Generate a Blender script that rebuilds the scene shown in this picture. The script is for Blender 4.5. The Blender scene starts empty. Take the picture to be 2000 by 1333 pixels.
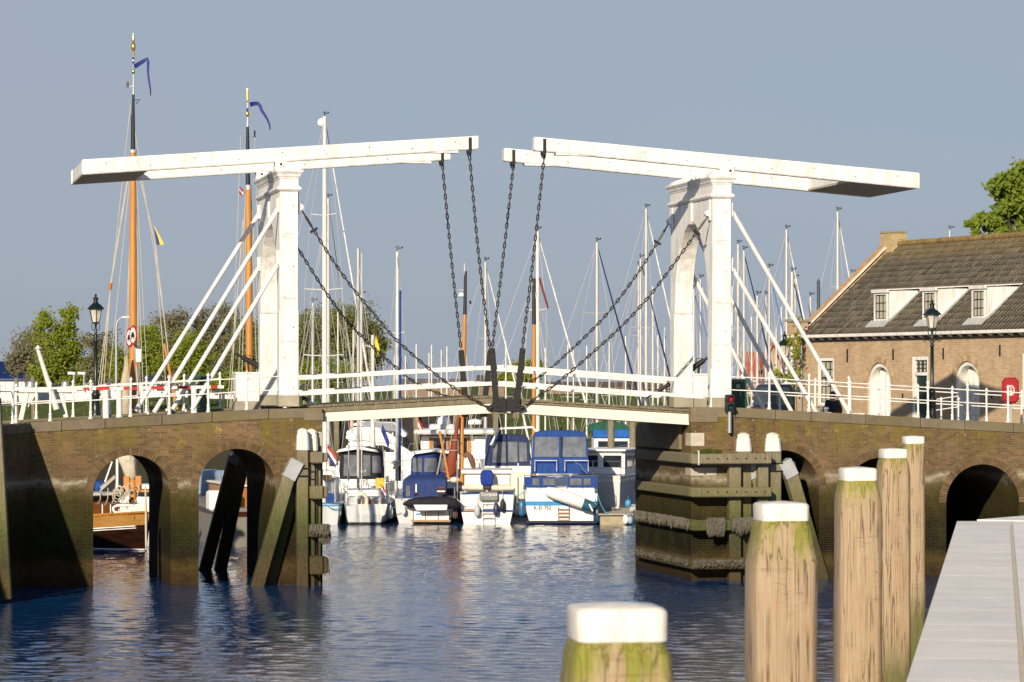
import bpy, bmesh, math, random
from mathutils import Vector, Matrix
random.seed(7)
R = math.radians
C = bpy.context.scene.collection
SC = bpy.context.scene
F, HOR, H = 6500.0, 752.0, 5.5          # lens in picture widths of 2000, horizon row, eye height above the water
SUN_AZ, SUN_EL = R(16.5), R(19.5)          # sun behind the camera, a little to the left

# ------------------------------------------------------------------ camera, sky, sun, exposure
cam = bpy.data.cameras.new('camera'); camo = bpy.data.objects.new('camera', cam); C.objects.link(camo)
camo.location = (0, 0, H); camo.rotation_euler = (R(90), 0, 0)
cam.sensor_width = 36; cam.lens = 36 * F / 2000; cam.shift_y = (HOR - 666.5) / 2000
cam.clip_start = 0.5; cam.clip_end = 9000
cam.dof.use_dof = True; cam.dof.focus_distance = 95; cam.dof.aperture_fstop = 9
SC.camera = camo
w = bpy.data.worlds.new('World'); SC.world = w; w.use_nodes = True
wn = w.node_tree; wn.nodes.clear()
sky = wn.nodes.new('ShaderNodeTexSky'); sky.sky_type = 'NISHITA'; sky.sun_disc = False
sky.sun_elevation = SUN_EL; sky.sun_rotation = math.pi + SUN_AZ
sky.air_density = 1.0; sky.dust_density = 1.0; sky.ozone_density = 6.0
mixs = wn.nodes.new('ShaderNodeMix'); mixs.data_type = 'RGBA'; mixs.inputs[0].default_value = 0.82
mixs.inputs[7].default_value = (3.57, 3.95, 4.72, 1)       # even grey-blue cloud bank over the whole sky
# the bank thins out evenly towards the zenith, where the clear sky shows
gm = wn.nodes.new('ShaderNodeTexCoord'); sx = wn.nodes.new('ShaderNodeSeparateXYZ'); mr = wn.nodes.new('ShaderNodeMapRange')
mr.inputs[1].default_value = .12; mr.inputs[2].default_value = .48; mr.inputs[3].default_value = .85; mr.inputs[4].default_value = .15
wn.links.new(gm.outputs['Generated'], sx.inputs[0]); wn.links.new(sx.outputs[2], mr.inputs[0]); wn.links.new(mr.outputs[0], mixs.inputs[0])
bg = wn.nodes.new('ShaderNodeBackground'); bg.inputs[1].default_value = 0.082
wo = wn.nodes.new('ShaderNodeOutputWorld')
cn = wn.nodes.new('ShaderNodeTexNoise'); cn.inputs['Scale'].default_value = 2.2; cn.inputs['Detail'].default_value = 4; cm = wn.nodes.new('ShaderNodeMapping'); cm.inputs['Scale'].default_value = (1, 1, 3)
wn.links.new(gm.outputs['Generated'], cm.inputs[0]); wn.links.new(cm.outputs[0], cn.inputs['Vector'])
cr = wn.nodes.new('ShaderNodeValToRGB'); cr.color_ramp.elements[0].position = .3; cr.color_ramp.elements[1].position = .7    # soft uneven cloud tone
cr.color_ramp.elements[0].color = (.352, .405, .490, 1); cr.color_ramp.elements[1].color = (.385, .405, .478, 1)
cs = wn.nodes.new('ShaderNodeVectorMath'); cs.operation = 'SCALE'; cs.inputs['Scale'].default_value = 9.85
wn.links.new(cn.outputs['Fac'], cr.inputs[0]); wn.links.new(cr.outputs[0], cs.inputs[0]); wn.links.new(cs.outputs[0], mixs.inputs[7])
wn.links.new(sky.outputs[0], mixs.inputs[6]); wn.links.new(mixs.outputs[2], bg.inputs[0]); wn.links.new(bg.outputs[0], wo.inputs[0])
sl = bpy.data.lights.new('sun', 'SUN'); sl.energy = 5.0; sl.angle = R(0.5); sl.color = (1.0, 0.86, 0.66)
so = bpy.data.objects.new('sun', sl); C.objects.link(so); so.location = (-30, -60, 60)
LDIR = Vector((math.sin(SUN_AZ) * math.cos(SUN_EL), math.cos(SUN_AZ) * math.cos(SUN_EL), -math.sin(SUN_EL)))
so.rotation_euler = LDIR.to_track_quat('-Z', 'Y').to_euler()
SC.view_settings.view_transform = 'Standard'; SC.view_settings.look = 'None'
SC.view_settings.gamma = 1; SC.view_settings.use_curve_mapping = False; SC.view_settings.exposure = 0.33
SC.render.engine = 'CYCLES'; SC.cycles.max_bounces = 8; SC.cycles.transparent_max_bounces = 12

# ------------------------------------------------------------------ materials
MATS = {}
def newmat(name):
    m = bpy.data.materials.new(name); m.use_nodes = True
    nt = m.node_tree; b = nt.nodes['Principled BSDF']; MATS[name] = m
    return m, nt, b
def nd(nt, t, inp=None, **kw):
    n = nt.nodes.new('ShaderNode' + t)
    for k, v in kw.items(): setattr(n, k, v)
    for k, v in (inp or {}).items():
        if hasattr(v, 'is_output') or isinstance(v, bpy.types.NodeSocket): nt.links.new(v, n.inputs[k])
        else: n.inputs[k].default_value = v
    return n
def c4(c): return (c[0], c[1], c[2], 1)
def mul(c, k): return tuple(min(1, max(0, x * k)) for x in c)
def objco(nt, scale=(1, 1, 1)):
    t = nd(nt, 'TexCoord'); m = nd(nt, 'Mapping', {'Vector': t.outputs['Object']}); m.inputs['Scale'].default_value = scale
    return m.outputs[0]
def poszz(nt):
    g = nd(nt, 'NewGeometry'); s = nd(nt, 'SeparateXYZ', {0: g.outputs['Position']}); return s.outputs['Z'], g.outputs['Position']
def noise(nt, vec, scale, detail=5, rough=.6, dist=0):
    return nd(nt, 'TexNoise', {'Vector': vec, 'Scale': scale, 'Detail': detail, 'Roughness': rough, 'Distortion': dist}).outputs['Fac']
def ramp(nt, fac, stops, interp='LINEAR'):
    r = nd(nt, 'ValToRGB', {'Fac': fac}); e = r.color_ramp; e.interpolation = interp
    while len(e.elements) < len(stops): e.elements.new(.5)
    for el, (p, c) in zip(e.elements, stops):
        el.position = p; el.color = c4(c) if not isinstance(c, (int, float)) else (c, c, c, 1)
    return r.outputs['Color']
def mix(nt, f, a, b, mode='MIX'):
    n = nd(nt, 'Mix', data_type='RGBA', blend_type=mode)
    for i, v in ((0, f), (6, a), (7, b)):
        if isinstance(v, bpy.types.NodeSocket): nt.links.new(v, n.inputs[i])
        else: n.inputs[i].default_value = v if i == 0 else c4(v)
    return n.outputs[2]
def mth(nt, op, a, b=None, c=None):
    n = nd(nt, 'Math', operation=op)
    for i, v in enumerate((a, b, c)):
        if v is None: continue
        if isinstance(v, bpy.types.NodeSocket): nt.links.new(v, n.inputs[i])
        else: n.inputs[i].default_value = v
    return n.outputs[0]
def bump(nt, b, hgt, strength=.3, dist=.01):
    n = nd(nt, 'Bump', {'Height': hgt, 'Strength': strength, 'Distance': dist}); nt.links.new(n.outputs[0], b.inputs['Normal'])
def setc(nt, b, c, rough=.6, metal=0, spec=.5):
    if isinstance(c, bpy.types.NodeSocket): nt.links.new(c, b.inputs['Base Color'])
    else: b.inputs['Base Color'].default_value = c4(c)
    b.inputs['Roughness'].default_value = rough; b.inputs['Metallic'].default_value = metal; b.inputs['Specular IOR Level'].default_value = spec
def rnd(nt): return nd(nt, 'ObjectInfo').outputs['Random']

def P(name, col=None, rough=.55, metal=0, var=.18, scale=2.5, stretch=(1, 1, 1), bmp=0, spec=.5, per=0):
    "plain surface: two tones of one colour in soft noise, a little grain"
    if name in MATS: return MATS[name]
    m, nt, b = newmat(name)
    v = objco(nt, stretch); n = noise(nt, v, scale)
    c = ramp(nt, n, [(.25, mul(col, 1 - var)), (.75, mul(col, 1 + var))])
    if per: c = mix(nt, 1.0, c, ramp(nt, rnd(nt), [(0, 1 - per), (1, 1 + per)]), 'MULTIPLY')
    setc(nt, b, c, rough, metal, spec)
    if bmp: bump(nt, b, noise(nt, v, scale * 8, 4), bmp, .006)
    return m

def white_paint(name='white_paint', col=(.80, .785, .75), dirt=(.20, .165, .12), amt=.72, streak=(2, 2, .35)):
    if name in MATS: return MATS[name]
    m, nt, b = newmat(name)
    n1 = noise(nt, objco(nt, streak), 2.2, 7, .7); n2 = noise(nt, objco(nt), 14, 5, .7)
    k = ramp(nt, mth(nt, 'MULTIPLY', n1, mth(nt, 'ADD', n2, .45)), [(.37, 0.0), (.85, amt)])
    rust = ramp(nt, noise(nt, objco(nt, (3, 3, 1)), 3.2, 6, .75), [(.70, 0.0), (.78, .5)])
    c = mix(nt, k, col, dirt); c = mix(nt, mth(nt, 'MULTIPLY', rust, .35), c, (.34, .22, .12))
    setc(nt, b, c, .45); bump(nt, b, n2, .08, .004); return m

def tidal(nt, base, zo=0.0):
    "stain of a tidal wall: barnacles low, weed above, lime line at the high water mark"
    z, pos = poszz(nt)
    n = noise(nt, pos, 1.3, 6, .65); nf = noise(nt, pos, 7, 5, .7)
    zz = mth(nt, 'ADD', z, mth(nt, 'MULTIPLY', mth(nt, 'SUBTRACT', n, .5), .7)); zz = mth(nt, 'ADD', zz, zo)
    f = mth(nt, 'DIVIDE', zz, 5.0)
    col = ramp(nt, f, [(0, (.022, .015, .007)), (.12, (.046, .031, .010)), (.17, (.008, .0065, .003)), (.30, (.011, .010, .003)), (.46, (.030, .026, .005)), (.53, (.062, .054, .02)), (.572, (.33, .30, .22)), (.61, (.10, .085, .05))])
    amt = ramp(nt, f, [(0, 1.0), (.30, .96), (.50, .88), (.555, .50), (.572, .75), (.595, .30), (.66, .06), (.75, 0.0)])
    col = mix(nt, 1.0, col, ramp(nt, nf, [(.3, .55), (.75, 1.7)]), 'MULTIPLY')
    g = ramp(nt, noise(nt, pos, .8, 6, .7), [(.48, 0.0), (.68, .75)])
    inmid = ramp(nt, f, [(.10, 0.0), (.2, 1.0), (.5, 1.0), (.56, 0.0)])
    col = mix(nt, mth(nt, 'MULTIPLY', g, inmid), col, (.022, .032, .004))
    return mix(nt, amt, base, col), nf, f

def quay_brick():
    m, nt, b = newmat('quay_brick')
    t = nd(nt, 'TexCoord'); s = nd(nt, 'SeparateXYZ', {0: t.outputs['Object']})
    uv = nd(nt, 'CombineXYZ', {0: mth(nt, 'ADD', s.outputs[0], s.outputs[1]), 1: s.outputs[2]}).outputs[0]
    br = nd(nt, 'TexBrick', {'Vector': uv, 'Color1': (.150, .086, .044, 1), 'Color2': (.078, .050, .028, 1), 'Mortar': (.160, .130, .085, 1), 'Scale': 1.0, 'Mortar Size': .006, 'Mortar Smooth': .3, 'Bias': .1, 'Brick Width': .22, 'Row Height': .066})
    z, pos = poszz(nt)
    big = noise(nt, pos, .55, 6, .7)
    c = mix(nt, 1.0, br.outputs['Color'], ramp(nt, big, [(.3, .60), (.72, 1.6)]), 'MULTIPLY')
    chip = ramp(nt, noise(nt, pos, 9, 3, .6), [(.67, 0.0), (.71, .85)])
    mp0 = nd(nt, 'Mapping', {'Vector': pos}); mp0.inputs['Scale'].default_value = (1.2, 1.2, .35)
    salt = ramp(nt, noise(nt, mp0.outputs[0], 1.1, 8, .75), [(.56, 0.0), (.72, .55)]); c = mix(nt, salt, c, (.24, .21, .16))
    c = mix(nt, chip, c, (.33, .29, .23))
    mp = nd(nt, 'Mapping', {'Vector': pos}); mp.inputs['Scale'].default_value = (1.6, 1.6, .28)
    st = noise(nt, mp.outputs[0], 1.5, 7, .72)
    top = ramp(nt, mth(nt, 'DIVIDE', z, 5.0), [(.66, .12), (.86, .75), (.96, 1.0)])
    moss = mth(nt, 'MULTIPLY', top, ramp(nt, st, [(.42, 0.0), (.58, .95)]))
    c = mix(nt, moss, c, (.150, .122, .022))
    lich = mth(nt, 'MULTIPLY', top, ramp(nt, noise(nt, pos, 3.4, 6, .75), [(.59, 0.0), (.65, .85)]))
    c = mix(nt, lich, c, (.33, .235, .03))
    c, nf, f = tidal(nt, c)
    c = mix(nt, mth(nt, 'MULTIPLY', br.outputs['Fac'], .35), c, mix(nt, .5, c, (.15, .13, .09)))
    setc(nt, b, c, .92, 0, .08)
    hgt = mth(nt, 'ADD', mth(nt, 'MULTIPLY', br.outputs['Fac'], -1.0), mth(nt, 'MULTIPLY', nf, .8))
    bump(nt, b, hgt, .6, .012); return m

def stone(name, col, moss=.6, per=.15, ct=1.0):
    m, nt, b = newmat(name); z, pos = poszz(nt)
    n = noise(nt, pos, 2.2, 7, .7); n2 = noise(nt, pos, 22, 4, .7)
    c = ramp(nt, n, [(.3, mul(col, 1 - .3 * ct)), (.7, mul(col, 1 + .3 * ct))])
    c = mix(nt, 1.0, c, ramp(nt, rnd(nt), [(0, 1 - per), (1, 1 + per)]), 'MULTIPLY')
    c = mix(nt, mth(nt, 'MULTIPLY', ramp(nt, noise(nt, pos, 1.1, 6, .7), [(.45, 0.0), (.62, .8)]), moss), c, (.125, .105, .03))
    c = mix(nt, mth(nt, 'MULTIPLY', ramp(nt, noise(nt, pos, 4.5, 5, .75), [(.64, 0.0), (.68, .9)]), moss), c, (.34, .25, .04))
    setc(nt, b, c, .85, 0, .3); bump(nt, b, mth(nt, 'ADD', n2, n), .35, .01); return m

def old_timber():
    m, nt, b = newmat('old_timber'); z, pos = poszz(nt)
    g = noise(nt, objco(nt, (1, 1, 1)), 5, 6, .7)
    mp = nd(nt, 'Mapping', {'Vector': pos}); mp.inputs['Scale'].default_value = (9, 9, .9)
    g2 = noise(nt, mp.outputs[0], 3, 6, .7)
    c = ramp(nt, g2, [(.25, (.10, .082, .052)), (.55, (.20, .172, .115)), (.8, (.30, .26, .18))])
    c = mix(nt, ramp(nt, g, [(.5, 0.0), (.72, .5)]), c, (.10, .11, .025))
    f = mth(nt, 'DIVIDE', mth(nt, 'ADD', z, mth(nt, 'MULTIPLY', mth(nt, 'SUBTRACT', g, .5), .8)), 5.0)
    low = ramp(nt, f, [(0, (.045, .032, .012)), (.12, (.050, .038, .013)), (.2, (.028, .027, .007)), (.36, (.048, .062, .008)), (.5, (.10, .10, .02))])
    amt = ramp(nt, f, [(.1, .95), (.34, .85), (.48, .55), (.6, 0.0)])
    c = mix(nt, amt, c, mix(nt, 1.0, low, ramp(nt, noise(nt, pos, 11, 5, .75), [(.3, .5), (.75, 1.6)]), 'MULTIPLY'))
    setc(nt, b, c, .85, 0, .3); bump(nt, b, mth(nt, 'ADD', g2, mth(nt, 'MULTIPLY', noise(nt, pos, 16, 5, .7), .7)), .6, .02); return m

def post_wood():
    m, nt, b = newmat('post_wood'); z, pos = poszz(nt)
    t = nd(nt, 'TexCoord').outputs['Object']
    def co(s, off=0):
        mp = nd(nt, 'Mapping', {'Vector': t}); mp.inputs['Scale'].default_value = s
        nt.links.new(nd(nt, 'CombineXYZ', {0: mth(nt, 'MULTIPLY', rnd(nt), 9 + off), 2: mth(nt, 'MULTIPLY', rnd(nt), 5)}).outputs[0], mp.inputs['Location']); return mp.outputs[0]
    grain = noise(nt, co((26, 26, .9)), 2.2, 8, .7, .3); broad = noise(nt, co((3, 3, .7), 2), 1.6, 5, .6, .4)
    fine = noise(nt, co((120, 120, 4)), 1.5, 4, .7)
    c = ramp(nt, grain, [(.25, (.215, .140, .080)), (.5, (.375, .272, .170)), (.75, (.49, .38, .255))])
    c = mix(nt, ramp(nt, broad, [(.35, 0.0), (.7, .55)]), c, (.34, .265, .18))
    c = mix(nt, ramp(nt, noise(nt, co((5, 5, 3), 4), 1.3, 5, .65), [(.58, 0.0), (.74, .6)]), c, (.45, .235, .10))
    crack = ramp(nt, noise(nt, co((9, 9, .32), 7), 2.0, 3, .5, .2), [(.472, 0.0), (.5, 1.0), (.528, 0.0)])
    crack = mth(nt, 'MULTIPLY', crack, ramp(nt, noise(nt, co((2, 2, 1), 3), 1.4, 2), [(.40, 0.0), (.52, 1.0)]))
    cut = ramp(nt, noise(nt, co((1.2, 1.2, 7), 5), 2.4, 3, .5, .6), [(.49, 0.0), (.5, .7), (.51, 0.0)])
    cut = mth(nt, 'MULTIPLY', cut, ramp(nt, noise(nt, co((3, 3, 3), 6), 1.2, 2), [(.52, 0.0), (.64, 1.0)]))
    c = mix(nt, mth(nt, 'MULTIPLY', fine, .18), c, (.2, .14, .08))
    c = mix(nt, mth(nt, 'MINIMUM', mth(nt, 'ADD', mth(nt, 'MULTIPLY', crack, .9), mth(nt, 'MULTIPLY', cut, .7)), 1.0), c, (.10, .06, .035))
    al = noise(nt, co((7, 7, 1.0), 1), 1.7, 5, .65)
    za = mth(nt, 'ADD', z, mth(nt, 'MULTIPLY', mth(nt, 'SUBTRACT', al, .5), .62))
    k = ramp(nt, mth(nt, 'SUBTRACT', za, 4.0), [(.22, 0.0), (.42, .35), (.54, .92)])
    c = mix(nt, mth(nt, 'MULTIPLY', k, ramp(nt, al, [(.36, .25), (.56, 1.0)])), c, mix(nt, grain, (.135, .14, .018), (.26, .26, .03)))
    lowk = ramp(nt, mth(nt, 'DIVIDE', za, 4.0), [(.24, 1.0), (.40, .8), (.50, .25), (.56, 0.0)])
    c = mix(nt, lowk, c, mix(nt, grain, (.05, .06, .014), (.12, .125, .03)))
    setc(nt, b, c, .75, 0, .3)
    bump(nt, b, mth(nt, 'SUBTRACT', mth(nt, 'ADD', mth(nt, 'MULTIPLY', grain, .5), mth(nt, 'MULTIPLY', fine, .25)), mth(nt, 'ADD', crack, mth(nt, 'MULTIPLY', cut, .5))), .6, .012); return m

def house_brick(name='house_brick', c1=(.46, .32, .19), c2=(.36, .24, .135), mo=(.50, .43, .33)):
    m, nt, b = newmat(name)
    t = nd(nt, 'TexCoord'); s = nd(nt, 'SeparateXYZ', {0: t.outputs['Object']})
    uv = nd(nt, 'CombineXYZ', {0: mth(nt, 'ADD', s.outputs[0], s.outputs[1]), 1: s.outputs[2]}).outputs[0]
    br = nd(nt, 'TexBrick', {'Vector': uv, 'Color1': c4(c1), 'Color2': c4(c2), 'Mortar': c4(mo), 'Scale': 1.0, 'Mortar Size': .007, 'Mortar Smooth': .3, 'Brick Width': .22, 'Row Height': .07})
    n = noise(nt, t.outputs['Object'], .9, 6, .7)
    c = mix(nt, 1.0, br.outputs['Color'], ramp(nt, n, [(.3, .82), (.72, 1.22)]), 'MULTIPLY')
    c = mix(nt, ramp(nt, noise(nt, t.outputs['Object'], 10, 3), [(.62, 0.0), (.7, .5)]), c, (.17, .11, .075))
    setc(nt, b, c, .85, 0, .3); bump(nt, b, mth(nt, 'ADD', mth(nt, 'MULTIPLY', br.outputs['Fac'], -1.0), noise(nt, t.outputs['Object'], 20, 3)), .5, .008); return m

def roof_tile():
    m, nt, b = newmat('roof_tile_clay'); z, pos = poszz(nt)
    n = noise(nt, pos, 5, 6, .7); big = noise(nt, pos, .9, 4, .6)
    # each tile of the joined field differs as well as the single ones
    ti = nd(nt, 'NewGeometry').outputs['Random Per Island']
    c = ramp(nt, n, [(.3, (.030, .026, .021)), (.7, (.078, .067, .053))])
    c = mix(nt, 1.0, c, ramp(nt, ti, [(0, .50), (.75, 1.2), (1, 1.9)]), 'MULTIPLY')
    c = mix(nt, 1.0, c, ramp(nt, rnd(nt), [(0, .75), (1, 1.35)]), 'MULTIPLY')
    c = mix(nt, ramp(nt, big, [(.55, 0.0), (.75, .2)]), c, (.14, .12, .07))
    top = ramp(nt, mth(nt, 'SUBTRACT', z, 9.9), [(.1, 0.0), (.6, .45)])
    c = mix(nt, mth(nt, 'MULTIPLY', top, n), c, (.30, .19, .04))
    setc(nt, b, c, .8, 0, .3); bump(nt, b, n, .3, .01); return m

def water_mat():
    m, nt, b = newmat('harbour_water'); z, pos = poszz(nt)
    mp = nd(nt, 'Mapping', {'Vector': pos}); mp.inputs['Scale'].default_value = (1.9, .85, 1); mp.inputs['Rotation'].default_value = (0, 0, .12)
    n1 = noise(nt, mp.outputs[0], 2.1, 4, .62, .5); n2 = noise(nt, mp.outputs[0], 7.5, 3, .6, .4); n3 = noise(nt, mp.outputs[0], .32, 3, .5)
    patch = ramp(nt, noise(nt, pos, .11, 4, .6), [(.38, .35), (.62, 1.0)])
    h = mth(nt, 'ADD', mth(nt, 'ADD', mth(nt, 'MULTIPLY', n1, .62), mth(nt, 'MULTIPLY', n2, .24)), mth(nt, 'MULTIPLY', n3, .9))
    setc(nt, b, (.004, .042, .140), .03, 0, .5); b.inputs['IOR'].default_value = 1.333
    bn = nd(nt, 'Bump', {'Height': h, 'Distance': .035}); nt.links.new(mth(nt, 'MULTIPLY', patch, .85), bn.inputs['Strength']); nt.links.new(bn.outputs[0], b.inputs['Normal'])
    return m

def leaf_mat(name, c1, c2, trans=.35):
    m, nt, b = newmat(name)
    z, pos = poszz(nt)
    ti = nd(nt, 'NewGeometry').outputs['Random Per Island']
    n = noise(nt, pos, .9, 4, .6)
    c = mix(nt, mth(nt, 'MULTIPLY', mth(nt, 'ADD', ti, n), .5), c1, c2)
    setc(nt, b, c, .6, 0, .3)
    tr = nd(nt, 'BsdfTranslucent', {'Color': c}); ms = nd(nt, 'MixShader', {0: trans, 1: b.outputs[0], 2: tr.outputs[0]})
    nt.links.new(ms.outputs[0], nt.nodes['Material Output'].inputs[0]); return m

def grass_mat():
    m, nt, b = newmat('bank_grass'); z, pos = poszz(nt)
    mp = nd(nt, 'Mapping', {'Vector': pos}); mp.inputs['Scale'].default_value = (1, .4, 1)
    n = noise(nt, mp.outputs[0], .5, 8, .75); f = noise(nt, pos, 5, 5, .75)
    c = ramp(nt, n, [(.3, (.048, .062, .014)), (.55, (.090, .118, .022)), (.75, (.15, .135, .045))])
    c = mix(nt, 1.0, c, ramp(nt, f, [(.3, .6), (.7, 1.4)]), 'MULTIPLY')
    zz = mth(nt, 'ADD', z, mth(nt, 'MULTIPLY', mth(nt, 'SUBTRACT', f, .5), 1.2))
    c = mix(nt, ramp(nt, mth(nt, 'DIVIDE', zz, 5.0), [(.36, 1.0), (.46, 0.0)]), c, mix(nt, f, (.012, .010, .007), (.07, .06, .035)))
    setc(nt, b, c, .9, 0, .2); bump(nt, b, f, .8, .08); return m

def glassy(name, col=(.02, .025, .03), rough=.05, alpha=1.0, wr=0):
    if name in MATS: return MATS[name]
    m, nt, b = newmat(name)
    n = noise(nt, objco(nt), 3.0, 3)
    setc(nt, b, ramp(nt, n, [(.3, mul(col, .7)), (.7, mul(col, 1.4))]), rough, 0, .8)
    b.inputs['Alpha'].default_value = alpha
    if wr: bump(nt, b, noise(nt, objco(nt, (1.6, 1, .35)), 3, 3, .5, 1.0), wr, .05)
    return m

def canvas(name, col):
    if name in MATS: return MATS[name]
    m, nt, b = newmat(name)
    n = noise(nt, objco(nt, (1, 1, .6)), 3.5, 5, .65, .6)
    setc(nt, b, ramp(nt, n, [(.3, mul(col, .8)), (.7, mul(col, 1.25))]), .75, 0, .25)
    bump(nt, b, mth(nt, 'ADD', n, noise(nt, objco(nt, (2.2, 1, .5)), 2.2, 3, .5, 1.5)), .8, .06); return m

WP = white_paint()
QB = quay_brick(); TIM = old_timber(); POSTW = post_wood(); HB = house_brick(); TILE = roof_tile(); WAT = water_mat(); GRASS = grass_mat()
COPE = stone('coping_stone', (.16, .13, .09), .75); PLINTH = stone('plinth_stone', (.30, .27, .21), .25); PALE = stone('pale_block', (.42, .38, .31), .08)
IRON = P('black_iron', (.022, .021, .020), .5, .3, .3, 9, bmp=.2)
CHAINM = P('chain_steel', (.035, .033, .030), .45, .5, .4, 14, bmp=.2)
GREENP = P('dark_green_paint', (.006, .012, .010), .35, 0, .2, 4)
ASPH = P('road_surface', (.10, .095, .085), .9, 0, .2, 3, bmp=.3)
GEL = white_paint('boat_gelcoat', (.80, .79, .75), (.5, .47, .40), .22)
CREAM = white_paint('cream_gelcoat', (.72, .68, .58), (.45, .40, .3), .3)
GREYGEL = white_paint('grey_gelcoat', (.52, .54, .56), (.35, .35, .35), .3)
ALU = P('mast_aluminium', (.50, .495, .48), .35, .35, .1, 1.5)
MASTW = white_paint('mast_white', (.60, .59, .56), (.5, .48, .42), .3)
VARN = P('varnished_wood', (.36, .145, .028), .28, 0, .35, 2.5, (3, 3, .5))
SHIPD = P('ship_hull_dark', (.016, .006, .003), .12, 0, .8, 1.6, (.8, .8, 3)); DKWOOD = P('dark_varnish', (.045, .014, .005), .18, 0, .6, 2.2, (.8, .8, 4))
ORWOOD = P('mast_varnish', (.46, .205, .045), .3, 0, .22, 2.0, (6, 6, .5))
NAVYM = canvas('navy_canvas', (.018, .028, .085)); BLUEM = canvas('blue_canvas', (.012, .050, .21)); BLACKM = canvas('black_canvas', (.014, .014, .02))
GREENM = canvas('green_canvas', (.012, .075, .05)); SAILM = canvas('cream_sailcloth', (.62, .56, .45)); REDM = canvas('tan_sailcloth', (.20, .045, .025)); WHITECV = canvas('white_canvas', (.74, .73, .69))
BLUEP = P('blue_stripe_paint', (.014, .055, .25), .35); CYANP = P('light_blue_paint', (.03, .24, .50), .4); NAVYP = P('navy_paint', (.012, .016, .05), .3)
REDP = P('red_paint', (.42, .022, .016), .4); YELP = P('yellow_cloth', (.72, .50, .02), .7); ORGP = P('orange_cloth', (.62, .14, .03), .7)
GOLD = P('gilded_metal', (.85, .56, .12), .25, .9, .15, 5); RUB = P('black_rubber', (.012, .012, .014), .6, 0, .3, 5)
WIN = glassy('dark_window'); VINYL = glassy('clear_vinyl', (.20, .215, .23), .10, .62, .16); LAMPG = glassy('lamp_glass', (.62, .58, .46), .15, .75)
ROPE = P('pale_rope', (.46, .42, .34), .8); WIRE = P('stay_wire', (.52, .50, .46), .45, .2); TEAK = P('teak_board', (.34, .22, .12), .6, 0, .25, 3, (.6, 6, 6))
FLAGB = P('flag_blue', (.012, .022, .16), .7); FLAGR = P('flag_red', (.46, .03, .03), .7); FLAGW = P('flag_white', (.75, .74, .72), .7)
GREYP = P('grey_metal', (.33, .34, .35), .45, .4); STEEL = P('stainless_tube', (.62, .62, .60), .25, .9)
LEADM = P('zinc_sheet', (.36, .37, .38), .5, .2, .2, 3, bmp=.15)

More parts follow.
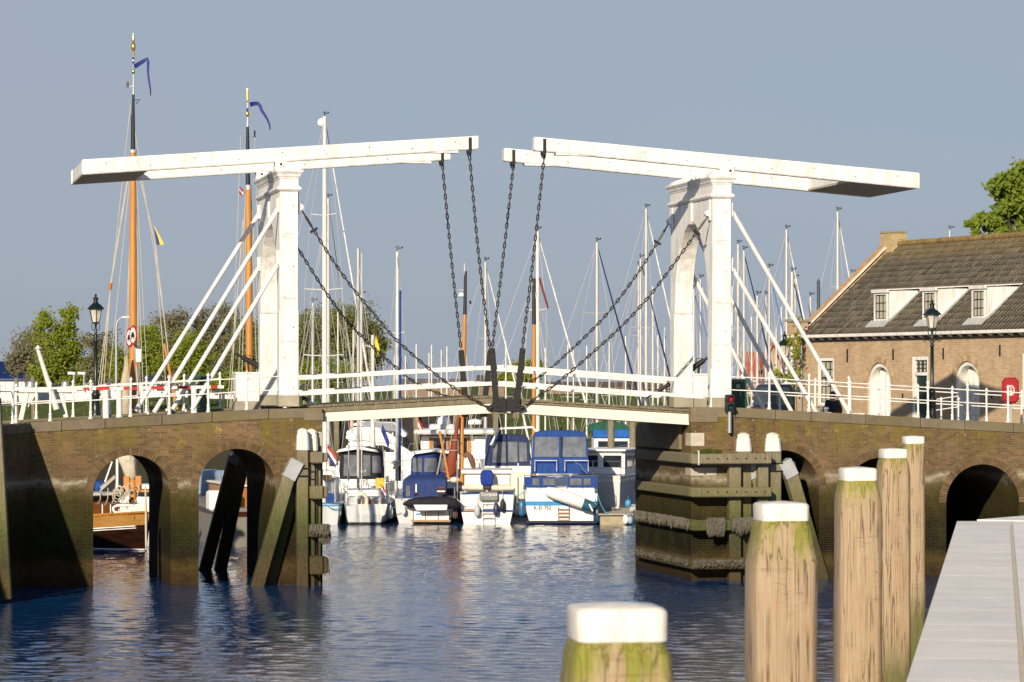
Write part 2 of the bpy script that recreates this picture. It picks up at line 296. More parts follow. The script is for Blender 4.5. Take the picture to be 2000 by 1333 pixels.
# ------------------------------------------------------------------ geometry helpers
V = Vector
def at(px, py, Y): return V(((px - 1000) / F * Y, Y, H - (py - HOR) / F * Y))
OFF = {}
class MB:
    def __init__(s): s.v = []; s.f = []
    def add(s, vs, fs):
        o = len(s.v); s.v += [tuple(p) for p in vs]; s.f += [tuple(i + o for i in f) for f in fs]; return s
    def box(s, x0, x1, y0, y1, z0, z1):
        return s.add([(x0, y0, z0), (x1, y0, z0), (x1, y1, z0), (x0, y1, z0), (x0, y0, z1), (x1, y0, z1), (x1, y1, z1), (x0, y1, z1)],
                     [(3, 2, 1, 0), (4, 5, 6, 7), (0, 1, 5, 4), (1, 2, 6, 5), (2, 3, 7, 6), (3, 0, 4, 7)])
    def bar(s, p0, p1, w, h, up=(0, 0, 1), w1=None, h1=None):
        p0, p1 = V(p0), V(p1); d = (p1 - p0).normalized(); up = V(up)
        if abs(d.dot(up)) > .98: up = V((0, 1, 0))
        sd = d.cross(up).normalized(); u = sd.cross(d).normalized(); vs = []
        for p, ww, hh in ((p0, w, h), (p1, w1 or w, h1 or h)):
            for a, b in ((-1, -1), (1, -1), (1, 1), (-1, 1)): vs.append(p + sd * a * ww / 2 + u * b * hh / 2)
        return s.add(vs, [(0, 1, 2, 3), (7, 6, 5, 4), (4, 5, 1, 0), (5, 6, 2, 1), (6, 7, 3, 2), (7, 4, 0, 3)])
    def tube(s, pts, r, n=8, closed=False):
        pts = [V(p) for p in pts]; rs = r if isinstance(r, (list, tuple)) else [r] * len(pts); rings = []; ref = None
        for i, p in enumerate(pts):
            a = pts[i - 1] if i or closed else p; b = pts[(i + 1) % len(pts)] if i < len(pts) - 1 or closed else p
            d = (b - a).normalized()
            if ref is None: ref = V((0, 0, 1)) if abs(d.z) < .9 else V((1, 0, 0))
            sd = d.cross(ref).normalized(); u = sd.cross(d).normalized(); ref = u
            rings.append([p + (sd * math.cos(2 * math.pi * k / n) + u * math.sin(2 * math.pi * k / n)) * rs[i] for k in range(n)])
        return s.loft(rings, closed=closed)
    def loft(s, rings, caps=True, closed=False):
        o = len(s.v); n = len(rings[0]); m = len(rings)
        for r in rings: s.v += [tuple(p) for p in r]
        for i in range(m if closed else m - 1):
            j = (i + 1) % m
            for k in range(n): s.f.append((o + i * n + k, o + i * n + (k + 1) % n, o + j * n + (k + 1) % n, o + j * n + k))
        if caps and not closed: s.f.append(tuple(o + k for k in reversed(range(n)))); s.f.append(tuple(o + (m - 1) * n + k for k in range(n)))
        return s
    def lathe(s, prof, c=(0, 0, 0), n=12, sq=False):
        rings = []
        for r, z in prof:
            rings.append([(c[0] + r * math.cos(2 * math.pi * k / n + (math.pi / 4 if n == 4 else 0)), c[1] + r * math.sin(2 * math.pi * k / n + (math.pi / 4 if n == 4 else 0)), c[2] + z) for k in range(n)])
        return s.loft(rings)
    def prism(s, poly, fn, d0, d1):
        n = len(poly); a = [fn(p[0], p[1], d0) for p in poly]; b = [fn(p[0], p[1], d1) for p in poly]
        return s.add(a + b, [tuple(range(n)), tuple(reversed(range(n, 2 * n)))] + [((i + 1) % n, i, n + i, n + (i + 1) % n) for i in range(n)])
    def ball(s, c, r, n=10, sz=1.0):
        return s.lathe([(r * math.sin(math.pi * k / 7) + 1e-4, -r * sz * math.cos(math.pi * k / 7)) for k in range(8)], c, n)
    def build(s, name, m, parent=None, smooth=None, bevel=0, off=None, seg=1, kind=None, label=None):
        if off is None: off = OFF.get(parent.name, (0, 0, 0)) if parent else (0, 0, 0)
        me = bpy.data.meshes.new(name)
        me.from_pydata([(p[0] - off[0], p[1] - off[1], p[2] - off[2]) for p in s.v], [], s.f); me.validate()
        bm = bmesh.new(); bm.from_mesh(me)
        bmesh.ops.recalc_face_normals(bm, faces=bm.faces)
        if bevel:
            bmesh.ops.remove_doubles(bm, verts=bm.verts, dist=1e-5)
            es = [e for e in bm.edges if len(e.link_faces) == 2 and e.calc_face_angle(0) > .5]
            bmesh.ops.bevel(bm, geom=es, offset=bevel, segments=seg, affect='EDGES', clamp_overlap=True)
        bm.to_mesh(me); bm.free()
        if smooth: me.shade_smooth(); me.set_sharp_from_angle(angle=R(smooth))
        me.materials.append(m)
        o = bpy.data.objects.new(name, me); C.objects.link(o)
        if parent: o.parent = parent; OFF[o.name] = off
        if kind: o['kind'] = kind
        if label: o['label'] = label
        return o
def tag(o, label, cat, group=None):
    o['label'] = label; o['category'] = cat
    if group: o['group'] = group
    return o
def T(name, label, cat, loc=(0, 0, 0), rz=0, group=None, off=(0, 0, 0)):
    o = bpy.data.objects.new(name, None); o.empty_display_size = .2; C.objects.link(o)
    o.location = loc; o.rotation_euler = (0, 0, rz); OFF[o.name] = off
    return tag(o, label, cat, group)
def dup(o, parent=None):
    c = o.copy(); C.objects.link(c)
    if parent: c.parent = parent
    for ch in list(o.children): dup(ch, c)
    return c
def inst(o, parent, loc=None, rot=None, name=None):
    c = o.copy(); C.objects.link(c); c.parent = parent
    if loc is not None: c.location = loc
    if rot is not None: c.rotation_euler = rot
    return c
def struct(name, mb, m, smooth=None):
    o = mb.build(name, m, None, smooth); o['kind'] = 'structure'; return o

# bridge frame: u along the bridge, v away from the camera, z up
TH = math.atan(.197); CT, ST = math.cos(TH), math.sin(TH); D0 = 93.0
def W(u, v, z=0): return V((u * CT - v * ST, D0 + u * ST + v * CT, z))
def fu(px, v=0):
    k = (px - 1000) / F; return (k * D0 + k * v * CT + v * ST) / (CT - k * ST)
def B(px, py, v=0):
    u = fu(px, v); Y = D0 + u * ST + v * CT; return (u, H - (py - HOR) / F * Y)
def TB(name, label, cat, u, v, z, group=None): return T(name, label, cat, W(u, v, z), TH, group, (u, v, z))
def B3(px, py, v=0): u, z = B(px, py, v); return V((u, v, z))

# ------------------------------------------------------------------ the setting: water, land, quays
def sheet(name, pts, z, m):
    mb = MB(); mb.add([(x, y, z) for x, y in pts], [tuple(range(len(pts)))]); return struct(name, mb, m)
def harbour_water():
    import numpy as np
    xs = np.arange(-19, 12.01, .09); ys = np.concatenate([np.arange(50, 92, .11), np.arange(92, 131.9, .2)])
    X, Y = np.meshgrid(xs, ys); rs = np.random.RandomState(5); Z = np.zeros_like(X); n = 30
    for i in range(n):
        lam = .27 * (3.6 ** (i / n)); k = 2 * np.pi / lam; a = rs.normal(1.25, .75); Z += (.080 / math.sqrt(n / 2) / k) * np.sin(k * (np.cos(a) * X + np.sin(a) * Y) + .6 * np.sin(.9 * X + 1.3 * i) + .5 * np.sin(.7 * Y + 2.1 * i) + rs.uniform(0, 6.28))
    gust = .55 + .45 * np.sin(.21 * X + .5 * np.sin(.13 * Y)) * np.sin(.17 * Y + .8 * np.sin(.19 * X))
    edge = np.clip(np.minimum(np.minimum(X - xs[0], xs[-1] - X), np.minimum(Y - ys[0], ys[-1] - Y)) / 2.0, 0, 1)
    Z *= (.45 + .7 * gust) * edge
    nx, ny = len(xs), len(ys); V_ = np.stack([X, Y, Z], -1).reshape(-1, 3); I = np.arange(nx * ny).reshape(ny, nx)
    F_ = np.stack([I[:-1, :-1], I[:-1, 1:], I[1:, 1:], I[1:, :-1]], -1).reshape(-1, 4).tolist()
    v = V_.tolist(); o = len(v); x0, x1, y0, y1 = xs[0], xs[-1], ys[0], ys[-1]
    v += [(-400, -30, 0), (400, -30, 0), (400, 196, 0), (-400, 196, 0)]
    c = [int(I[0, 0]), int(I[0, -1]), int(I[-1, -1]), int(I[-1, 0])]
    F_ += [[o, o + 1] + [int(q) for q in I[0, ::-1]], [o + 1, o + 2] + [int(q) for q in I[::-1, -1]], [o + 2, o + 3] + [int(q) for q in I[-1, :]], [o + 3, o] + [int(q) for q in I[:, 0]]]
    me = bpy.data.meshes.new('water'); me.from_pydata(v, [], F_); me.shade_smooth(); me.materials.append(WAT)
    w_ = bpy.data.objects.new('water', me); C.objects.link(w_); w_['kind'] = 'structure'
harbour_water()

# far bank and the dike behind it, one sheet of land to the horizon
def bank_z(x, y):
    t = (y - 190) / 6.0
    if t < 0: return -1.0
    if t < 1: return -1.0 + 3.2 * t
    top = 4.35 + .16 * math.sin(x * .11) + .1 * math.sin(x * .37 + 1)
    if x < -30: top -= .35
    if x > 8: top += .25
    s = min(1, (y - 196) / 42.0); s = s * s * (3 - 2 * s)
    return 2.2 + (top - 2.2) * s + (0.35 * min(1, max(0, (y - 240) / 300)))
mb = MB(); xs = [-3000, -900, -300, -150, -90] + [-70 + 4 * i for i in range(36)] + [90, 150, 300, 900, 3000]
ys = [188, 190, 191, 193, 195, 196] + [198 + 3 * i for i in range(16)] + [260, 300, 400, 700, 1500, 4000, 8000]
for y in ys:
    for x in xs: mb.v.append((x, y, bank_z(x, y) + (random.uniform(-.06, .06) if 196 < y < 260 else 0)))
for j in range(len(ys) - 1):
    for i in range(len(xs) - 1):
        a = j * len(xs) + i; mb.f.append((a, a + 1, a + 1 + len(xs), a + len(xs)))
struct('far_bank', mb, GRASS, 60)
# grass tufts that stand up from the bank
mb = MB(); rg = random.Random(4)
for k in range(9000):
    x = rg.uniform(-44, 24); y = 196 + 46 * rg.random() ** .8; z = bank_z(x, y); h = rg.uniform(.08, .32); a = rg.uniform(0, 3.14); wd = rg.uniform(.02, .06)
    dx, dy = math.cos(a) * wd, math.sin(a) * wd; lx, ly = rg.uniform(-.1, .1), rg.uniform(-.1, .1)
    mb.add([(x - dx, y - dy, z - .02), (x + dx, y + dy, z - .02), (x + lx, y + ly, z + h)], [(0, 1, 2)])
o = mb.build('grass', leaf_mat('grass_blades', (.055, .10, .012), (.14, .15, .03), .2)); tag(o, 'long green grass growing over the far dike slope', 'grass'); o['kind'] = 'stuff'

def zdeck(u):
    a = abs(u); return 4.87 if a < 6.2 else max(3.72, 4.87 - .0552 * (a - 6.2))
VF, VB = -.14, 6.7                                   # front and back faces of the abutments
# street and yard on the right bank behind the bridge, left bank behind the bridge
pR = [W(6.4, VB + .01), W(60, VB + .01), (90, 140), (8.4, 140), W(5.9, VB + .01)]
mb = MB(); mb.prism([(p[0], p[1]) for p in pR], lambda a, b, d: (a, b, d), -1.2, 3.66); struct('street', mb, ASPH)
mb = MB(); mb.prism([(-34, 94), tuple(W(-13.5, VB + .01))[:2], (-19, 104), (-34, 106)], lambda a, b, d: (a, b, d), -1.2, 4.28); struct('left_ground', mb, GRASS)

# left canal quay that runs towards the viewer and shades the end of the bridge
wa = W(-13.35, VF - .01); wd = V((-.17, -.985, 0)).normalized(); wn_ = V((-wd.y, wd.x, 0))
QW = T('brick_quay_wall', 'dark brick canal wall at the far left meeting the bridge at a corner', 'wall', wa, math.atan2(wd.y, wd.x))
mb = MB(); mb.box(0, 62, -9, 0, -1.3, 4.17); mb.build('wall_face', QB, QW)
lx = 0
while lx < 60:
    l = random.uniform(1.1, 1.5); mb = MB(); mb.box(lx + .006, lx + l - .006, -.5, .025, 4.172, 4.455 - .0025 * lx); mb.build('coping_stone', COPE, QW, bevel=.02); lx += l
mb = MB(); mb.prism([tuple(wa + wn_ * -.51)[:2], tuple(wa + wd * 62 + wn_ * -.51)[:2], (-70, 28), (-70, 90.5), tuple(wa + V((-.6, .0, 0)))[:2]], lambda a, b, d: (a, b, d), -1.2, 4.30); struct('left_quay_ground', mb, ASPH)

# ------------------------------------------------------------------ bridge abutments with arches
def arch_pts(pl, pr, ptop):
    ul, ur = fu(pl, VF), fu(pr, VF); r = (ur - ul) / 2; uc = (ul + ur) / 2
    zt = B((pl + pr) / 2, ptop, VF)[1]; return uc, r, zt - r
ARL = [arch_pts(182, 333, 889.5), arch_pts(388, 538, 877)]
ARR = [arch_pts(1458, 1600, 880), arch_pts(1651, 1793, 894), arch_pts(1848, 1990, 907.5)]
ARB = P('arch_brick_old', (.118, .080, .044), .92, 0, .35, 5, bmp=.4, spec=.05, per=.2)
def abutment(name, label, ua, ub, arches, corner_u):
    root = TB(name, label, 'bridge abutment', corner_u, 0, 0)
    us = sorted(set([ua, ub] + [u for u in [-6.2, 6.2, -26, 26] if ua < u < ub]))
    poly = [(u, zdeck(u) - .285) for u in us] + [(ub, -1.3)]
    for uc, r, zs in sorted(arches, reverse=True):
        poly += [(uc + r, -1.3)] + [(uc + r * math.cos(math.pi * k / 26), zs + r * math.sin(math.pi * k / 26)) for k in range(27)] + [(uc - r, -1.3)]
    poly += [(ua, -1.3)]
    mb = MB(); mb.prism(poly, lambda a, b, d: (a, d, b), VF, VB); mb.build('wall', QB, root)
    rv = random.Random(3)
    for uc, r, zs in arches:
        n = 46
        for k in range(n):
            a0, a1 = math.pi * (k + .07) / n, math.pi * (k + .93) / n; ro = r + .215 + rv.uniform(-.006, .006); ri = r + .002; d = VF - .010 - rv.uniform(0, .008)
            mb = MB(); mb.prism([(uc + q * math.cos(a), zs + q * math.sin(a)) for q, a in ((ri, a0), (ro, a0), (ro, a1), (ri, a1))], lambda a, b, c: (a, c, b), d, VF + .03)
            mb.build('arch_brick', ARB, root)
    for v0, v1, rag in ((VF - .012, .40, 1), (VB - .4, VB + .012, 1)):
        u = ua
        while u < ub - .05:
            l = min(rv.uniform(1.0, 1.7), ub - u)
            if ub - u - l < .5: l = ub - u
            z0, z1 = zdeck(u), zdeck(u + l); e = rv.uniform(-.006, .006); f = rv.uniform(0, .012)
            mb = MB(); mb.prism([(u + .005, z0 - .28), (u + l - .005, z1 - .28), (u + l - .005, z1 + e), (u + .005, z0 + e)], lambda a, b, d: (a, d, b), v0 - f, v1)
            mb.build('coping_stone', COPE, root, bevel=.018); u += l
    return root
UL, UR = fu(630, VF), fu(1350, VF)
ABL = abutment('bridge_abutment', 'brown brick bridge abutment left of the channel with two open arches', -30, UL, ARL, UL)
ABR = abutment('bridge_abutment', 'mossy brick bridge abutment right of the channel below the traffic light', UR, 40, ARR, UR)
def pale(ab, u0, u1, z0, z1, v0, v1, m=PALE):
    mb = MB(); mb.box(u0, u1, v0, v1, z0, z1); mb.build('corner_stone', m, ab, bevel=.015)
u0, z0 = B(1347.5, 872, VF); u1, z1 = B(1376, 846, VF); pale(ABR, UR - .01, u1, z0, z1, VF - .014, .5)
u1, z1 = B(1400, 914, VF); z0 = B(1400, 930, VF)[1]; pale(ABR, UR - .012, u1, z0, z1, VF - .013, .5)
u1, z1 = B(1402, 799, VF); z0 = B(1402, 822, VF)[1]; pale(ABR, UR - .02, u1, z0 - .05, z1 - .13, VF - .03, .5, COPE)
u0, z1 = B(611, 844, VF); z0 = B(611, 872, VF)[1]; pale(ABL, u0, UL + .012, z0, z1, VF - .014, .5)
u0, z1 = B(594, 797, VF); z0 = B(594, 818, VF)[1]; pale(ABL, u0, UL + .02, z0 - .06, z1 - .14, VF - .03, .5, COPE)
# timber facing on the channel side of the right abutment
for k in range(14):
    v = .9 + k * .38; mb = MB(); mb.box(UR - .10, UR - .015, v, v + .365, 3.66, 4.42 + .01 * (k % 3)); mb.build('facing_board', TIM, ABR)
mb = MB()
for a, b in ((-30, UL), (UR, 40)):
    us = [a] + [u for u in (-26, -6.2, 6.2, 26) if a < u < b] + [b]
    for i in range(len(us) - 1):
        mb.prism([(us[i], zdeck(us[i]) - .5), (us[i + 1], zdeck(us[i + 1]) - .5), (us[i + 1], zdeck(us[i + 1]) - .06), (us[i], zdeck(us[i]) - .06)], lambda p, q, d: tuple(W(p, d, q)), .401, VB - .401)
struct('bridge_road', mb, ASPH)

# ------------------------------------------------------------------ the two lifting gates
TW = 4.97                                            # outer width of a gate across the road
def gate(label, pl, pr, ytop, ymould, yapex, ybase, s, braces, hous):
    ua, ub = fu(pl), fu(pr); zt = B(pl, ytop)[1]; zm = B(pl, ymould)[1]; za = B(pl, yapex, 2.4)[1]; zb = B(pl, ybase)[1] - .02
    root = TB('lifting_gate', label, 'bridge gate', (ua + ub) / 2, 0, zb, 'white gates of the drawbridge')
    off_ = OFF[root.name]
    # arched frame across the road, thickness along the bridge
    zs = za - 2.62; pts = []
    for k in range(21):
        t = math.pi * k / 20; c, sn = math.cos(t), math.sin(t)
        pts.append((TW / 2 + 1.93 * math.copysign(abs(c) ** 1.08, c), zs + 2.62 * sn ** .93))
    poly = [(0, zb), (0, zm), (TW, zm), (TW, zb), (TW - .52, zb)] + [(TW - .52, zs - .02)] + pts + [(.52, zs - .02), (.52, zb)]
    mb = MB(); mb.prism(poly, lambda a, b, d: (d, a, b), ua, ub); mb.build('arched_frame', WP, root, bevel=.012)
    for v0, v1 in ((-.012, .54), (TW - .54, TW + .012)):        # pilasters and their joints
        for uu in (ua - .014, ub + .002):
            mb = MB(); mb.box(uu, uu + .012, v0 + .03, v1 - .03, zb + .1, zs - .03); mb.build('panel', WP, root)
        mb = MB(); mb.box(ua - .03, ub + .03, v0 - .02, v1 + .02, zb - .02, zb + .30); mb.build('plinth', PLINTH, root, bevel=.02)
    for uu in (ua + .012, ub - .046):                            # corner beads and board joints on the face towards the viewer
        mb = MB(); mb.box(uu, uu + .034, -.010, .002, zb + .32, zm - .02); mb.build('corner_bead', WP, root)
    for k in range(1, 4): mb = MB(); zz = zb + (zm - zb) * k / 4 + .3 * (k % 2); mb.box(ua + .05, ub - .05, -.006, .001, zz, zz + .012); mb.build('board_joint', PLINTH, root)
    for k in range(7):
        mb = MB(); zz = zb + .5 + k * (zm - zb - .9) / 6; mb.ball(((ua + ub) / 2 + .12 * (-1) ** k, -.004, zz), .017, 6); mb.build('bolt', P('rusty_bolt', (.16, .09, .05), .7, .2, .3, 12), root)
    # frieze, mouldings and cornice as rings round the top
    def ringbox(name, prof, bev=.006):
        rings = [[(ua - e, -e, z), (ub + e, -e, z), (ub + e, TW + e, z), (ua - e, TW + e, z)] for e, z in prof]
        mb = MB(); mb.loft(rings); mb.build(name, WP, root, bevel=bev)
    ringbox('moulding', [(.01, zm), (.05, zm + .02), (.085, zm + .06), (.085, zm + .10), (.04, zm + .14), (.01, zm + .15)])
    ringbox('frieze', [(.004, zm + .15), (.004, zt - .24)], 0)
    ringbox('cornice', [(.02, zt - .24), (.03, zt - .20), (.06, zt - .17), (.075, zt - .12), (.12, zt - .06), (.135, zt - .05), (.135, zt), (.02, zt + .015)])
    mb = MB(); mb.prism([(TW / 2 - .17, zm), (TW / 2 + .17, zm), (TW / 2 + .17, za + .03), (TW / 2 + .08, za - .08), (TW / 2 - .08, za - .08), (TW / 2 - .17, za + .03)], lambda a, b, d: (d, a, b), ua - .05, ub + .05); mb.build('keystone', WP, root, bevel=.01)
    un = ub if s < 0 else ua; uf = ua if s < 0 else ub           # channel side, shore side
    for v in (.26, TW - .26):
        mb = MB(); mb.box(un - .01, un + .06 * -s, v - .16, v + .16, zm - .62, zm - .02); mb.build('chain_bracket', WP, root, bevel=.01)
        mb = MB(); mb.tube([(un - .08 * s, v - .12, zm - .42), (un - .08 * s, v + .12, zm - .42)], .09, 12); mb.build('chain_pulley', WP, root, 40, label='small white round pulley')
        # bearing of the balance beam on top of the cornice
        zpv = zt + .16
        mb = MB(); mb.prism([(uf - .12 * -s, zt + .01), (un + .10 * -s, zt + .01), (un - .02 * -s, zt + .12), (uf + .02 * -s, zt + .30), (uf - .10 * -s, zt + .30)], lambda a, b, d: (a, d, b), v - .245, v + .245); bl = mb.build('bearing_block', WP, root, bevel=.012)
        ubp = uf + .03 * -s
        mb = MB(); mb.tube([(ubp, v - .275, zpv), (ubp, v + .275, zpv)], .085, 14); mb.build('axle', WP, bl, 40)
        mb = MB(); mb.tube([(ubp, v - .295, zpv), (ubp, v + .295, zpv)], .035, 10); mb.build('bolt', IRON, bl, 40)
    for (tx, ty), (bx, by), v in braces:
        a, b = B3(tx, ty, v), B3(bx, by, v); a.x += (-s) * .10
        mb = MB(); mb.tube([a, b], .062, 12); mb.build('brace', WP, root, 40)
        mb = MB(); mb.box(b.x - .16, b.x + .30 * (-1 if s > 0 else 1) * -1 + .1, v - .10, v + .10, b.z - .05, b.z + .02); mb.build('base_plate', WP, root)
        mb = MB(); mb.box(min(uf, uf + .08 * s), max(uf, uf + .08 * s), v - .12, v + .12, a.z - .28, a.z + .12); mb.build('brace_bracket', WP, root, bevel=.01)
    return root, ua, ub, zt, zb
VB2 = TW - .3
g1 = gate('white arched drawbridge gate on the left abutment with four white struts leaning left', 546.5, 582.5, 332.5, 374, 428, 792, -1,
     [((543.5, 396), (301, 806), .2), ((546.5, 498), (375, 801), .2), ((504.5, 409), (265, 803), VB2), ((506, 511), (337, 800), VB2)], 0)
g2 = gate('white arched drawbridge gate on the right abutment with struts leaning towards the brick house', 1392, 1428, 344.5, 388, 434, 796, 1,
     [((1432, 405), (1660, 809), .2), ((1430, 512), (1595, 807), .2), ((1346, 420), (1547, 806), VB2), ((1349, 518), (1493, 803), VB2)], 0)
# the balance beams above each gate: one frame of two beams and a ballast box
def balance(label, front, s, ends, inner):
    (xa, ya0, ya1), (xb, yb0, yb1) = front                 # shore end, channel end: rows of top and bottom edge
    a0, a1, b0, b1 = B(xa, ya0, .08), B(xa, ya1, .08), B(xb, yb0, .08), B(xb, yb1, .08)
    um = (a0[0] + b0[0]) / 2; root = TB('balance_beam', label, 'balance beam', um, .25, (a0[1] + b0[1]) / 2, 'white balance beams of the drawbridge')
    def lerp(p, q, t): return (p[0] + (q[0] - p[0]) * t, p[1] + (q[1] - p[1]) * t)
    for v in (.08, .08 + 4.47):
        e = .05
        poly = [a1, lerp(a1, a0, .12), a0, b0, lerp(b0, b1, .9), b1]
        mb = MB(); mb.prism(poly, lambda a, b, d: (a, d, b), v, v + .36); bm_ = mb.build('beam', WP, root, bevel=.02, seg=2)
        for k in range(9):                              # bolt heads along the side of the beam
            f_ = .06 + .11 * k; q = lerp(lerp(a0, a1, .35 + .3 * (k % 2)), lerp(b0, b1, .35 + .3 * (k % 2)), f_); mb = MB(); mb.ball((q[0], v - .002, q[1]), .018, 6); mb.build('bolt', P('rusty_bolt'), bm_)
        t = ends
        p0 = lerp(b0, a0, t); p1 = lerp(b1, a1, t)
        mb = MB(); mb.prism([(p0[0] - .045, p0[1] - .03), (p0[0] + .045, p0[1] - .03), (p1[0] + .045, p1[1] - .1), (p1[0] - .045, p1[1] - .1)], lambda a, b, d: (a, d, b), v - .012, v + .372); mb.build('iron_strap', IRON, bm_)
        mb = MB(); mb.tube([(p1[0], v + .18, p1[1] - .06), (p1[0], v + .18, p1[1] - .17)], .06, 10); mb.build('eye', IRON, bm_, 40)
        q = lerp(b1, a1, t + .03); q2 = lerp(b1, a1, t + .13)
        mb = MB(); mb.prism([(q[0], q[1] + .01), (q2[0], q2[1] + .01), (q[0], q[1] - .07)], lambda a, b, d: (a, d, b), v + .03, v + .33); mb.build('wedge', WP, bm_)
    p0, p1, q0, q1 = lerp(a0, b0, .002), lerp(a1, b1, .002), lerp(a0, b0, inner), lerp(a1, b1, inner)
    n = 9
    for k in range(n):                                    # bottom and top boards of the ballast box, laid along the beams
        v = .445 + k * 4.10 / n
        mb = MB(); mb.prism([p1, q1, (q1[0], q1[1] + .05), (p1[0], p1[1] + .05)], lambda a, b, d: (a, d, b), v, v + 4.10 / n - .008); mb.build('ballast_board', P('ballast_timber', (.40, .35, .27), .7, 0, .25, 4, (.5, 4, 4), bmp=.2), root)
    mb = MB(); mb.prism([(p1[0] + .0, p1[1] + .055), (q1[0], q1[1] + .055), (q0[0], q0[1] - .03), (p0[0], p0[1] - .03)], lambda a, b, d: (a, d, b), .441, 4.549); mb.build('ballast_box', WP, root)
    return root
b1_ = balance('white balance beams above the left gate, long end over the channel', ((160, 312, 341.5), (935, 265.5, 291.5)), -1, .022, .165)
b2_ = balance('white balance beams above the right gate, ballast end over the quay', ((1796.5, 338, 368.5), (1044.5, 267.5, 294)), 1, .025, .18)

# ------------------------------------------------------------------ the two leaves of the deck
def leaf(label, hinge, tip, g, deck, rails, hang, s):
    # each argument is read at v = 0.1 as (column, row) pairs
    v0 = .10; root = TB('bridge_leaf', label, 'bridge leaf', B(*hinge, v0)[0], 0, B(*hinge, v0)[1], 'leaves of the drawbridge')
    (gx0, gt0, gb0), (gx1, gt1, gb1) = g; (dx0, d0), (dx1, d1) = deck
    A = [B(gx0, gt0, v0), B(gx0, gb0, v0), B(gx1, gt1, v0), B(gx1, gb1, v0)]
    D = [B(dx0, d0, v0), B(dx1, d1, v0)]
    def zat(p, q, u): return p[1] + (q[1] - p[1]) * (u - p[0]) / (q[0] - p[0])
    for v in (v0, v0 + 1.45, v0 + 2.95, v0 + 4.4):
        mb = MB(); mb.prism([A[0], A[2], A[3], A[1]], lambda a, b, d: (a, d, b), v, v + .16); mb.build('girder', white_paint('girder_cream', (.74, .68, .57), (.45, .40, .3), .2), root, bevel=.008)
    ue0, ue1 = D[0][0], D[1][0]
    for v in (v0 - .04, v0 + 4.36):
        mb = MB(); mb.prism([(ue0, zat(A[0], A[2], ue0) + .004), (ue1, zat(A[0], A[2], ue1) + .004), (ue1, D[1][1] - .06), (ue0, D[0][1] - .06)], lambda a, b, d: (a, d, b), v, v + .24); mb.build('edge_beam', TIM, root, bevel=.01)
    n = 26; step = (ue1 - ue0) / n                        # deck boards across the leaf; their ends show along the edge
    for k in range(n):
        ua, ub = ue0 + step * (k + .03), ue0 + step * (k + .97)
        mb = MB(); mb.prism([(ua, zat(*D, ua) - .055), (ub, zat(*D, ub) - .055), (ub, zat(*D, ub)), (ua, zat(*D, ua))], lambda a, b, d: (a, d, b), v0 - .07 - .012 * (k % 3), v0 + 4.62); mb.build('deck_board', TIM, root)
    for k in range(4):                                    # cross beams underneath
        u = A[0][0] + (A[2][0] - A[0][0]) * (.12 + .26 * k); zt = zat(A[0], A[2], u)
        mb = MB(); mb.box(u - .1, u + .1, v0 + .17, v0 + 4.39, zt - .22, zt - .01); mb.build('cross_beam', TIM, root)
    for v in (v0 - .10, v0 + 4.60):
        for (rx0, rt0, rb0), (rx1, rt1, rb1) in rails:
            q = [B(rx0, rt0, v0), B(rx1, rt1, v0), B(rx1, rb1, v0), B(rx0, rb0, v0)]
            mb = MB(); mb.prism(q, lambda a, b, d: (a, d, b), v, v + .07); mb.build('guard_rail', WP, root, bevel=.008)
    for v in (v0 - .16, v0 + 4.68):
        (hx0, hy0), (hx1, hy1) = hang
        p, q = V((*B(hx0, hy0, v0), 0)), V((*B(hx1, hy1, v0), 0))
        mb = MB(); mb.bar((p.x, v, p.y), (q.x, v, q.y), .05, .165, (1, 0, 0)); hb = mb.build('hanger', IRON, root, bevel=.012)
        mb = MB(); mb.tube([(p.x, v - .05, p.y - .06), (p.x, v + .05, p.y - .06)], .05, 10); mb.build('pin', IRON, hb, 40)
        mb = MB(); mb.tube([(q.x, v - .05, q.y + .07), (q.x, v + .05, q.y + .07)], .06, 10); mb.build('pin', IRON, hb, 40)
        # iron shoe at the tip and the mossy block under it
        mb = MB(); mb.prism([(q.x - .26 * (-s), q.y + .02), (q.x + .13 * (-s), q.y + .26), (q.x + .30 * (-s), q.y + .24), (q.x + .30 * (-s), q.y - .10), (q.x + .05 * (-s), q.y - .12), (q.x - .26 * (-s), q.y - .06)], lambda a, b, d: (a, d, b), v - .02, v + .16); sh = mb.build('tip_shoe', IRON, root, bevel=.012)
        mb = MB(); mb.ball((q.x - .16 * (-s), v - .03, q.y), .05, 8); mb.build('bolt', IRON, sh, 40)
        mb = MB(); mb.box(q.x - .08, q.x + .10, v + .02, v + .22, q.y - .30, q.y - .06); mb.build('tip_block', TIM, root, bevel=.01)
    return root
leaf('left leaf of the drawbridge with white girder and two white rails', (632, 800), 0, ((629, 806, 824.5), (962, 788, 807.5)), ((605, 792.5), (962, 773)),
     [((584, 735, 743), (984, 713, 721)), ((584, 765, 773.5), (986, 744.5, 752))], ((959, 681), (967.5, 797)), -1)
leaf('right leaf of the drawbridge with white girder and two white rails', (1348, 803), 0, ((1346, 809, 830.5), (1011, 789, 808)), ((1372, 802), (1011, 779)),
     [((1378, 742, 750), (989, 713.5, 721)), ((1376, 772.5, 780), (989, 745, 752))], ((1019, 681), (1006, 797)), 1)

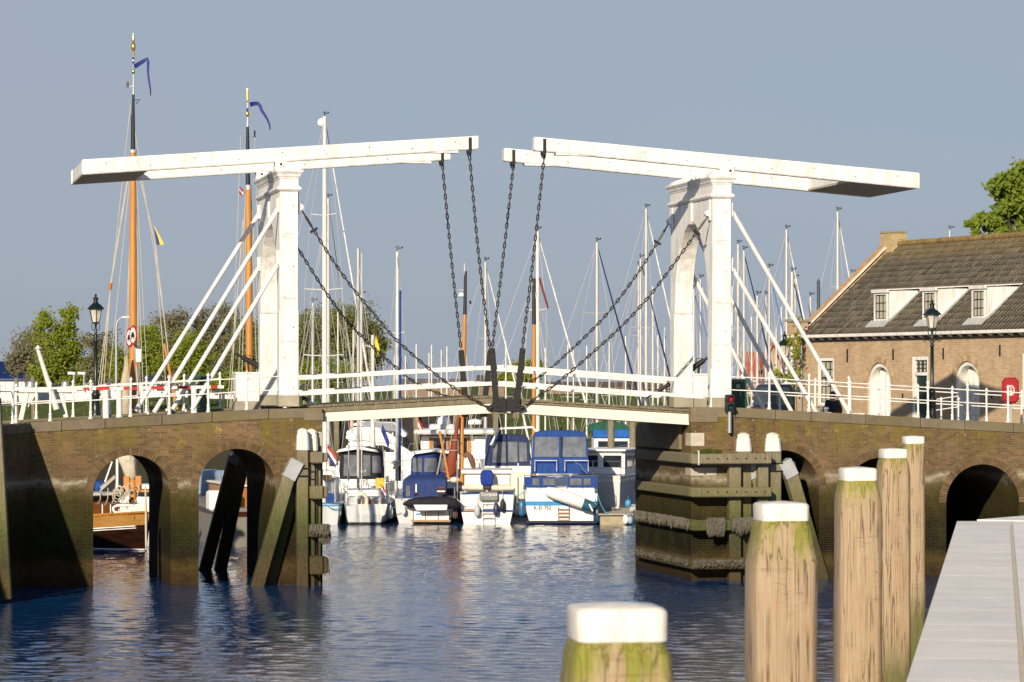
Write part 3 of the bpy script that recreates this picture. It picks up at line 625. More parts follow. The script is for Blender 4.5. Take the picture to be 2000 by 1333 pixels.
# ------------------------------------------------------------------ chains, every link an object
def link_mesh(L=.19, Wd=.094, r=.0185, n=6):
    pts = []; hw = Wd / 2 - r; hl = L / 2 - r - hw
    for k in range(7): a = -math.pi / 2 + math.pi * k / 6; pts.append((hl + hw * math.cos(a), hw * math.sin(a), 0))
    for k in range(7): a = math.pi / 2 + math.pi * k / 6; pts.append((-hl + hw * math.cos(a), hw * math.sin(a), 0))
    mb = MB(); mb.tube(pts, r, n, closed=True); return mb
_l = link_mesh().build('link', CHAINM, None, 60); LINK = _l.data; bpy.data.objects.remove(_l)
def chain(label, pix, v, rod=None, group='chains of the drawbridge'):
    pts = [B3(x, y, v) for x, y in pix]
    # smooth the measured points, then walk along in equal steps
    cur = []
    for i in range(len(pts) - 1):
        p0, p1, p2, p3 = pts[max(0, i - 1)], pts[i], pts[i + 1], pts[min(len(pts) - 1, i + 2)]
        for k in range(20):
            t = k / 20; cur.append(.5 * ((2 * p1) + (p2 - p0) * t + (2 * p0 - 5 * p1 + 4 * p2 - p3) * t * t + (3 * p1 - p0 - 3 * p2 + p3) * t ** 3))
    cur.append(pts[-1])
    root = TB('drawbridge_chain', label, 'chain', pts[0].x, v, pts[0].z, group); o = V(OFF[root.name])
    pitch = .19 - 2 * .0185 - .008; acc = 0; nxt = pitch / 2; idx = 0
    for a, b in zip(cur, cur[1:]):
        l = (b - a).length
        while acc + l > nxt:
            p = a + (b - a) * ((nxt - acc) / l); d = (b - a).normalized()
            y = V((0, 1, 0)); n = d.cross(y).normalized(); side = n if idx % 2 == 0 else y
            up = d.cross(side).normalized(); M = Matrix((d, side, up)).transposed()
            k = bpy.data.objects.new('link', LINK); C.objects.link(k); k.parent = root; k.location = p - o; k.rotation_euler = M.to_euler(); nxt += pitch; idx += 1
        acc += l
    if rod:
        a, b = B3(*rod[0], v), B3(*rod[1], v)
        mb = MB(); mb.tube([a, a + (b - a) * .3, a + (b - a) * .32, a + (b - a) * .8, a + (b - a) * .82, b], [.022, .022, .034, .034, .022, .022], 8); mb.build('tension_rod', CHAINM, root, 40)
        d = (b - a).normalized(); n = V((0, 1, 0))
        mb = MB(); mb.bar(b - d.cross(n) * .12, b + d.cross(n) * .12, .07, .07, d); mb.build('shackle', CHAINM, root, bevel=.015)
    return root
VR = .26 + 4.45
chain('front lifting chain from the left beams to the middle of the deck', [(917, 303), (935, 500), (957, 681)], .26)
chain('rear lifting chain from the left beams, the leftmost hanging one', [(864, 322), (882, 510), (900.5, 683)], VR)
chain('front lifting chain from the right beams, the rightmost hanging one', [(1063.5, 300), (1042, 500), (1020, 681)], .26)
chain('rear lifting chain from the right beams crossing to the middle', [(1003, 322), (982, 510), (961, 683)], VR)
chain('slanting front stay chain from the left gate to the deck tip', [(613, 450), (650, 509), (695, 571), (755, 643), (775, 665), (837, 720), (890, 760), (956, 798)], .0, ((590, 412), (613, 450)))
chain('slanting rear stay chain from behind the left gate pillar', [(567, 458), (583, 487), (627, 557), (662, 607), (695, 646), (720, 670), (770, 715), (810, 747), (862, 771), (905, 783)], VR, ((548, 425), (567, 458)))
chain('slanting front stay chain from the right gate to the deck tip', [(1360.5, 454), (1335, 490), (1296, 543), (1257, 592), (1201, 650), (1102, 737), (1052, 774), (1016, 798)], .0, ((1383, 422), (1360.5, 454)))
chain('slanting rear stay chain from the far pillar of the right gate', [(1284, 474), (1245, 535), (1191, 607), (1152, 649), (1102, 696), (1076, 719), (1041, 744), (994, 773)], VR, ((1305.5, 438), (1284, 474)))

# ------------------------------------------------------------------ railings on the approaches
def post_mb(): return MB().lathe([(.060, 0), (.060, .03), (.045, .05), (.036, .16), (.046, .17), (.046, .20), (.029, .22), (.029, .47), (.042, .48), (.047, .51), (.042, .54), (.029, .55), (.028, .82), (.044, .84), (.050, .88), (.044, .92), (.024, .94), (.022, .97), (.040, .99), (.048, 1.02), (.038, 1.05), (.012, 1.07), (.005, 1.10)], n=10)
_p = post_mb().build('post', WP, None, 35); POST = _p.data; bpy.data.objects.remove(_p)
def railing(label, cols, v, ends=(None, None), zo=0.0):
    us = [fu(c, v) for c in cols]; root = TB('white_railing', label, 'railing', us[0], v, zdeck(us[0]) + zo, 'white railings of the bridge'); o = V(OFF[root.name])
    for u in us:
        k = bpy.data.objects.new('post', POST); C.objects.link(k); k.parent = root; k.location = V((u, v, zdeck(u) + zo)) - o; k.rotation_euler = (0, random.uniform(-.012, .012), 0)
    ue = ([ends[0]] if ends[0] is not None else []) + us + ([ends[1]] if ends[1] is not None else [])
    for h in (.88, .51):
        mb = MB(); mb.tube([(u, v, zdeck(u) + h + zo) for u in ue], .0175, 6); mb.build('rail', WP, root, 60)
    return root
railing('white iron railing along the near edge left of the gate', [31, 98, 177, 255, 331, 407, 482, 557], .05, (None, fu(580, .05)))
railing('white iron railing along the far edge behind the lamp on the left', [-2, 71, 143, 214, 286, 359, 430], VB - .25, (-17, None))
railing('white iron railing along the near edge right of the gate', [1389.5, 1502.5, 1580, 1657.6, 1735, 1812.5, 1890, 1969, 2048], .05)
railing('white iron railing along the far edge in front of the brick house', [1450, 1523, 1592, 1661, 1727, 1793.5, 1860, 1927, 1995, 2060], VB - .25)
# handrail that drops from the far railing beside the arched door
rt = TB('handrail', 'small white handrail by the arched door behind the far railing', 'handrail', fu(1838, 8.5), 8.5, 3.66)
for c in (1838.5, 1872):
    u, z = B(c, 776, 8.5); mb = MB(); mb.lathe([(.04, 3.66), (.03, 3.8), (.03, z - .1), (.045, z - .08), (.045, z - .03), (.01, z)], (u, 8.5, 0), 8); mb.build('post', WP, rt, 40)
for y0 in (779, 800):
    a, b = B3(1812, y0 + 4, 8.5), B3(1872, y0 - 5, 8.5); mb = MB(); mb.tube([a, b], .018, 6); mb.build('rail', WP, rt)
# railing on the wing wall at the far left
rt = T('white_railing', 'end of the white railing on the canal wall at the left edge', 'railing', wa + wd * .3 + V((-.22, 0, 4.44)), 0, 'white railings of the bridge')
for i in range(4):
    k = bpy.data.objects.new('post', POST); C.objects.link(k); k.parent = rt; k.location = wd * (1.25 * i + .5) + V((-.05 * i, 0, 0))
for h in (.88, .51): mb = MB(); mb.tube([V((0, 0, h)), wd * 5 + V((-.2, 0, h))], .0175, 6); mb.build('rail', WP, rt)

# ------------------------------------------------------------------ near quay on the right, where the viewer stands
ZQ = 3.8
e0 = V((1771 - 1000, 0)) ; E1 = V((2.25, 19.0)); E2 = V((5.55, 41.5)); qd = (E2 - E1).normalized(); qn = V((qd.y, -qd.x))
FARD = V((.53, .848))
S0 = E1 - qd * 26
mb = MB(); far = E2 + FARD * 14; poly = [S0, E2, far, V((60, far.y)), V((60, -8))]
mb.prism([tuple(p + (qn * .03 if i < 2 else V((0, 0)))) for i, p in enumerate(poly)], lambda a, b, d: (a, b, d), -1.2, ZQ - .13); struct('quay_body', mb, QB)
CONC = stone('quay_concrete', (.76, .72, .66), .0, .04, .3); SLAB = stone('quay_slab', (.80, .77, .72), .0, .04, .3); SAND = P('joint_sand', (.60, .52, .38), .95, 0, .25, 12, bmp=.3)
q0 = .645 + .038 + 4 * .804 + .004; mb = MB(); mb.prism([tuple(S0 + qn * q0 + qd * 4), tuple(S0 + qn * q0 + qd * ((E2 - S0).length + 1.7)), tuple(far + V((.6, -.2))), (59.9, far.y - .2), (59.9, -7.9)], lambda a, b, d: (a, b, d), ZQ - .125, ZQ - .004); struct('quay_surface', mb, SLAB)
QR = T('quay_edge', 'pale stone quay edge sloping away at the lower right', 'quay edge', (*E2, ZQ), 0, off=(*E2, ZQ))
L_ = (E2 - S0).length; s = L_; rv = random.Random(9)
CW = .645
while s > 4:                                             # coping stones along the water
    l = rv.choice((1.45, 1.5, 1.55)); a, b = s - l, s
    pa, pb = S0 + qd * (a + .004), S0 + qd * (b - .004); z = ZQ
    far_ = pb + qn * CW if s < L_ - .1 else pb + V((CW * 1.09, -.0))
    mb = MB(); mb.prism([tuple(pa), tuple(pb), tuple(far_), tuple(pa + qn * CW)], lambda p, q, d: (p, q, d), ZQ - .28, z); mb.build('coping_stone', CONC, QR); s -= l
mb = MB(); mb.prism([tuple(p) for p in (S0 + qd * 4 + qn * .004, E2 - qd * .01 + qn * .004, E2 - qd * .01 + qn * (CW - .004), S0 + qd * 4 + qn * (CW - .004))], lambda p, q, d: (p, q, d), ZQ - .2, ZQ - .0006); mb.build('mortar_bed', P('mortar_grey', (.30, .28, .25), .95, 0, .2, 5), QR)
s = 0; fn = V((-FARD.y, FARD.x)) * -1
while s < 12:                                            # the edge turns away at its far end
    pa, pb = E2 + V((CW * 1.09 + .012, 0)) * 0 + FARD * (s + .01 + (CW * .9 if s == 0 else 0)), E2 + FARD * (s + 1.49)
    mb = MB(); mb.prism([tuple(pa), tuple(pb), tuple(pb + fn * CW), tuple(pa + fn * CW)], lambda p, q, d: (p, q, d), ZQ - .28, ZQ); mb.build('coping_stone', CONC, QR, bevel=.008); s += 1.5
s = 4; row = 0
mb = MB(); pts = [S0 + qn * (CW + .002) + qd * 4, E2 + qn * (CW + .002) - qd * .02, E2 + qn * (CW + .035) - qd * .03, S0 + qn * (CW + .035) + qd * 4]
mb.prism([tuple(p) for p in pts], lambda p, q, d: (p, q, d), ZQ - .2, ZQ - .0015); mb.build('sand_joint', SAND, QR)
PVB = None
PV = T('quay_paving', 'light grey paving slabs beside the quay edge at the lower right corner', 'paving', (*(E1 + qn), ZQ), 0, off=(*(E1 + qn), ZQ))
mb = MB(); mb.prism([tuple(S0 + qn * (CW + .04) + qd * 8), tuple(S0 + qn * (CW + .04) + qd * (L_ - 1.2)), tuple(S0 + qn * (CW + 3.2) + qd * (L_ + 1.0)), tuple(S0 + qn * (CW + 3.2) + qd * 8)], lambda p, q, d: (p, q, d), ZQ - .115, ZQ - .0018); mb.build('paving_bed', P('mortar_grey'), PV)
for j in range(4):
    t = 8.0 + .37 * j
    while t < L_ + 2.2 + .55 * j:
        a0 = CW + .038 + j * .804; pa, pb = S0 + qd * (t + .004), S0 + qd * (t + 1.196)
        if t > L_ - 1.1 - .0 * j and j == 0: break
        mb = MB(); mb.prism([tuple(pa + qn * a0), tuple(pb + qn * a0), tuple(pb + qn * (a0 + .80)), tuple(pa + qn * (a0 + .80))], lambda p, q, d: (p, q, d), ZQ - .12, ZQ - .001); mb.build('paving_slab', SLAB, PV, bevel=0); t += 1.2

# five mooring posts with white caps
CAPM = white_paint('post_cap_white', (.78, .755, .69), (.30, .19, .10), .6, (5, 5, .6))
posts = [(1204, 1182, 12.0, .47, .44, 'nearest mooring post, only its white cap and mossy shoulders in view'),
         (1525, 982, 22.9, .465, .27, 'second nearest mooring post of bare oak with cracked front and white cap'),
         (1675, 914, 32.5, .44, .20, 'third mooring post of pale oak, left of the three crowded at the quay corner'),
         (1744, 877, 44.7, .43, .22, 'fourth mooring post, middle of the three crowded at the quay corner'),
         (1783.5, 852.5, 55.7, .375, .06, 'farthest and tallest looking mooring post beside the rightmost arch')]
for i, (px, py, Y, bw, sh, lab) in enumerate(posts):
    p = at(px, py, Y); zt = p.z; root = T('mooring_post', lab, 'mooring post', (p.x, p.y, 0), R(7 + 3 * (i % 2)), 'mooring posts along the quay')
    rp = random.Random(i)
    def sec(wd, ch, z, j=.006):
        h = wd / 2; q = [(-h + ch, -h), (h - ch, -h), (h, -h + ch), (h, h - ch), (h - ch, h), (-h + ch, h), (-h, h - ch), (-h, -h + ch)]
        return [(x + rp.uniform(-j, j), y + rp.uniform(-j, j), z) for x, y in q]
    bw *= .92; zc = zt - .125; cw = .322
    rings = [sec(bw * 1.02, .045, -1.2), sec(bw * 1.02, .045, 0.6)] + [sec(bw * (1.01 + rp.uniform(-.012, .012)), .045, z) for z in (1.2, 1.9, 2.6, 3.2, 3.7) if z < zc - sh - .1] + [sec(bw, .045, zc - sh - .02), sec(bw - (bw - cw) * .28, .04, zc - sh * .72), sec(cw + .025, .03, zc - .05), sec(cw - .012, .03, zc + .01)]
    mb = MB(); mb.loft(rings); mb.build('post_shaft', POSTW, root, 30, .006)
    mb = MB(); mb.loft([sec(cw, .022, zc, .001), sec(cw + .004, .022, zc + .108, .001), sec(cw - .022, .022, zc + .123, .001), sec(.05, .01, zc + .136, .001)]); mb.build('cap', CAPM, root, 30, .005, seg=1)

# ------------------------------------------------------------------ timber fenders at both abutments
def sq(mb, u, v, z0, z1, w, d=None, dz=.0):
    d = d or w; return mb.box(u - w / 2, u + w / 2, v - d / 2, v + d / 2, z0, z1)
def white_top(root, u, v, z, w, h=.52):
    rings = []
    for k, (s_, zz) in enumerate(((1.16, z - h), (1.12, z - h * .75), (1.0, z - .16), (.90, z - .145), (.92, z - .05), (.55, z - .005), (.1, z + .02))):
        q = w / 2 * s_; c = q * .35; rings.append([(u - q + c, v - q, zz), (u + q - c, v - q, zz), (u + q, v - q + c, zz), (u + q, v + q - c, zz), (u + q - c, v + q, zz), (u - q + c, v + q, zz), (u - q, v + q - c, zz), (u - q, v - q + c, zz)])
    mb = MB(); mb.loft(rings); mb.build('white_top', white_paint('peeling_white', (.78, .76, .70), (.20, .21, .06), .75, (4, 4, .5)), root, 25)
def seaweed(root, u0, u1, v, z, n, drop=.35, rs=1, along='u', vv=None):
    rg = random.Random(rs); mb = MB()
    for k in range(n):
        t = rg.random(); a = u0 + (u1 - u0) * t; b = v + (0 if vv is None else (vv - v) * t) - rg.uniform(0, .05); l = drop * rg.uniform(.35, 1.1); wd = rg.uniform(.012, .03); sw = rg.uniform(-.06, .06); zz = z + rg.uniform(-.08, .04)
        mb.add([(a - wd, b, zz), (a + wd, b - .02, zz), (a + wd * 1.4 + sw * .5, b - .05, zz - l * .6), (a - wd * 1.2 + sw * .5, b - .03, zz - l * .55), (a + sw, b - .03, zz - l)], [(0, 1, 2, 3), (3, 2, 4)])
    o = mb.build('seaweed', leaf_mats['weed'], root); o['kind'] = 'stuff'; return o
leaf_mats = {'weed': P('brown_seaweed', (.034, .028, .012), .6, 0, .5, 6)}
# right: beams wrap round the corner of the abutment on upright posts
FR = TB('timber_fender', 'weathered timber fender with weed hung beams round the right abutment corner', 'timber fender', UR + 1.5, -.7, 0)
vf = -.72; uL = UR - .22; VE = 5.9
beams = [(3.58, .29, 1505), (2.63, .27, 1505), (1.72, .30, 1498), (.66, .32, 1498)]
for bi, (z, h, pe) in enumerate(beams):
    ue = fu(pe, vf); um_ = uL + .12
    mb = MB(); mb.prism([(uL, VE), (uL + .28, VE), (uL + .28, vf + .13), (uL, vf - .13)], lambda a, b, d: (a, b, d), z - h, z); mb.build('fender_beam', TIM, FR, bevel=.025)
    mb = MB(); mb.prism([(uL + .012, vf - .145), (ue, vf - .145), (ue, vf + .13), (uL + .285, vf + .13)], lambda a, b, d: (a, b, d), z - h - .01, z - .012); mb.build('fender_beam', TIM, FR, bevel=.025)
    for k in range(7):
        t = um_ + .4 + k * (ue - um_ - .6) / 6; mb = MB(); mb.tube([(t, vf - .175, z - h * .5), (t, vf - .13, z - h * .5)], .022, 6); mb.build('bolt', IRON, FR)
mb = MB(); mb.prism([(uL + .235, 3.66), (uL + .265, 3.66), (uL + .265, 3.26), (uL + .235, 3.26)], lambda a, b, d: (a, d, b), vf - .18, vf + .1); mb.build('iron_band', P('galvanised', (.6, .6, .56), .5, .2), FR)
for px, w_, zt, zb in ((1434, .34, 3.30, -1), (1489, .30, 3.30, -1)):
    mb = MB(); sq(mb, fu(px, vf + .3), vf + .31, zb, zt, w_, .30); mb.build('upright', TIM, FR, bevel=.02)
for px, pt, w_ in ((1451, 846, .40), (1508, 846, .42)):
    u, z = B(px, pt, vf + .62); mb = MB(); sq(mb, u, vf + .62, -1, z - .50, w_ + .02, .38); mb.build('upright', TIM, FR, bevel=.02)
    white_top(FR, u, vf + .62, z, w_ * .96)
    for dz in (.86, 1.08):
        mb = MB(); mb.tube([(u - .28, vf + .40, z - dz), (u + .26, vf + .40, z - dz)], .02, 6); mb.build('bolt', IRON, FR)
for (tx, ty), (bx, by), v in (((1537, 905), (1612, 1158), vf + .62), ((1470, 905), (1530, 1158), vf + .66)):
    a, b = B3(tx, ty, v), B3(bx, by, v); b += (b - a) * .25
    mb = MB(); mb.bar(a, b, .36, .40, (0, 1, 0)); mb.build('raking_strut', TIM, FR, bevel=.02)
    d = (b - a).normalized(); mb = MB(); mb.bar(a - d * .06 - V((.10, 0, 0)), a + d * .40, .40, .45, (0, 1, 0)); mb.build('zinc_cap', LEADM, FR, bevel=.01)
z = beams[2][0]; seaweed(FR, uL + .5, fu(1412, vf), vf - .15, z + .02, 420, .42, 2); seaweed(FR, fu(1430, vf), fu(1490, vf), vf - .15, z + .02, 260, .40, 3)
seaweed(FR, uL - .02, uL - .01, VE, z + .01, 300, .26, 4, vv=vf); seaweed(FR, uL + .1, fu(1480, vf), vf - .16, beams[3][0] - .10, 300, .13, 5); seaweed(FR, uL - .02, uL - .01, VE, beams[3][0] - .08, 200, .12, 6, vv=vf)
mb = MB(); rg = random.Random(5)
for k in range(150):
    a = rg.uniform(fu(1358, vf), fu(1408, vf)); b = vf - .05 + rg.uniform(-.1, .2); l = rg.uniform(.06, .2) * (1 - abs(a - fu(1384, vf)) * .8); t = rg.uniform(-.10, .10); wd = .016; z = beams[0][0] - .01
    mb.add([(a - wd, b, z), (a + wd, b, z), (a + t + wd, b - .03, z + l * .7), (a + t * 1.6, b - .05, z + l)], [(0, 1, 2, 3)])
WEEDG = leaf_mat('weed_leaf', (.05, .085, .012), (.11, .12, .02), .2)
o = mb.build('fern_tuft', WEEDG, None, off=(fu(1384, vf), vf, beams[0][0])); tag(o, 'small green fern growing on the top beam of the right timber fender', 'fern'); o.location = W(fu(1384, vf), vf, beams[0][0]); o.rotation_euler = (0, 0, TH)
# left: pile cluster with beams seen end on
FL = TB('timber_fender', 'mossy timber fender piles with raking strut at the left abutment corner', 'timber fender', UL - .3, -.6, 0)
vl = -.62
for (x0, x1, top, m_, dv) in ((579, 601, 878, 1, 0), (603, 616, 905, 0, .22), (617, 630, 905, 0, .45)):
    ua, ub = fu(x0, vl), fu(x1, vl); zt = B(x0, top, vl)[1]; mb = MB(); mb.box(ua, ub, vl - .15 + dv, vl + .18 + dv, -1, zt); mb.build('upright', TIM, FL, bevel=.02)
for px, pt, dv in ((591, 838, 0), (608, 839, .35)):
    u, z = B(px, pt, vl + dv); white_top(FL, u, vl + .02 + dv, z, .30, .58)
    if dv: mb = MB(); mb.box(u - .17, u + .15, vl + .2, vl + .55, -1, z - .56); mb.build('upright', TIM, FL, bevel=.02)
for x0, x1, y0, y1 in ((603, 639, 883, 905), (602, 639, 949, 975), (600, 640, 1024, 1049), (602, 639, 1086, 1122)):
    ua, ub = fu(x0, vl), fu(x1, vl); z1, z0 = B(x0, y0, vl)[1], B(x0, y1, vl)[1]
    mb = MB(); mb.box(ua + .02, ub - .14, vl - .27, VB + .6, z0, z1); mb.build('fender_beam', TIM, FL, bevel=.03)
    mb = MB(); mb.box(ub - .135, ub, vl - .20, VB + .6, z0 + .03, z1 - .03); mb.build('fender_beam', TIM, FL, bevel=.03)
for (tx, ty), (bx, by), w_, v in (((570, 907), (499, 1157), .36, vl - .05), ((571, 960), (523, 1150), .24, vl + .5)):
    a, b = B3(tx, ty, v), B3(bx, by, v); b += (b - a) * .25; d = (b - a).normalized()
    mb = MB(); mb.bar(a, b, .34, w_, (0, 1, 0)); mb.build('raking_strut', TIM, FL, bevel=.02)
    if w_ > .3: mb = MB(); mb.bar(a - d * .10 + V((.12, 0, 0)), a + d * .40, .38, w_ + .05, (0, 1, 0)); mb.build('zinc_cap', LEADM, FL, bevel=.01)
for y in (915, 930):
    a, b = B3(581, y, vl - .2), B3(607, y, vl - .2); mb = MB(); mb.tube([a, b], .02, 6); mb.build('bolt', IRON, FL)
seaweed(FL, fu(603, vl), fu(640, vl), vl - .27, B(600, 1026, vl)[1], 120, .26, 7); seaweed(FL, fu(622, vl), fu(641, vl), vl - .1, B(600, 1026, vl)[1], 120, .5, 8); seaweed(FL, fu(622, vl), fu(640, vl), vl - .1, B(600, 1095, vl)[1], 110, .35, 9)
# dark raking struts behind the second arch
FB = TB('timber_fender', 'dark slanting timber struts seen through the second arch', 'timber fender', fu(450, 7.6), 7.6, 0)
for (tx, ty), (bx, by), w_ in (((455, 903), (396, 1130), .40), ((474, 905), (428, 1125), .46)):
    a, b = B3(tx, ty, 7.6), B3(bx, by, 7.6); b += (b - a) * .2; a -= (b - a) * .04; mb = MB(); mb.bar(a, b, .34, w_, (0, 1, 0)); mb.build('raking_strut', TIM, FB, bevel=.02)
a = B3(462, 905, 7.6); mb = MB(); mb.bar(a + V((-.18, -.01, .22)), a + V((.35, -.01, -.12)), .36, .42, (0, 1, 0)); mb.build('zinc_cap', LEADM, FB, bevel=.01)
# single leaning pile at the left edge of the picture
p = at(3, 985, 84.0); q = at(-9, 778, 84.0); q2 = p + (p - q) * .9
rt = T('timber_pile', 'grey timber pile leaning at the left edge before the dark canal wall', 'pile', (q2.x, q2.y, 0), off=(q2.x, q2.y, 0))
mb = MB(); mb.bar(q2, q, .26, .26, (0, 1, 0)); mb.build('pile_shaft', TIM, rt, bevel=.02)

# ------------------------------------------------------------------ lamps, signs, cabinets on the bridge
def lantern(root, x, y, z, s=1.0):
    "hexagonal street lantern, z is the bottom of the glass"
    def ring(r, zz, n=6, o=0): return [(x + r * math.cos(2 * math.pi * (k + .5) / n + o), y + r * math.sin(2 * math.pi * (k + .5) / n + o), z + zz) for k in range(n)]
    mb = MB(); mb.loft([ring(.105 * s, .02 * s), ring(.19 * s, .39 * s)]); mb.build('lamp_glass', LAMPG, root)
    mb = MB(); mb.tube([(x, y, z + .03 * s), (x, y, z + .2 * s)], .022 * s, 6); mb.ball((x, y, z + .22 * s), .04 * s, 8); mb.build('bulb', WHITECV, root, 60)
    a, b = ring(.108 * s, 0), ring(.196 * s, .40 * s)
    for k in range(6): mb = MB(); mb.bar(a[k], b[k], .016 * s, .016 * s); mb.build('lantern_bar', GREENP, root)
    mb = MB(); mb.loft([ring(.12 * s, -.025 * s), ring(.12 * s, .018 * s)]); mb.build('lantern_base', GREENP, root)
    mb = MB(); mb.loft([ring(.265 * s, .385 * s), ring(.27 * s, .41 * s), ring(.17 * s, .51 * s), ring(.085 * s, .565 * s)]); mb.build('lamp_hood', GREENP, root)
    mb = MB(); mb.lathe([(.085, .56), (.085, .585), (.065, .59), (.065, .68), (.085, .69), (.085, .71), (.03, .745), (.022, .765), (.035, .79), (.025, .815), (.008, .83), (.004, .87)] if s == 1 else [(r * s, zz * s) for r, zz in [(.085, .56), (.065, .59), (.065, .68), (.085, .70), (.03, .745), (.035, .79), (.004, .87)]], (x, y, z), 10); mb.build('finial', GREENP, root, 40)
def street_lamp(label, px, ptop, pbase, v):
    u, zb = B(px, pbase, v); zt = B(px, ptop, v)[1]; h = zt - zb; root = TB('street_lamp', label, 'street lamp', u, v, zb, 'old street lamps with square lanterns')
    zg = zt - .87
    mb = MB(); mb.lathe([(.15, 0), (.15, .06), (.12, .10), (.11, .55), (.13, .58), (.13, .62), (.085, .68), (.075, .78), (.10, .80), (.10, .84), (.055, .90), (.050, h * .6), (.065, h * .6 + .02), (.065, h * .6 + .05), (.042, h * .6 + .08), (.038, h - 1.30), (.06, h - 1.28), (.06, h - 1.23), (.035, h - 1.2), (.030, h - .95), (.05, h - .9)], (u, v, zb), 12); mb.build('post', GREENP, root, 40)
    for s in (-1, 1):                                     # ladder rest with scrolled ends
        pts = [(u, v, zb + h - 1.25)] + [(u + s * (.06 + .16 * t), v, zb + h - 1.25 + .05 * math.sin(t * 3.1)) for t in (.2, .45, .7, 1)] + [(u + s * (.22 + .05 * math.sin(a)), v, zb + h - 1.20 + .05 - .05 * math.cos(a) - .05) for a in (.6, 1.6, 2.6, 3.6, 4.6)]
        mb = MB(); mb.tube(pts, .013, 6); mb.build('bracket', GREENP, root, 60)
        pts = [(u + s * .01, v, zb + h - 1.12), (u + s * .10, v, zb + h - 1.06), (u + s * .12, v, zb + h - .98), (u + s * .10, v, zb + h - .90)]
        mb = MB(); mb.tube(pts, .011, 6); mb.build('bracket', GREENP, root, 60)
    lantern(root, u, v, zg); return root
street_lamp('dark green street lamp beside the leaning brown mast on the left approach', 187, 572, 812, 5.6)
street_lamp('dark green street lamp in front of the brick house and its middle dormer', 1820.5, 583, 821, .62)
# two round signs back to back on one pole, and a white plate
u, zb = B(273, 806, .8); root = TB('traffic_sign', 'two round red edged prohibition signs on one grey pole by the brown mast', 'traffic sign', u, .8, zb)
a, b = B3(274, 807, .8), B3(262, 668, .8); mb = MB(); mb.tube([a, a + (b - a) * .55, b + V((0, 0, .28))], .030, 8); mb.build('pole', GREYP, root, 40)
def round_sign(cx, cy, yaw, r=.275, hz=.8):
    c = B3(cx, cy, hz); ax = V((math.cos(yaw), math.sin(yaw), 0)); n = V((ax.y, -ax.x, 0)); up = V((0, 0, 1))
    def disc(rr, d0, d1, m, name, par, seg=28):
        mb = MB(); mb.loft([[c + ax * rr * math.cos(2 * math.pi * k / seg) + up * rr * math.sin(2 * math.pi * k / seg) + n * d for k in range(seg)] for d in (d0, d1)]); return mb.build(name, m, par)
    s = disc(r, -.012, .012, REDP, 'sign_disc', root); disc(r * .76, .0125, .0165, FLAGW, 'sign_face', s)
    def bx(x0, x1, z0, z1): mb.add([c + ax * x + up * z + n * d for d in (.017, .0205) for x, z in ((x0, z0), (x1, z0), (x1, z1), (x0, z1))], [(0, 1, 2, 3), (4, 5, 6, 7), (0, 1, 5, 4), (1, 2, 6, 5), (2, 3, 7, 6), (3, 0, 4, 7)])
    mb = MB(); bx(-.13, .13, -.06, .02); bx(-.095, .095, .021, .075); bx(-.115, -.06, -.105, -.061); bx(.06, .115, -.105, -.061); mb.build('car_symbol', RUB, s)
round_sign(260.5, 655, R(-74), hz=.5)
round_sign(253.5, 660, R(-74), hz=1.12)
c = B3(270.5, 693, .75); mb = MB(); mb.box(c.x - .06, c.x + .07, .72, .75, c.z - .2, c.z + .2); mb.build('number_plate', FLAGW, root, bevel=.004)
mb = MB(); mb.box(c.x - .085, c.x - .02, .755, .79, c.z - .23, c.z + .26); mb.build('plate_holder', GREYP, root)
c = B3(266.5, 712, .8); mb = MB(); mb.tube([c - V((0, 0, .05)), c + V((0, 0, .05))], .035, 8); mb.build('orange_band', ORGP, root)
# barrier booms with red bands and their short posts
def boom(label, x0, x1, y0, y1, v, reds, posts_, grp='barrier booms of the bridge'):
    a, b = B3(x0, y0, v), B3(x1, y1, v); root = TB('barrier_boom', label, 'barrier', a.x, v, a.z, grp)
    cuts = sorted(set([x0, x1] + [c for r in reds for c in r])); n = 0
    for c0, c1 in zip(cuts, cuts[1:]):
        t0, t1 = (c0 - x0) / (x1 - x0), (c1 - x0) / (x1 - x0); isr = any(r[0] <= c0 and c1 <= r[1] for r in reds)
        mb = MB(); mb.bar(a + (b - a) * t0, a + (b - a) * t1, .06, .085); mb.build('red_band' if isr else 'white_band', REDP if isr else WP, root)
    for p in posts_:
        u = fu(p, v); zz = a.z + (b.z - a.z) * (p - x0) / (x1 - x0); mb = MB(); mb.lathe([(.10, zdeck(u) - .06), (.085, zdeck(u) + .02), (.085, zz - .10), (.095, zz - .09), (.095, zz - .045)], (u, v, 0), 10); mb.build('boom_post', WP, root, 40)
    return root
boom('red and white barrier boom in front of the brown mast on the left', 148, 276, 759, 759, 3.2, [(162, 175), (187, 214), (241, 268)], [207, 233])
boom('red and white barrier boom crossing the left gate struts', 274, 437, 758, 756, 3.6, [(295, 320), (347, 372), (411, 425)], [379])
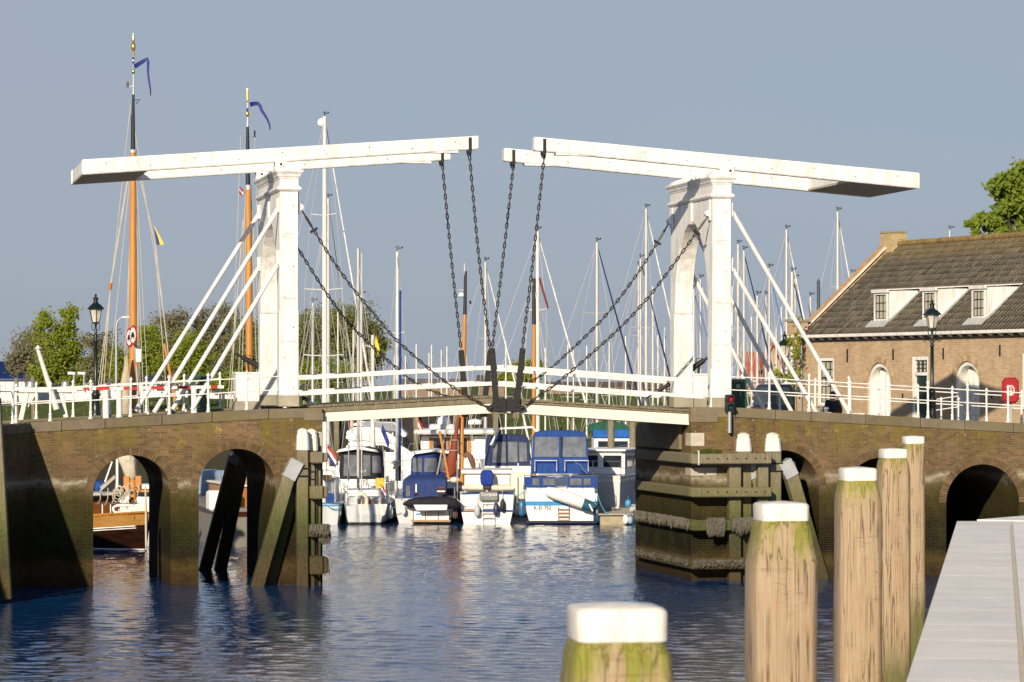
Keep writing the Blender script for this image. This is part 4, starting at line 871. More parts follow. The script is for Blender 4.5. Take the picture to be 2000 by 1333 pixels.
# cabinets and machine housings
def cabinet(label, x0, x1, y0, y1, v, d=.6):
    ua, z1 = B(x0, y0, v); ub, z0 = B(x1, y1, v); root = TB('control_cabinet', label, 'cabinet', (ua + ub) / 2, v, z0, 'green control cabinets')
    g = P('cabinet_green', (.010, .065, .040), .4, 0, .15, 3)
    mb = MB(); mb.box(ua + .02, ub - .02, v, v + d, z0, z1 - .08); bd = mb.build('body', g, root, bevel=.015)
    mb = MB(); mb.prism([(v - .05, z1 - .078), (v + d + .05, z1 - .078), (v + d + .05, z1 + .0), (v - .05, z1 - .035)], lambda a, b, c_: (c_, a, b), ua - .03, ub + .03); mb.build('lid', g, root)
    for k in range(2):
        w_ = (ub - ua - .08) / 2; mb = MB(); mb.box(ua + .04 + k * w_ + .006, ua + .04 + (k + 1) * w_ - .006, v - .02, v - .001, z0 + .08, z1 - .36); dr = mb.build('door', g, root, bevel=.004)
    mb = MB(); mb.box((ua + ub) / 2 + .03, (ua + ub) / 2 + .06, v - .045, v - .021, (z0 + z1) / 2 - .05, (z0 + z1) / 2 + .05); mb.build('handle', GREYP, dr)
    mb = MB(); mb.box((ua + ub) / 2 - .07, (ua + ub) / 2 + .04, v - .012, v - .001, z1 - .27, z1 - .16); mb.build('label_plate', PALE, root)
    return root
cabinet('green metal cabinet behind the struts of the left gate', 369, 405, 733, 800, 5.2)
cabinet('green metal cabinet just right of the right gate pillar', 1425, 1460, 740, 800, 1.6)
def housing(label, x0, x1, y0, y1, v, s, cyl):
    ua, z1 = B(x0, y0, v); ub, z0 = B(x1, y1, v); root = TB('machine_housing', label, 'machine housing', (ua + ub) / 2, v, z0, 'white machine housings of the bridge')
    mb = MB(); mb.box(ua, ub, v, v + .75, z0 + .02, z1 - .06); mb.build('housing_box', WP, root, bevel=.012)
    mb = MB(); mb.box(ua - .02, ub + .02, v - .02, v + .77, z1 - .059, z1); mb.build('lid', WP, root, bevel=.01)
    mb = MB(); mb.box(ua - .03, ub + .03, v - .03, v + .78, z0 - .28, z0 + .015); mb.build('plinth', PLINTH, root, bevel=.015)
    (ax, ay), (bx, by) = cyl; a, b = B3(ax, ay, v + .35), B3(bx, by, v + .35); d = (b - a)
    mb = MB(); mb.tube([a, a + d * .3, a + d * .31, a + d * .85, a + d * .86, b], [.035, .04, .075, .085, .10, .10], 10); cy = mb.build('buffer_cylinder', IRON, root, 40)
    m_ = a + d * .55; mb = MB(); mb.tube([m_ + V((-.12, -.03, .02)), m_ + V((-.1, -.03, .16)), m_ + V((.06, -.03, .14)), m_ + V((.05, -.03, .0))], .014, 6); mb.build('handle', IRON, cy)
    mb = MB(); mb.bar(m_ + V((0, 0, -.05)), V((m_.x - .03 * s, v + .35, z1)), .06, .06); mb.build('stay', IRON, root)
housing('white machine housing with black buffer beside the left gate', 461, 507, 727, 786, 4.5, -1, ((459, 690), (505, 716)))
housing('white machine housing with black buffer seen inside the right gate', 1351, 1388, 730, 778, 4.5, 1, ((1387, 696), (1349, 722)))
# curb blocks and gas springs at the hinges
for (x0, y0), (x1, y1), lab in (((590, 776), (617, 791), 'dark hinge damper at the left end of the bridge deck'), ((1308, 750), (1255, 783), 'blue grey hinge damper at the right end of the bridge deck')):
    a, b = B3(x0, y0, .3), B3(x1, y1, .3); root = TB('hinge_damper', lab, 'damper', b.x, .3, b.z); d = b - a
    mb = MB(); mb.tube([a, a + d * .45], .055, 8); mb.build('damper_cylinder', IRON, root, 40); mb = MB(); mb.tube([a + d * .44, b], .024, 8); mb.build('damper_rod', P('rod_blue', (.10, .14, .26), .35, .3), root, 40)
# signal light on the front of the right abutment
u, zb = B(1425, 846, VF - .22); root = TB('signal_light', 'red and green signal light on a grey tube at the front of the right abutment', 'signal light', u, VF - .22, zb)
ztop = B(1425, 771, VF - .22)[1]; zbx = B(1425, 805, VF - .22)[1]; v = VF - .22
mb = MB(); mb.tube([(u, v, zb), (u, v, zbx + .02)], .055, 12); mb.build('pole', GREYP, root, 40)
mb = MB(); mb.tube([(u, v, zb + .06), (u, VF, zb + .06)], .05, 8); mb.build('wall_bracket', GREYP, root, 40)
mb = MB(); mb.box(u - .125, u + .125, v - .06, v + .10, zbx, ztop); hs = mb.build('signal_box', P('signal_black', (.018, .018, .018), .4), root, bevel=.015)
for zz, m, nm in ((ztop - .125, glassy('red_lens', (.40, .012, .012), .12), 'red_lens'), (zbx + .125, glassy('green_lens', (.006, .05, .045), .12), 'green_lens')):
    mb = MB(); mb.lathe([(.088, 0), (.085, .02), (.05, .035), (.002, .04)], (0, 0, 0), 18); mb.v = [(u + x, v - .06 - z_, zz + y) for x, y, z_ in mb.v]; mb.build(nm, m, hs, 60)
    seg = 16; mb = MB(); mb.loft([[(u + rr * math.cos(math.pi * (k / seg * 1.3 - .15)), yy, zz + rr * math.sin(math.pi * (k / seg * 1.3 - .15))) for k in range(seg + 1)] + [(u + (rr - .006) * math.cos(math.pi * ((seg - k) / seg * 1.3 - .15)), yy, zz + (rr - .006) * math.sin(math.pi * ((seg - k) / seg * 1.3 - .15))) for k in range(seg + 1)] for yy, rr in ((v - .058, .105), (v - .20, .10))]); mb.build('visor', RUB, hs)
# litter bin by the strut foot
u, z = B(1610, 800, 2.0); root = TB('litter_bin', 'small grey bin at the foot of the longest right strut', 'bin', u, 2.0, zdeck(u) - .06)
mb = MB(); mb.lathe([(.10, zdeck(u) - .06), (.13, z), (.14, z + .01)], (u, 2.0, 0), 12); mb.build('bin_body', GREYP, root, 40); mb = MB(); mb.lathe([(.15, z + .012), (.13, z + .06), (.02, z + .08)], (u, 2.0, 0), 12); mb.build('bin_lid', GREYP, root, 40)
# white trestle frame and the leaning spar on the far left
root = TB('white_trestle', 'white timber trestle with curved brackets at the far left behind the railing', 'trestle', fu(90, 9), 9, 4.2)
zt = B(90, 762, 9)[1]; ua, ub = fu(27, 9), fu(150, 9)
mb = MB(); mb.bar((ua, 9, zt), (ub, 9, zt), .26, .16); mb.build('top_beam', WP, root, bevel=.02)
for px, pf in ((52, 37), (119, 133)):
    u, uf = fu(px, 9), fu(pf, 9); mb = MB(); mb.bar((u, 9, zt - .08), (uf, 9, 4.2), .14, .16, (0, 1, 0)); mb.build('leg', WP, root, bevel=.015)
    for s in (-1, 1):
        arc = [(u + s * (.07 + .34 * math.sin(t)), zt - .085 - .42 * (1 - math.cos(t)) * 0 - .42 * (1 - math.sin(t)) ** 1.0 * math.cos(t) ** .5) for t in [math.pi / 2 * k / 8 for k in range(9)]]
        mb = MB(); mb.prism([(u + s * .02, zt - .08)] + [(u + s * (.04 + .36 * (k / 8)), zt - .08 - .45 * (1 - math.sin(math.pi / 2 * k / 8))) for k in range(9)], lambda a, b, d: (a, d, b), 8.95, 9.05); mb.build('curved_bracket', WP, root)
for px in (60, 128): mb = MB(); mb.lathe([(.16, 0), (.16, .02), (.12, .10), (.12, .16), (.02, .2)], (fu(px, 9), 9, zt + .08), 10); mb.build('roller', GREYP, root, 40)
a, b = B3(74, 683, 8.6), B3(111, 800, 8.6); root = TB('leaning_spar', 'grey white spar leaning over the trestle with a star shaped tip', 'spar', b.x, 8.6, b.z)
mb = MB(); mb.tube([a, b], [.06, .10], 10); mb.build('spar_pole', MASTW, root, 40); mb = MB(); mb.lathe([(.05, -.02), (.13, .03), (.07, .06), (.02, .12)], tuple(a), 5); mb.build('spar_tip', FLAGW, root)
for px, pt, lab in ((32, 738, 'short brown mooring stake left of the blue flag behind the white trestle'), (64, 736, 'brown mooring stake beside the blue flag behind the white trestle')):
    a = at(px, pt, 108); mb = MB(); mb.bar((a.x + .12, 108, -1), a, .16, .16, (0, 1, 0), .12, .12); o = mb.build('mooring_stake', TIM, None, bevel=.02, off=(a.x, 108, 0)); o.location = (a.x, 108, 0); tag(o, lab, 'stake')

# ------------------------------------------------------------------ brick house on the right bank
HX0, HY0 = 10.68, 125.6; HD = math.atan2(-.911, .413); ZG = 3.66; ZE = 7.285; HB_ = 4.07; SL = .872
def hx(px): k = (px - 1000) / F; return (k * HY0 - HX0) / (.413 + .911 * k)
def hz(px, py):
    x = hx(px); return H - (py - HOR) / F * (HY0 - .911 * x)
def hroof(px, py):
    "point of the front roof slope under a picture point: (x along, y in)"
    k = (px - 1000) / F; q = -(py - HOR) / F
    # X0+.413x+.911y = k(Y0-.911x+.413y) ; ZE+SL*y-H = q(Y0-.911x+.413y)
    a1, b1, c1 = .413 + .911 * k, .911 - .413 * k, k * HY0 - HX0
    a2, b2, c2 = .911 * q, SL - .413 * q, q * HY0 + H - ZE
    d = a1 * b2 - a2 * b1; return ((c1 * b2 - c2 * b1) / d, (a1 * c2 - a2 * c1) / d)
HL = 18.0
HS = T('brick_house', 'long brick house with grey tiled roof, three white dormers and arched doors', 'house', (HX0, HY0, 0), HD)
SASH = P('sash_green', (.010, .022, .018), .35); CURT = P('curtain_cloth', (.70, .66, .52), .85, 0, .12, 2, (14, 14, .3)); DOORG = P('door_green', (.010, .030, .024), .35, 0, .2, 3)
# walls as front with openings cut out, sides and back
x1w, x2w = hx(1597), hx(1629); x1a, x2a = hx(1693), hx(1740); x1d, x2d = hx(1781.5), hx(1813.5); x1b, x2b = hx(1863), hx(1913.5); x1e, x2e = hx(1997), hx(1997) + 1.25
za = hz(1717, 709); zb_ = hz(1888, 706); zw1, zw0 = hz(1612, 699), hz(1612, 792); zd1 = hz(1797, 696)
def arch_open(a, b, zt):
    r = (b - a) / 2; zs = zt - r; return [(a, ZG - .05)] + [((a + b) / 2 - r * math.cos(math.pi * k / 20), zs + r * math.sin(math.pi * k / 20)) for k in range(21)] + [(b, ZG - .05)]
wt = .34
mb = MB()
outl = [(0, ZG - .05)]
# front wall in vertical strips: below, above and between openings
def wall_rect(a, b, z0, z1): mb.box(a, b, 0, wt, z0, z1)
zt_ = ZE - .02; edges = [(x1w, x2w, zw0, zw1), (x1d, x2d, ZG - .05, zd1), (x1e, x2e, zw0 + .0, zw1 + .05)]
cur = 0
poly_arches = [(x1a, x2a, za), (x1b, x2b, zb_)]
segs = sorted([('w',) + e for e in edges] + [('a',) + e for e in poly_arches], key=lambda e: e[1])
fr = []
for e in segs:
    wall_rect(cur, e[1], ZG - .05, zt_)
    if e[0] == 'w':
        if e[3] > ZG: wall_rect(e[1], e[2], ZG - .05, e[3])
        wall_rect(e[1], e[2], e[4], zt_)
    else:
        pts = arch_open(e[1], e[2], e[3])[1:-1]
        mb.prism(pts + [(e[2], zt_), (e[1], zt_)], lambda a, b, d: (a, d, b), 0, wt)
    cur = e[2]
wall_rect(cur, HL, ZG - .05, zt_); mb.build('front_wall', HB, HS)
zr = ZE + SL * HB_
mb = MB(); mb.prism([(wt + .001, ZG - .05), (2 * HB_, ZG - .05), (2 * HB_, ZE), (HB_, zr - .05), (wt + .001, ZE + SL * wt - .05)], lambda a, b, d: (d, a, b), 0, .34); mb.build('gable_wall', HB, HS)
mb = MB(); mb.prism([(wt + .001, ZG - .05), (2 * HB_, ZG - .05), (2 * HB_, ZE), (HB_, zr - .05), (wt + .001, ZE + SL * wt - .05)], lambda a, b, d: (d, a, b), HL - .34, HL); mb.build('gable_wall', HB, HS)
mb = MB(); mb.box(.341, HL - .341, 2 * HB_ - .34, 2 * HB_, ZG - .05, ZE); mb.build('back_wall', HB, HS)
# raised gable edge with brick coping and a white flashing, shoulder and chimney
ly = V((HB_, zr + .05)); 
mb = MB(); mb.prism([(-.12, ZE + .05), (HB_ - .2, zr + .10), (HB_ + .2, zr + .10), (2 * HB_ + .1, ZE + .05), (2 * HB_ + .1, ZE - .15), (HB_, zr - .12), (-.12, ZE - .15)], lambda a, b, d: (d, a, b), -.04, .30); mb.build('gable_coping', P('coping_brick', (.40, .255, .12), .85, 0, .3, 5, bmp=.4), HS)
mb = MB(); mb.prism([(-.1, ZE + .0), (HB_ - .1, zr + .06), (HB_ - .1, zr + .11), (-.1, ZE + .055)], lambda a, b, d: (d, a, b), .305, .40); mb.build('verge_flashing', WP, HS)
mb = MB(); mb.box(-.10, .5, -.28, .28, ZE - .35, hz(1566, 629)); mb.build('gable_shoulder', HB, HS); 
mb = MB(); mb.box(-.16, .56, -.34, .34, hz(1566, 629) + .002, hz(1566, 624)); mb.build('shoulder_cap', PLINTH, HS)
zc0, zc1 = zr - .3, H - (452 - HOR) / F * 126.9
mb = MB(); mb.box(-.03, .82, HB_ - .33, HB_ + .33, zc0, zc1 - .08); ch = mb.build('chimney', house_brick('chimney_brick', (.40, .30, .13), (.30, .22, .09)), HS)
mb = MB(); mb.box(-.06, .85, HB_ - .36, HB_ + .36, zc1 - .079, zc1); mb.build('chimney_top', PLINTH, ch)
mb = MB(); mb.box(17.2, 17.9, HB_ - .3, HB_ + .3, zr - .3, zr + .95); mb.build('chimney', house_brick('chimney_brick2', (.40, .27, .15), (.30, .2, .1)), HS)
# roof: boarding below, single tiles above
mb = MB(); mb.prism([(-.1, ZE - .10), (HB_, zr - .02), (HB_, zr - .08), (-.1, ZE - .16)], lambda a, b, d: (d, a, b), .42, HL); mb.prism([(2 * HB_ + .1, ZE - .1), (HB_, zr - .02), (HB_, zr - .08), (2 * HB_ + .1, ZE - .16)], lambda a, b, d: (d, a, b), .42, HL); mb.build('roof_boarding', TIM, HS)
dorm = []
for (xl, xr, yb, yt, xc) in ((1708, 1734.5, 629, 567, 1795), (1803, 1829, 627, 563, 1893), (1899, 1925.5, 624, 559, 1992)):
    p = hroof((xl + xr) / 2, yb); x0 = hx(1000); k = None
    # front of the dormer stands at this depth
    yf = p[1]
    def xat(px): kk = (px - 1000) / F; return (kk * (HY0 + .413 * yf) - HX0 - .911 * yf) / (.413 + .911 * kk)
    xa, xb = xat(xl), xat(xr); xm = (xa + xb) / 2; Y = HY0 - .911 * xm + .413 * yf; zt = H - (yt - HOR) / F * Y
    dorm.append((xa, xb, yf, zt))
def tile_mb():
    n = 6; wv = .245; mb = MB(); top, bot = [], []
    for k in range(n + 1):
        t = k / n; h = .042 * math.cos(2 * math.pi * (t - .25)) + .016 * math.cos(4 * math.pi * t); top.append((t * wv, h))
    for s_, lift in ((0, .036), (1, 0)):
        for t, h in top: mb.v.append((t, s_ * .37, h + lift))
    for t, h in top: mb.v.append((t, 0, h + .008))
    for k in range(n):
        mb.f.append((k, k + 1, n + 2 + k, n + 1 + k)); mb.f.append((2 * n + 2 + k, 2 * n + 3 + k, k + 1, k))
    return mb
TM = tile_mb(); _t = TM.build('roof_tile', TILE, None, 60); TILEMESH = _t.data; bpy.data.objects.remove(_t)
ang = math.atan(SL); rows = 17; sl_len = HB_ * math.sqrt(1 + SL * SL) + .12; ex = sl_len / rows; ncol = int((HL - .42) / .225)
cand = []; rg = random.Random(12)
for r in range(rows):
    for c_ in range(ncol):
        x = .42 + c_ * .225; s_ = -.12 + r * ex; y = s_ * math.cos(ang); z = ZE - .055 + s_ * math.sin(ang)
        skip = False
        for xa, xb, yf, zt in dorm:
            if xa - .22 < x < xb + .03 and y > yf - .3 and z < zt - .1: skip = True
        if not skip: cand.append((x, y, z))
key = lambda t: (HY0 - .911 * t[0] + .413 * t[1]) + (1000 if t[0] > hx(2006) + t[1] * .1 else 0)
cand.sort(key=key)
big = MB()
for i, (x, y, z) in enumerate(cand):
    jx, jz, jr = rg.uniform(-.008, .008), rg.uniform(0, .012), rg.uniform(-.02, .02)
    if i < 300:
        k = bpy.data.objects.new('roof_tile', TILEMESH); C.objects.link(k); k.parent = HS; k.location = (x + jx, y, z + jz); k.rotation_euler = (ang + jr, 0, rg.uniform(-.015, .015))
    else:
        ca, sa = math.cos(ang + jr), math.sin(ang + jr)
        big.add([(x + jx + a, y + b * ca - c_ * sa, z + jz + b * sa + c_ * ca) for a, b, c_ in TM.v], TM.f)
o = big.build('roof_tiling', TILE, HS, 60); o['kind'] = 'stuff'
x = .42
while x < HL - .2:                                         # ridge
    mb = MB(); mb.tube([(x, HB_, zr + .02), (x + .36, HB_, zr + .035)], [.10, .12], 8); mb.build('ridge_tile', P('ridge_clay', (.22, .15, .05), .85, 0, .4, 5, bmp=.3, per=.25), HS, 60); x += .345
# dormers
for i, (xa, xb, yf, zt) in enumerate(dorm):
    z0 = ZE + SL * yf; yb_ = (zt + .02 - ZE) / SL
    mb = MB(); mb.prism([(yf, z0 - .05), (yb_, zt - .02), (yf, zt - .02)], lambda a, b, d: (d, a, b), xb - .06, xb); dm = mb.build('dormer_cheek', WP, HS)
    mb = MB(); mb.prism([(yf, z0 - .05), (yb_, zt - .02), (yf, zt - .02)], lambda a, b, d: (d, a, b), xa, xa + .06); mb.build('dormer_cheek', WP, HS)
    mb = MB(); mb.prism([(yf - .10, zt - .10), (yf - .12, zt + .02), (yb_ + .12, zt + .10), (yb_ + .12, zt + .06), (yf - .02, zt - .015), (yf - .02, zt - .1)], lambda a, b, d: (d, a, b), xa - .07, xb + .09); mb.build('dormer_roof', WP, HS)
    mb = MB(); mb.prism([(yf - .03, z0 + .02), (yb_ - .02, zt + .0), (yb_ + .10, zt + .03), (yf + .05, z0 - .05)], lambda a, b, d: (d, a, b), xb + .002, xb + .12); mb.build('lead_flashing', LEADM, HS)
    fr = MB(); t_ = .09; zb2 = z0 + .02; fr.box(xa, xa + t_, yf - .03, yf + .05, zb2, zt - .1); fr.box(xb - t_, xb, yf - .03, yf + .05, zb2, zt - .1); fr.box(xa + t_, xb - t_, yf - .03, yf + .05, zt - .17, zt - .1); fr.box(xa + t_, xb - t_, yf - .03, yf + .05, zb2, zb2 + .08)
    wn_o = fr.build('dormer_window', WP, HS)
    a, b, zl, zh = xa + t_, xb - t_, zb2 + .08, zt - .17
    mb = MB(); mb.box(a, b, yf + .024, yf + .034, zl, zh); mb.build('curtain', CURT, wn_o)
    mb = MB(); mb.box(a, b, yf + .014, yf + .018, zl, zh); mb.build('pane', glassy('thin_pane', (.03, .035, .04), .04, .14), wn_o)
    for k in range(4): xx = a + (b - a) * k / 3; mb = MB(); mb.box(xx - (.009 if 0 < k < 3 else .02), xx + (.009 if 0 < k < 3 else .02), yf - .012, yf + .012, zl, zh); mb.build('glazing_bar', SASH, wn_o)
    for k in range(4): zz = zl + (zh - zl) * k / 3; mb = MB(); mb.box(a, b, yf - .010, yf + .010, zz - (.010 if 0 < k < 3 else .022), zz + (.010 if 0 < k < 3 else .022)); mb.build('glazing_bar', SASH, wn_o)
    n = 9
    for k in range(n): xx = xa - .15 + (xb - xa + .4) * k / n; mb = MB(); mb.tube([(xx, yf - .30, z0 - .20), (xx, yf - .02, z0 + .04)], .035, 6); mb.build('lead_apron', LEADM, HS)
# eaves
mb = MB(); mb.box(-.20, HL, -.34, -.12, ZE - .04, ZE + .075); mb.build('gutter', WP, HS, bevel=.015)
mb = MB(); mb.box(0, HL, -.12, -.002, ZE - .06, ZE - .01); mb.build('eaves_board', SASH, HS)
for k in range(27): x = .35 + k * .64; mb = MB(); mb.prism([(-.30, ZE - .045), (-.003, ZE - .065), (-.003, ZE - .16), (-.16, ZE - .12)], lambda a, b, d: (d, a, b), x, x + .09); mb.build('gutter_bracket', WP, HS)
mb = MB(); xx = hx(1569); mb.tube([(xx, -.08, ZE - .06), (xx, -.08, ZG + .6)], .045, 8); mb.build('downpipe', GREYP, HS, 40); mb = MB(); mb.tube([(xx, -.08, ZG + .6), (xx, -.08, ZG)], .055, 8); mb.build('downpipe', IRON, HS, 40)
for px, y0, y1 in ((1656, 682, 708), (1745.5, 682, 703), (1843.5, 680, 702), (1954, 674, 696)):
    xx = hx(px); mb = MB(); mb.box(xx - .02, xx + .02, -.05, -.002, hz(px, y1), hz(px, y0)); mb.build('wall_anchor', IRON, HS)
for px in (1764, 1938): xx = hx(px); mb = MB(); mb.box(xx - .02, xx + .02, -.05, -.002, hz(px, 778), hz(px, 769)); mb.build('wall_anchor', IRON, HS)
# tall window left, window at the right edge
def tall_window(a, b, z0, z1):
    t_ = .13; fr = MB(); fr.box(a, a + t_, .02, .14, z0, z1); fr.box(b - t_, b, .02, .14, z0, z1); fr.box(a + t_, b - t_, .02, .14, z1 - .12, z1); fr.box(a + t_, b - t_, .02, .14, z0, z0 + .10); wo_ = fr.build('window', WP, HS)
    mb = MB(); mb.box(a - .05, b + .05, -.05, .10, z0 - .07, z0 - .002); mb.build('sill', PLINTH, wo_)
    a, b, z0, z1 = a + t_, b - t_, z0 + .10, z1 - .12
    mb = MB(); mb.box(a, b, .125, .135, z0, z1); mb.build('curtain', CURT, wo_); mb = MB(); mb.box(a, b, .1145, .118, z0, z1); mb.build('pane', glassy('thin_pane'), wo_)
    for k in range(4): xx = a + (b - a) * k / 3; w_ = .008 if 0 < k < 3 else .02; mb = MB(); mb.box(xx - w_, xx + w_, .08, .112, z0, z1); mb.build('glazing_bar', SASH, wo_)
    for k in range(6): zz = z0 + (z1 - z0) * k / 5; w_ = .03 if k in (0, 3) else (.02 if k == 5 else .010); mb = MB(); mb.box(a, b, .078, .110, zz - w_, zz + w_); mb.build('glazing_bar', SASH, wo_)
tall_window(x1w, x2w, zw0, zw1); tall_window(x1e, x2e, zw0, zw1 + .05)
# brick arch over the openings and the white arched double doors
for a, b, zt in poly_arches:
    r = (b - a) / 2; uc = (a + b) / 2; zs = zt - r; n = 26
    for k in range(n):
        a0, a1 = math.pi * (k + .06) / n, math.pi * (k + .94) / n; mb = MB(); mb.prism([(uc + q * math.cos(t), zs + q * math.sin(t)) for q, t in ((r + .005, a0), (r + .22, a0), (r + .22, a1), (r + .005, a1))], lambda p, q, d: (p, d, q), -.012, .02); mb.build('arch_brick', P('arch_brick_clay', (.40, .285, .17), .85, 0, .25, 5, per=.25), HS)
    y0 = .30; ri = r - .02
    pts = [(uc - ri, ZG)] + [(uc - ri * math.cos(math.pi * k / 20), zs + ri * math.sin(math.pi * k / 20)) for k in range(21)] + [(uc + ri, ZG)]
    inn = [(uc - (ri - .12), ZG)] + [(uc - (ri - .12) * math.cos(math.pi * k / 20), zs + (ri - .12) * math.sin(math.pi * k / 20)) for k in range(21)] + [(uc + ri - .12, ZG)]
    mb = MB()
    for k in range(len(pts) - 1): mb.prism([pts[k], pts[k + 1], inn[k + 1], inn[k]], lambda p, q, d: (p, d, q), .06, y0 + .05)
    ad = mb.build('arched_door', WP, HS)
    mb = MB(); mb.prism(inn, lambda p, q, d: (p, d, q), y0 + .06, y0 + .10); mb.build('door_leaf', white_paint('door_cream', (.78, .74, .62), (.5, .46, .36), .25), ad)
    for k in range(5): xx = uc - (ri - .12) + 2 * (ri - .12) * k / 4; zz = zs + math.sqrt(max(0.01, (ri - .12) ** 2 - (xx - uc) ** 2)) - .04; mb = MB(); mb.box(xx - .045, xx + .045, y0, y0 + .058, ZG, zz); mb.build('door_stile', WP, ad)
    for zz in (zs - .05, zs - .95): mb = MB(); mb.box(uc - ri + .12, uc + ri - .12, y0 - .004, y0 + .054, zz - .05, zz + .05); mb.build('door_rail', WP, ad)
    for s in (-.5, .5): mb = MB(); mb.box(uc + s * ri - .13, uc + s * ri + .13, y0 + .05, y0 + .058, zs - .86, zs - .30); mb.build('door_pane', glassy('thin_pane'), ad)
# dark green door with barred light above
fr = MB(); t_ = .14; zm = hz(1797, 731); fr.box(x1d, x1d + t_, .02, .16, ZG, zd1); fr.box(x2d - t_, x2d, .02, .16, ZG, zd1); fr.box(x1d + t_, x2d - t_, .02, .16, zd1 - .14, zd1); fr.box(x1d + t_, x2d - t_, .02, .16, zm - .05, zm + .06); df = fr.build('door_frame', WP, HS)
mb = MB(); mb.box(x1d + t_, x2d - t_, .11, .15, ZG + .02, zm - .05); dd = mb.build('door', DOORG, HS, label='dark green boarded door')
for k in range(1, 6): xx = x1d + t_ + (x2d - x1d - 2 * t_) * k / 6; mb = MB(); mb.box(xx - .012, xx + .012, .098, .109, ZG + .05, zm - .08); mb.build('door_board', SASH, dd)
mb = MB(); mb.box(x1d + t_, x2d - t_, .13, .135, zm + .06, zd1 - .14); mb.build('transom_pane', WIN, df)
for k in range(4): xx = x1d + t_ + (x2d - x1d - 2 * t_) * k / 3; mb = MB(); mb.box(xx - .02, xx + .02, .09, .12, zm + .06, zd1 - .14); mb.build('transom_bar', P('bar_cream', (.5, .47, .36), .5), df)
for k in range(4): zz = zm + .06 + (zd1 - .2 - zm) * k / 3; mb = MB(); mb.box(x1d + t_, x2d - t_, .088, .118, zz - .016, zz + .016); mb.build('transom_bar', SASH, df)
# lantern on a scrolled wall bracket at the left corner of the house
def hw(x, y, z): return V((HX0 + .413 * x + .911 * y, HY0 - .911 * x + .413 * y, z))
c = at(1533, 697, 124.6); rt = T('wall_lantern', 'old lantern on a scrolled wall bracket at the left corner of the brick house', 'wall lamp', (c.x, c.y, c.z), 0, off=(c.x, c.y, c.z))
lantern(rt, c.x, c.y, c.z, 1.12)
e = at(1557, 712, 124.6); 
mb = MB(); mb.tube([c + V((0, 0, -.05)), c + V((0, 0, -.28)), c + V((.05, 0, -.36)), V((e.x, c.y, c.z - .36))], .02, 6); mb.build('bracket_arm', IRON, rt, 60)
for q, rr in ((V((-.06, 0, -.42)), .09), (V((.25, 0, -.20)), .13), (V((.25, 0, -.52)), .12), (V((.40, 0, -.30)), .08), (V((.42, 0, -.46)), .07)):
    mb = MB(); mb.tube([c + q + V((rr * (1 - .055 * k) * math.cos(k * .55), 0, rr * (1 - .055 * k) * math.sin(k * .55))) for k in range(15)], .014, 5); mb.build('scroll', IRON, rt, 60)
# red lifebuoy box on a grey post before the house
c = at(1973.5, 763, 99.5); rt = T('lifebuoy_box', 'red octagonal lifebuoy box with white ring emblem before the brick house', 'lifebuoy box', (c.x, c.y, 4.3), 0, off=(c.x, c.y, 4.3))
mb = MB(); mb.box(c.x - .06, c.x + .06, c.y + .12, c.y + .2, 3.9, c.z + .2); mb.build('post', GREYP, rt)
oc = lambda w_, h_, d, q=.3: [(c.x - w_ + w_ * q * 1.3, d, c.z - h_), (c.x + w_ - w_ * q * 1.3, d, c.z - h_), (c.x + w_, d, c.z - h_ + h_ * q), (c.x + w_, d, c.z + h_ - h_ * q), (c.x + w_ - w_ * q * 1.3, d, c.z + h_), (c.x - w_ + w_ * q * 1.3, d, c.z + h_), (c.x - w_, d, c.z + h_ - h_ * q), (c.x - w_, d, c.z - h_ + h_ * q)]
mb = MB(); mb.loft([oc(.24, .37, c.y + .11), oc(.25, .385, c.y + .08), oc(.25, .385, c.y - .04), oc(.21, .34, c.y - .09)]); mb.build('box_cover', P('lifebuoy_red', (.30, .010, .015), .3, 0, .1, 3), rt, 30, .01, seg=2)
mb = MB(); mb.tube([(c.x + .095 * math.cos(t), c.y - .095, c.z + .14 * math.sin(t)) for t in [2 * math.pi * k / 24 for k in range(24)]], .024, 6, closed=True); mb.v = [(x, c.y - .093 + (y - c.y + .095) * .4, z) for x, y, z in mb.v]; mb.build('ring_emblem', P('emblem_pale', (.62, .45, .42), .5), rt, 60)
mb = MB(); mb.ball((c.x, c.y - .09, c.z + .06), .035, 8); mb.bar((c.x, c.y - .093, c.z + .02), (c.x, c.y - .093, c.z - .12), .07, .02, (0, 1, 0)); mb.build('swimmer_emblem', P('emblem_pale'), rt, 60)

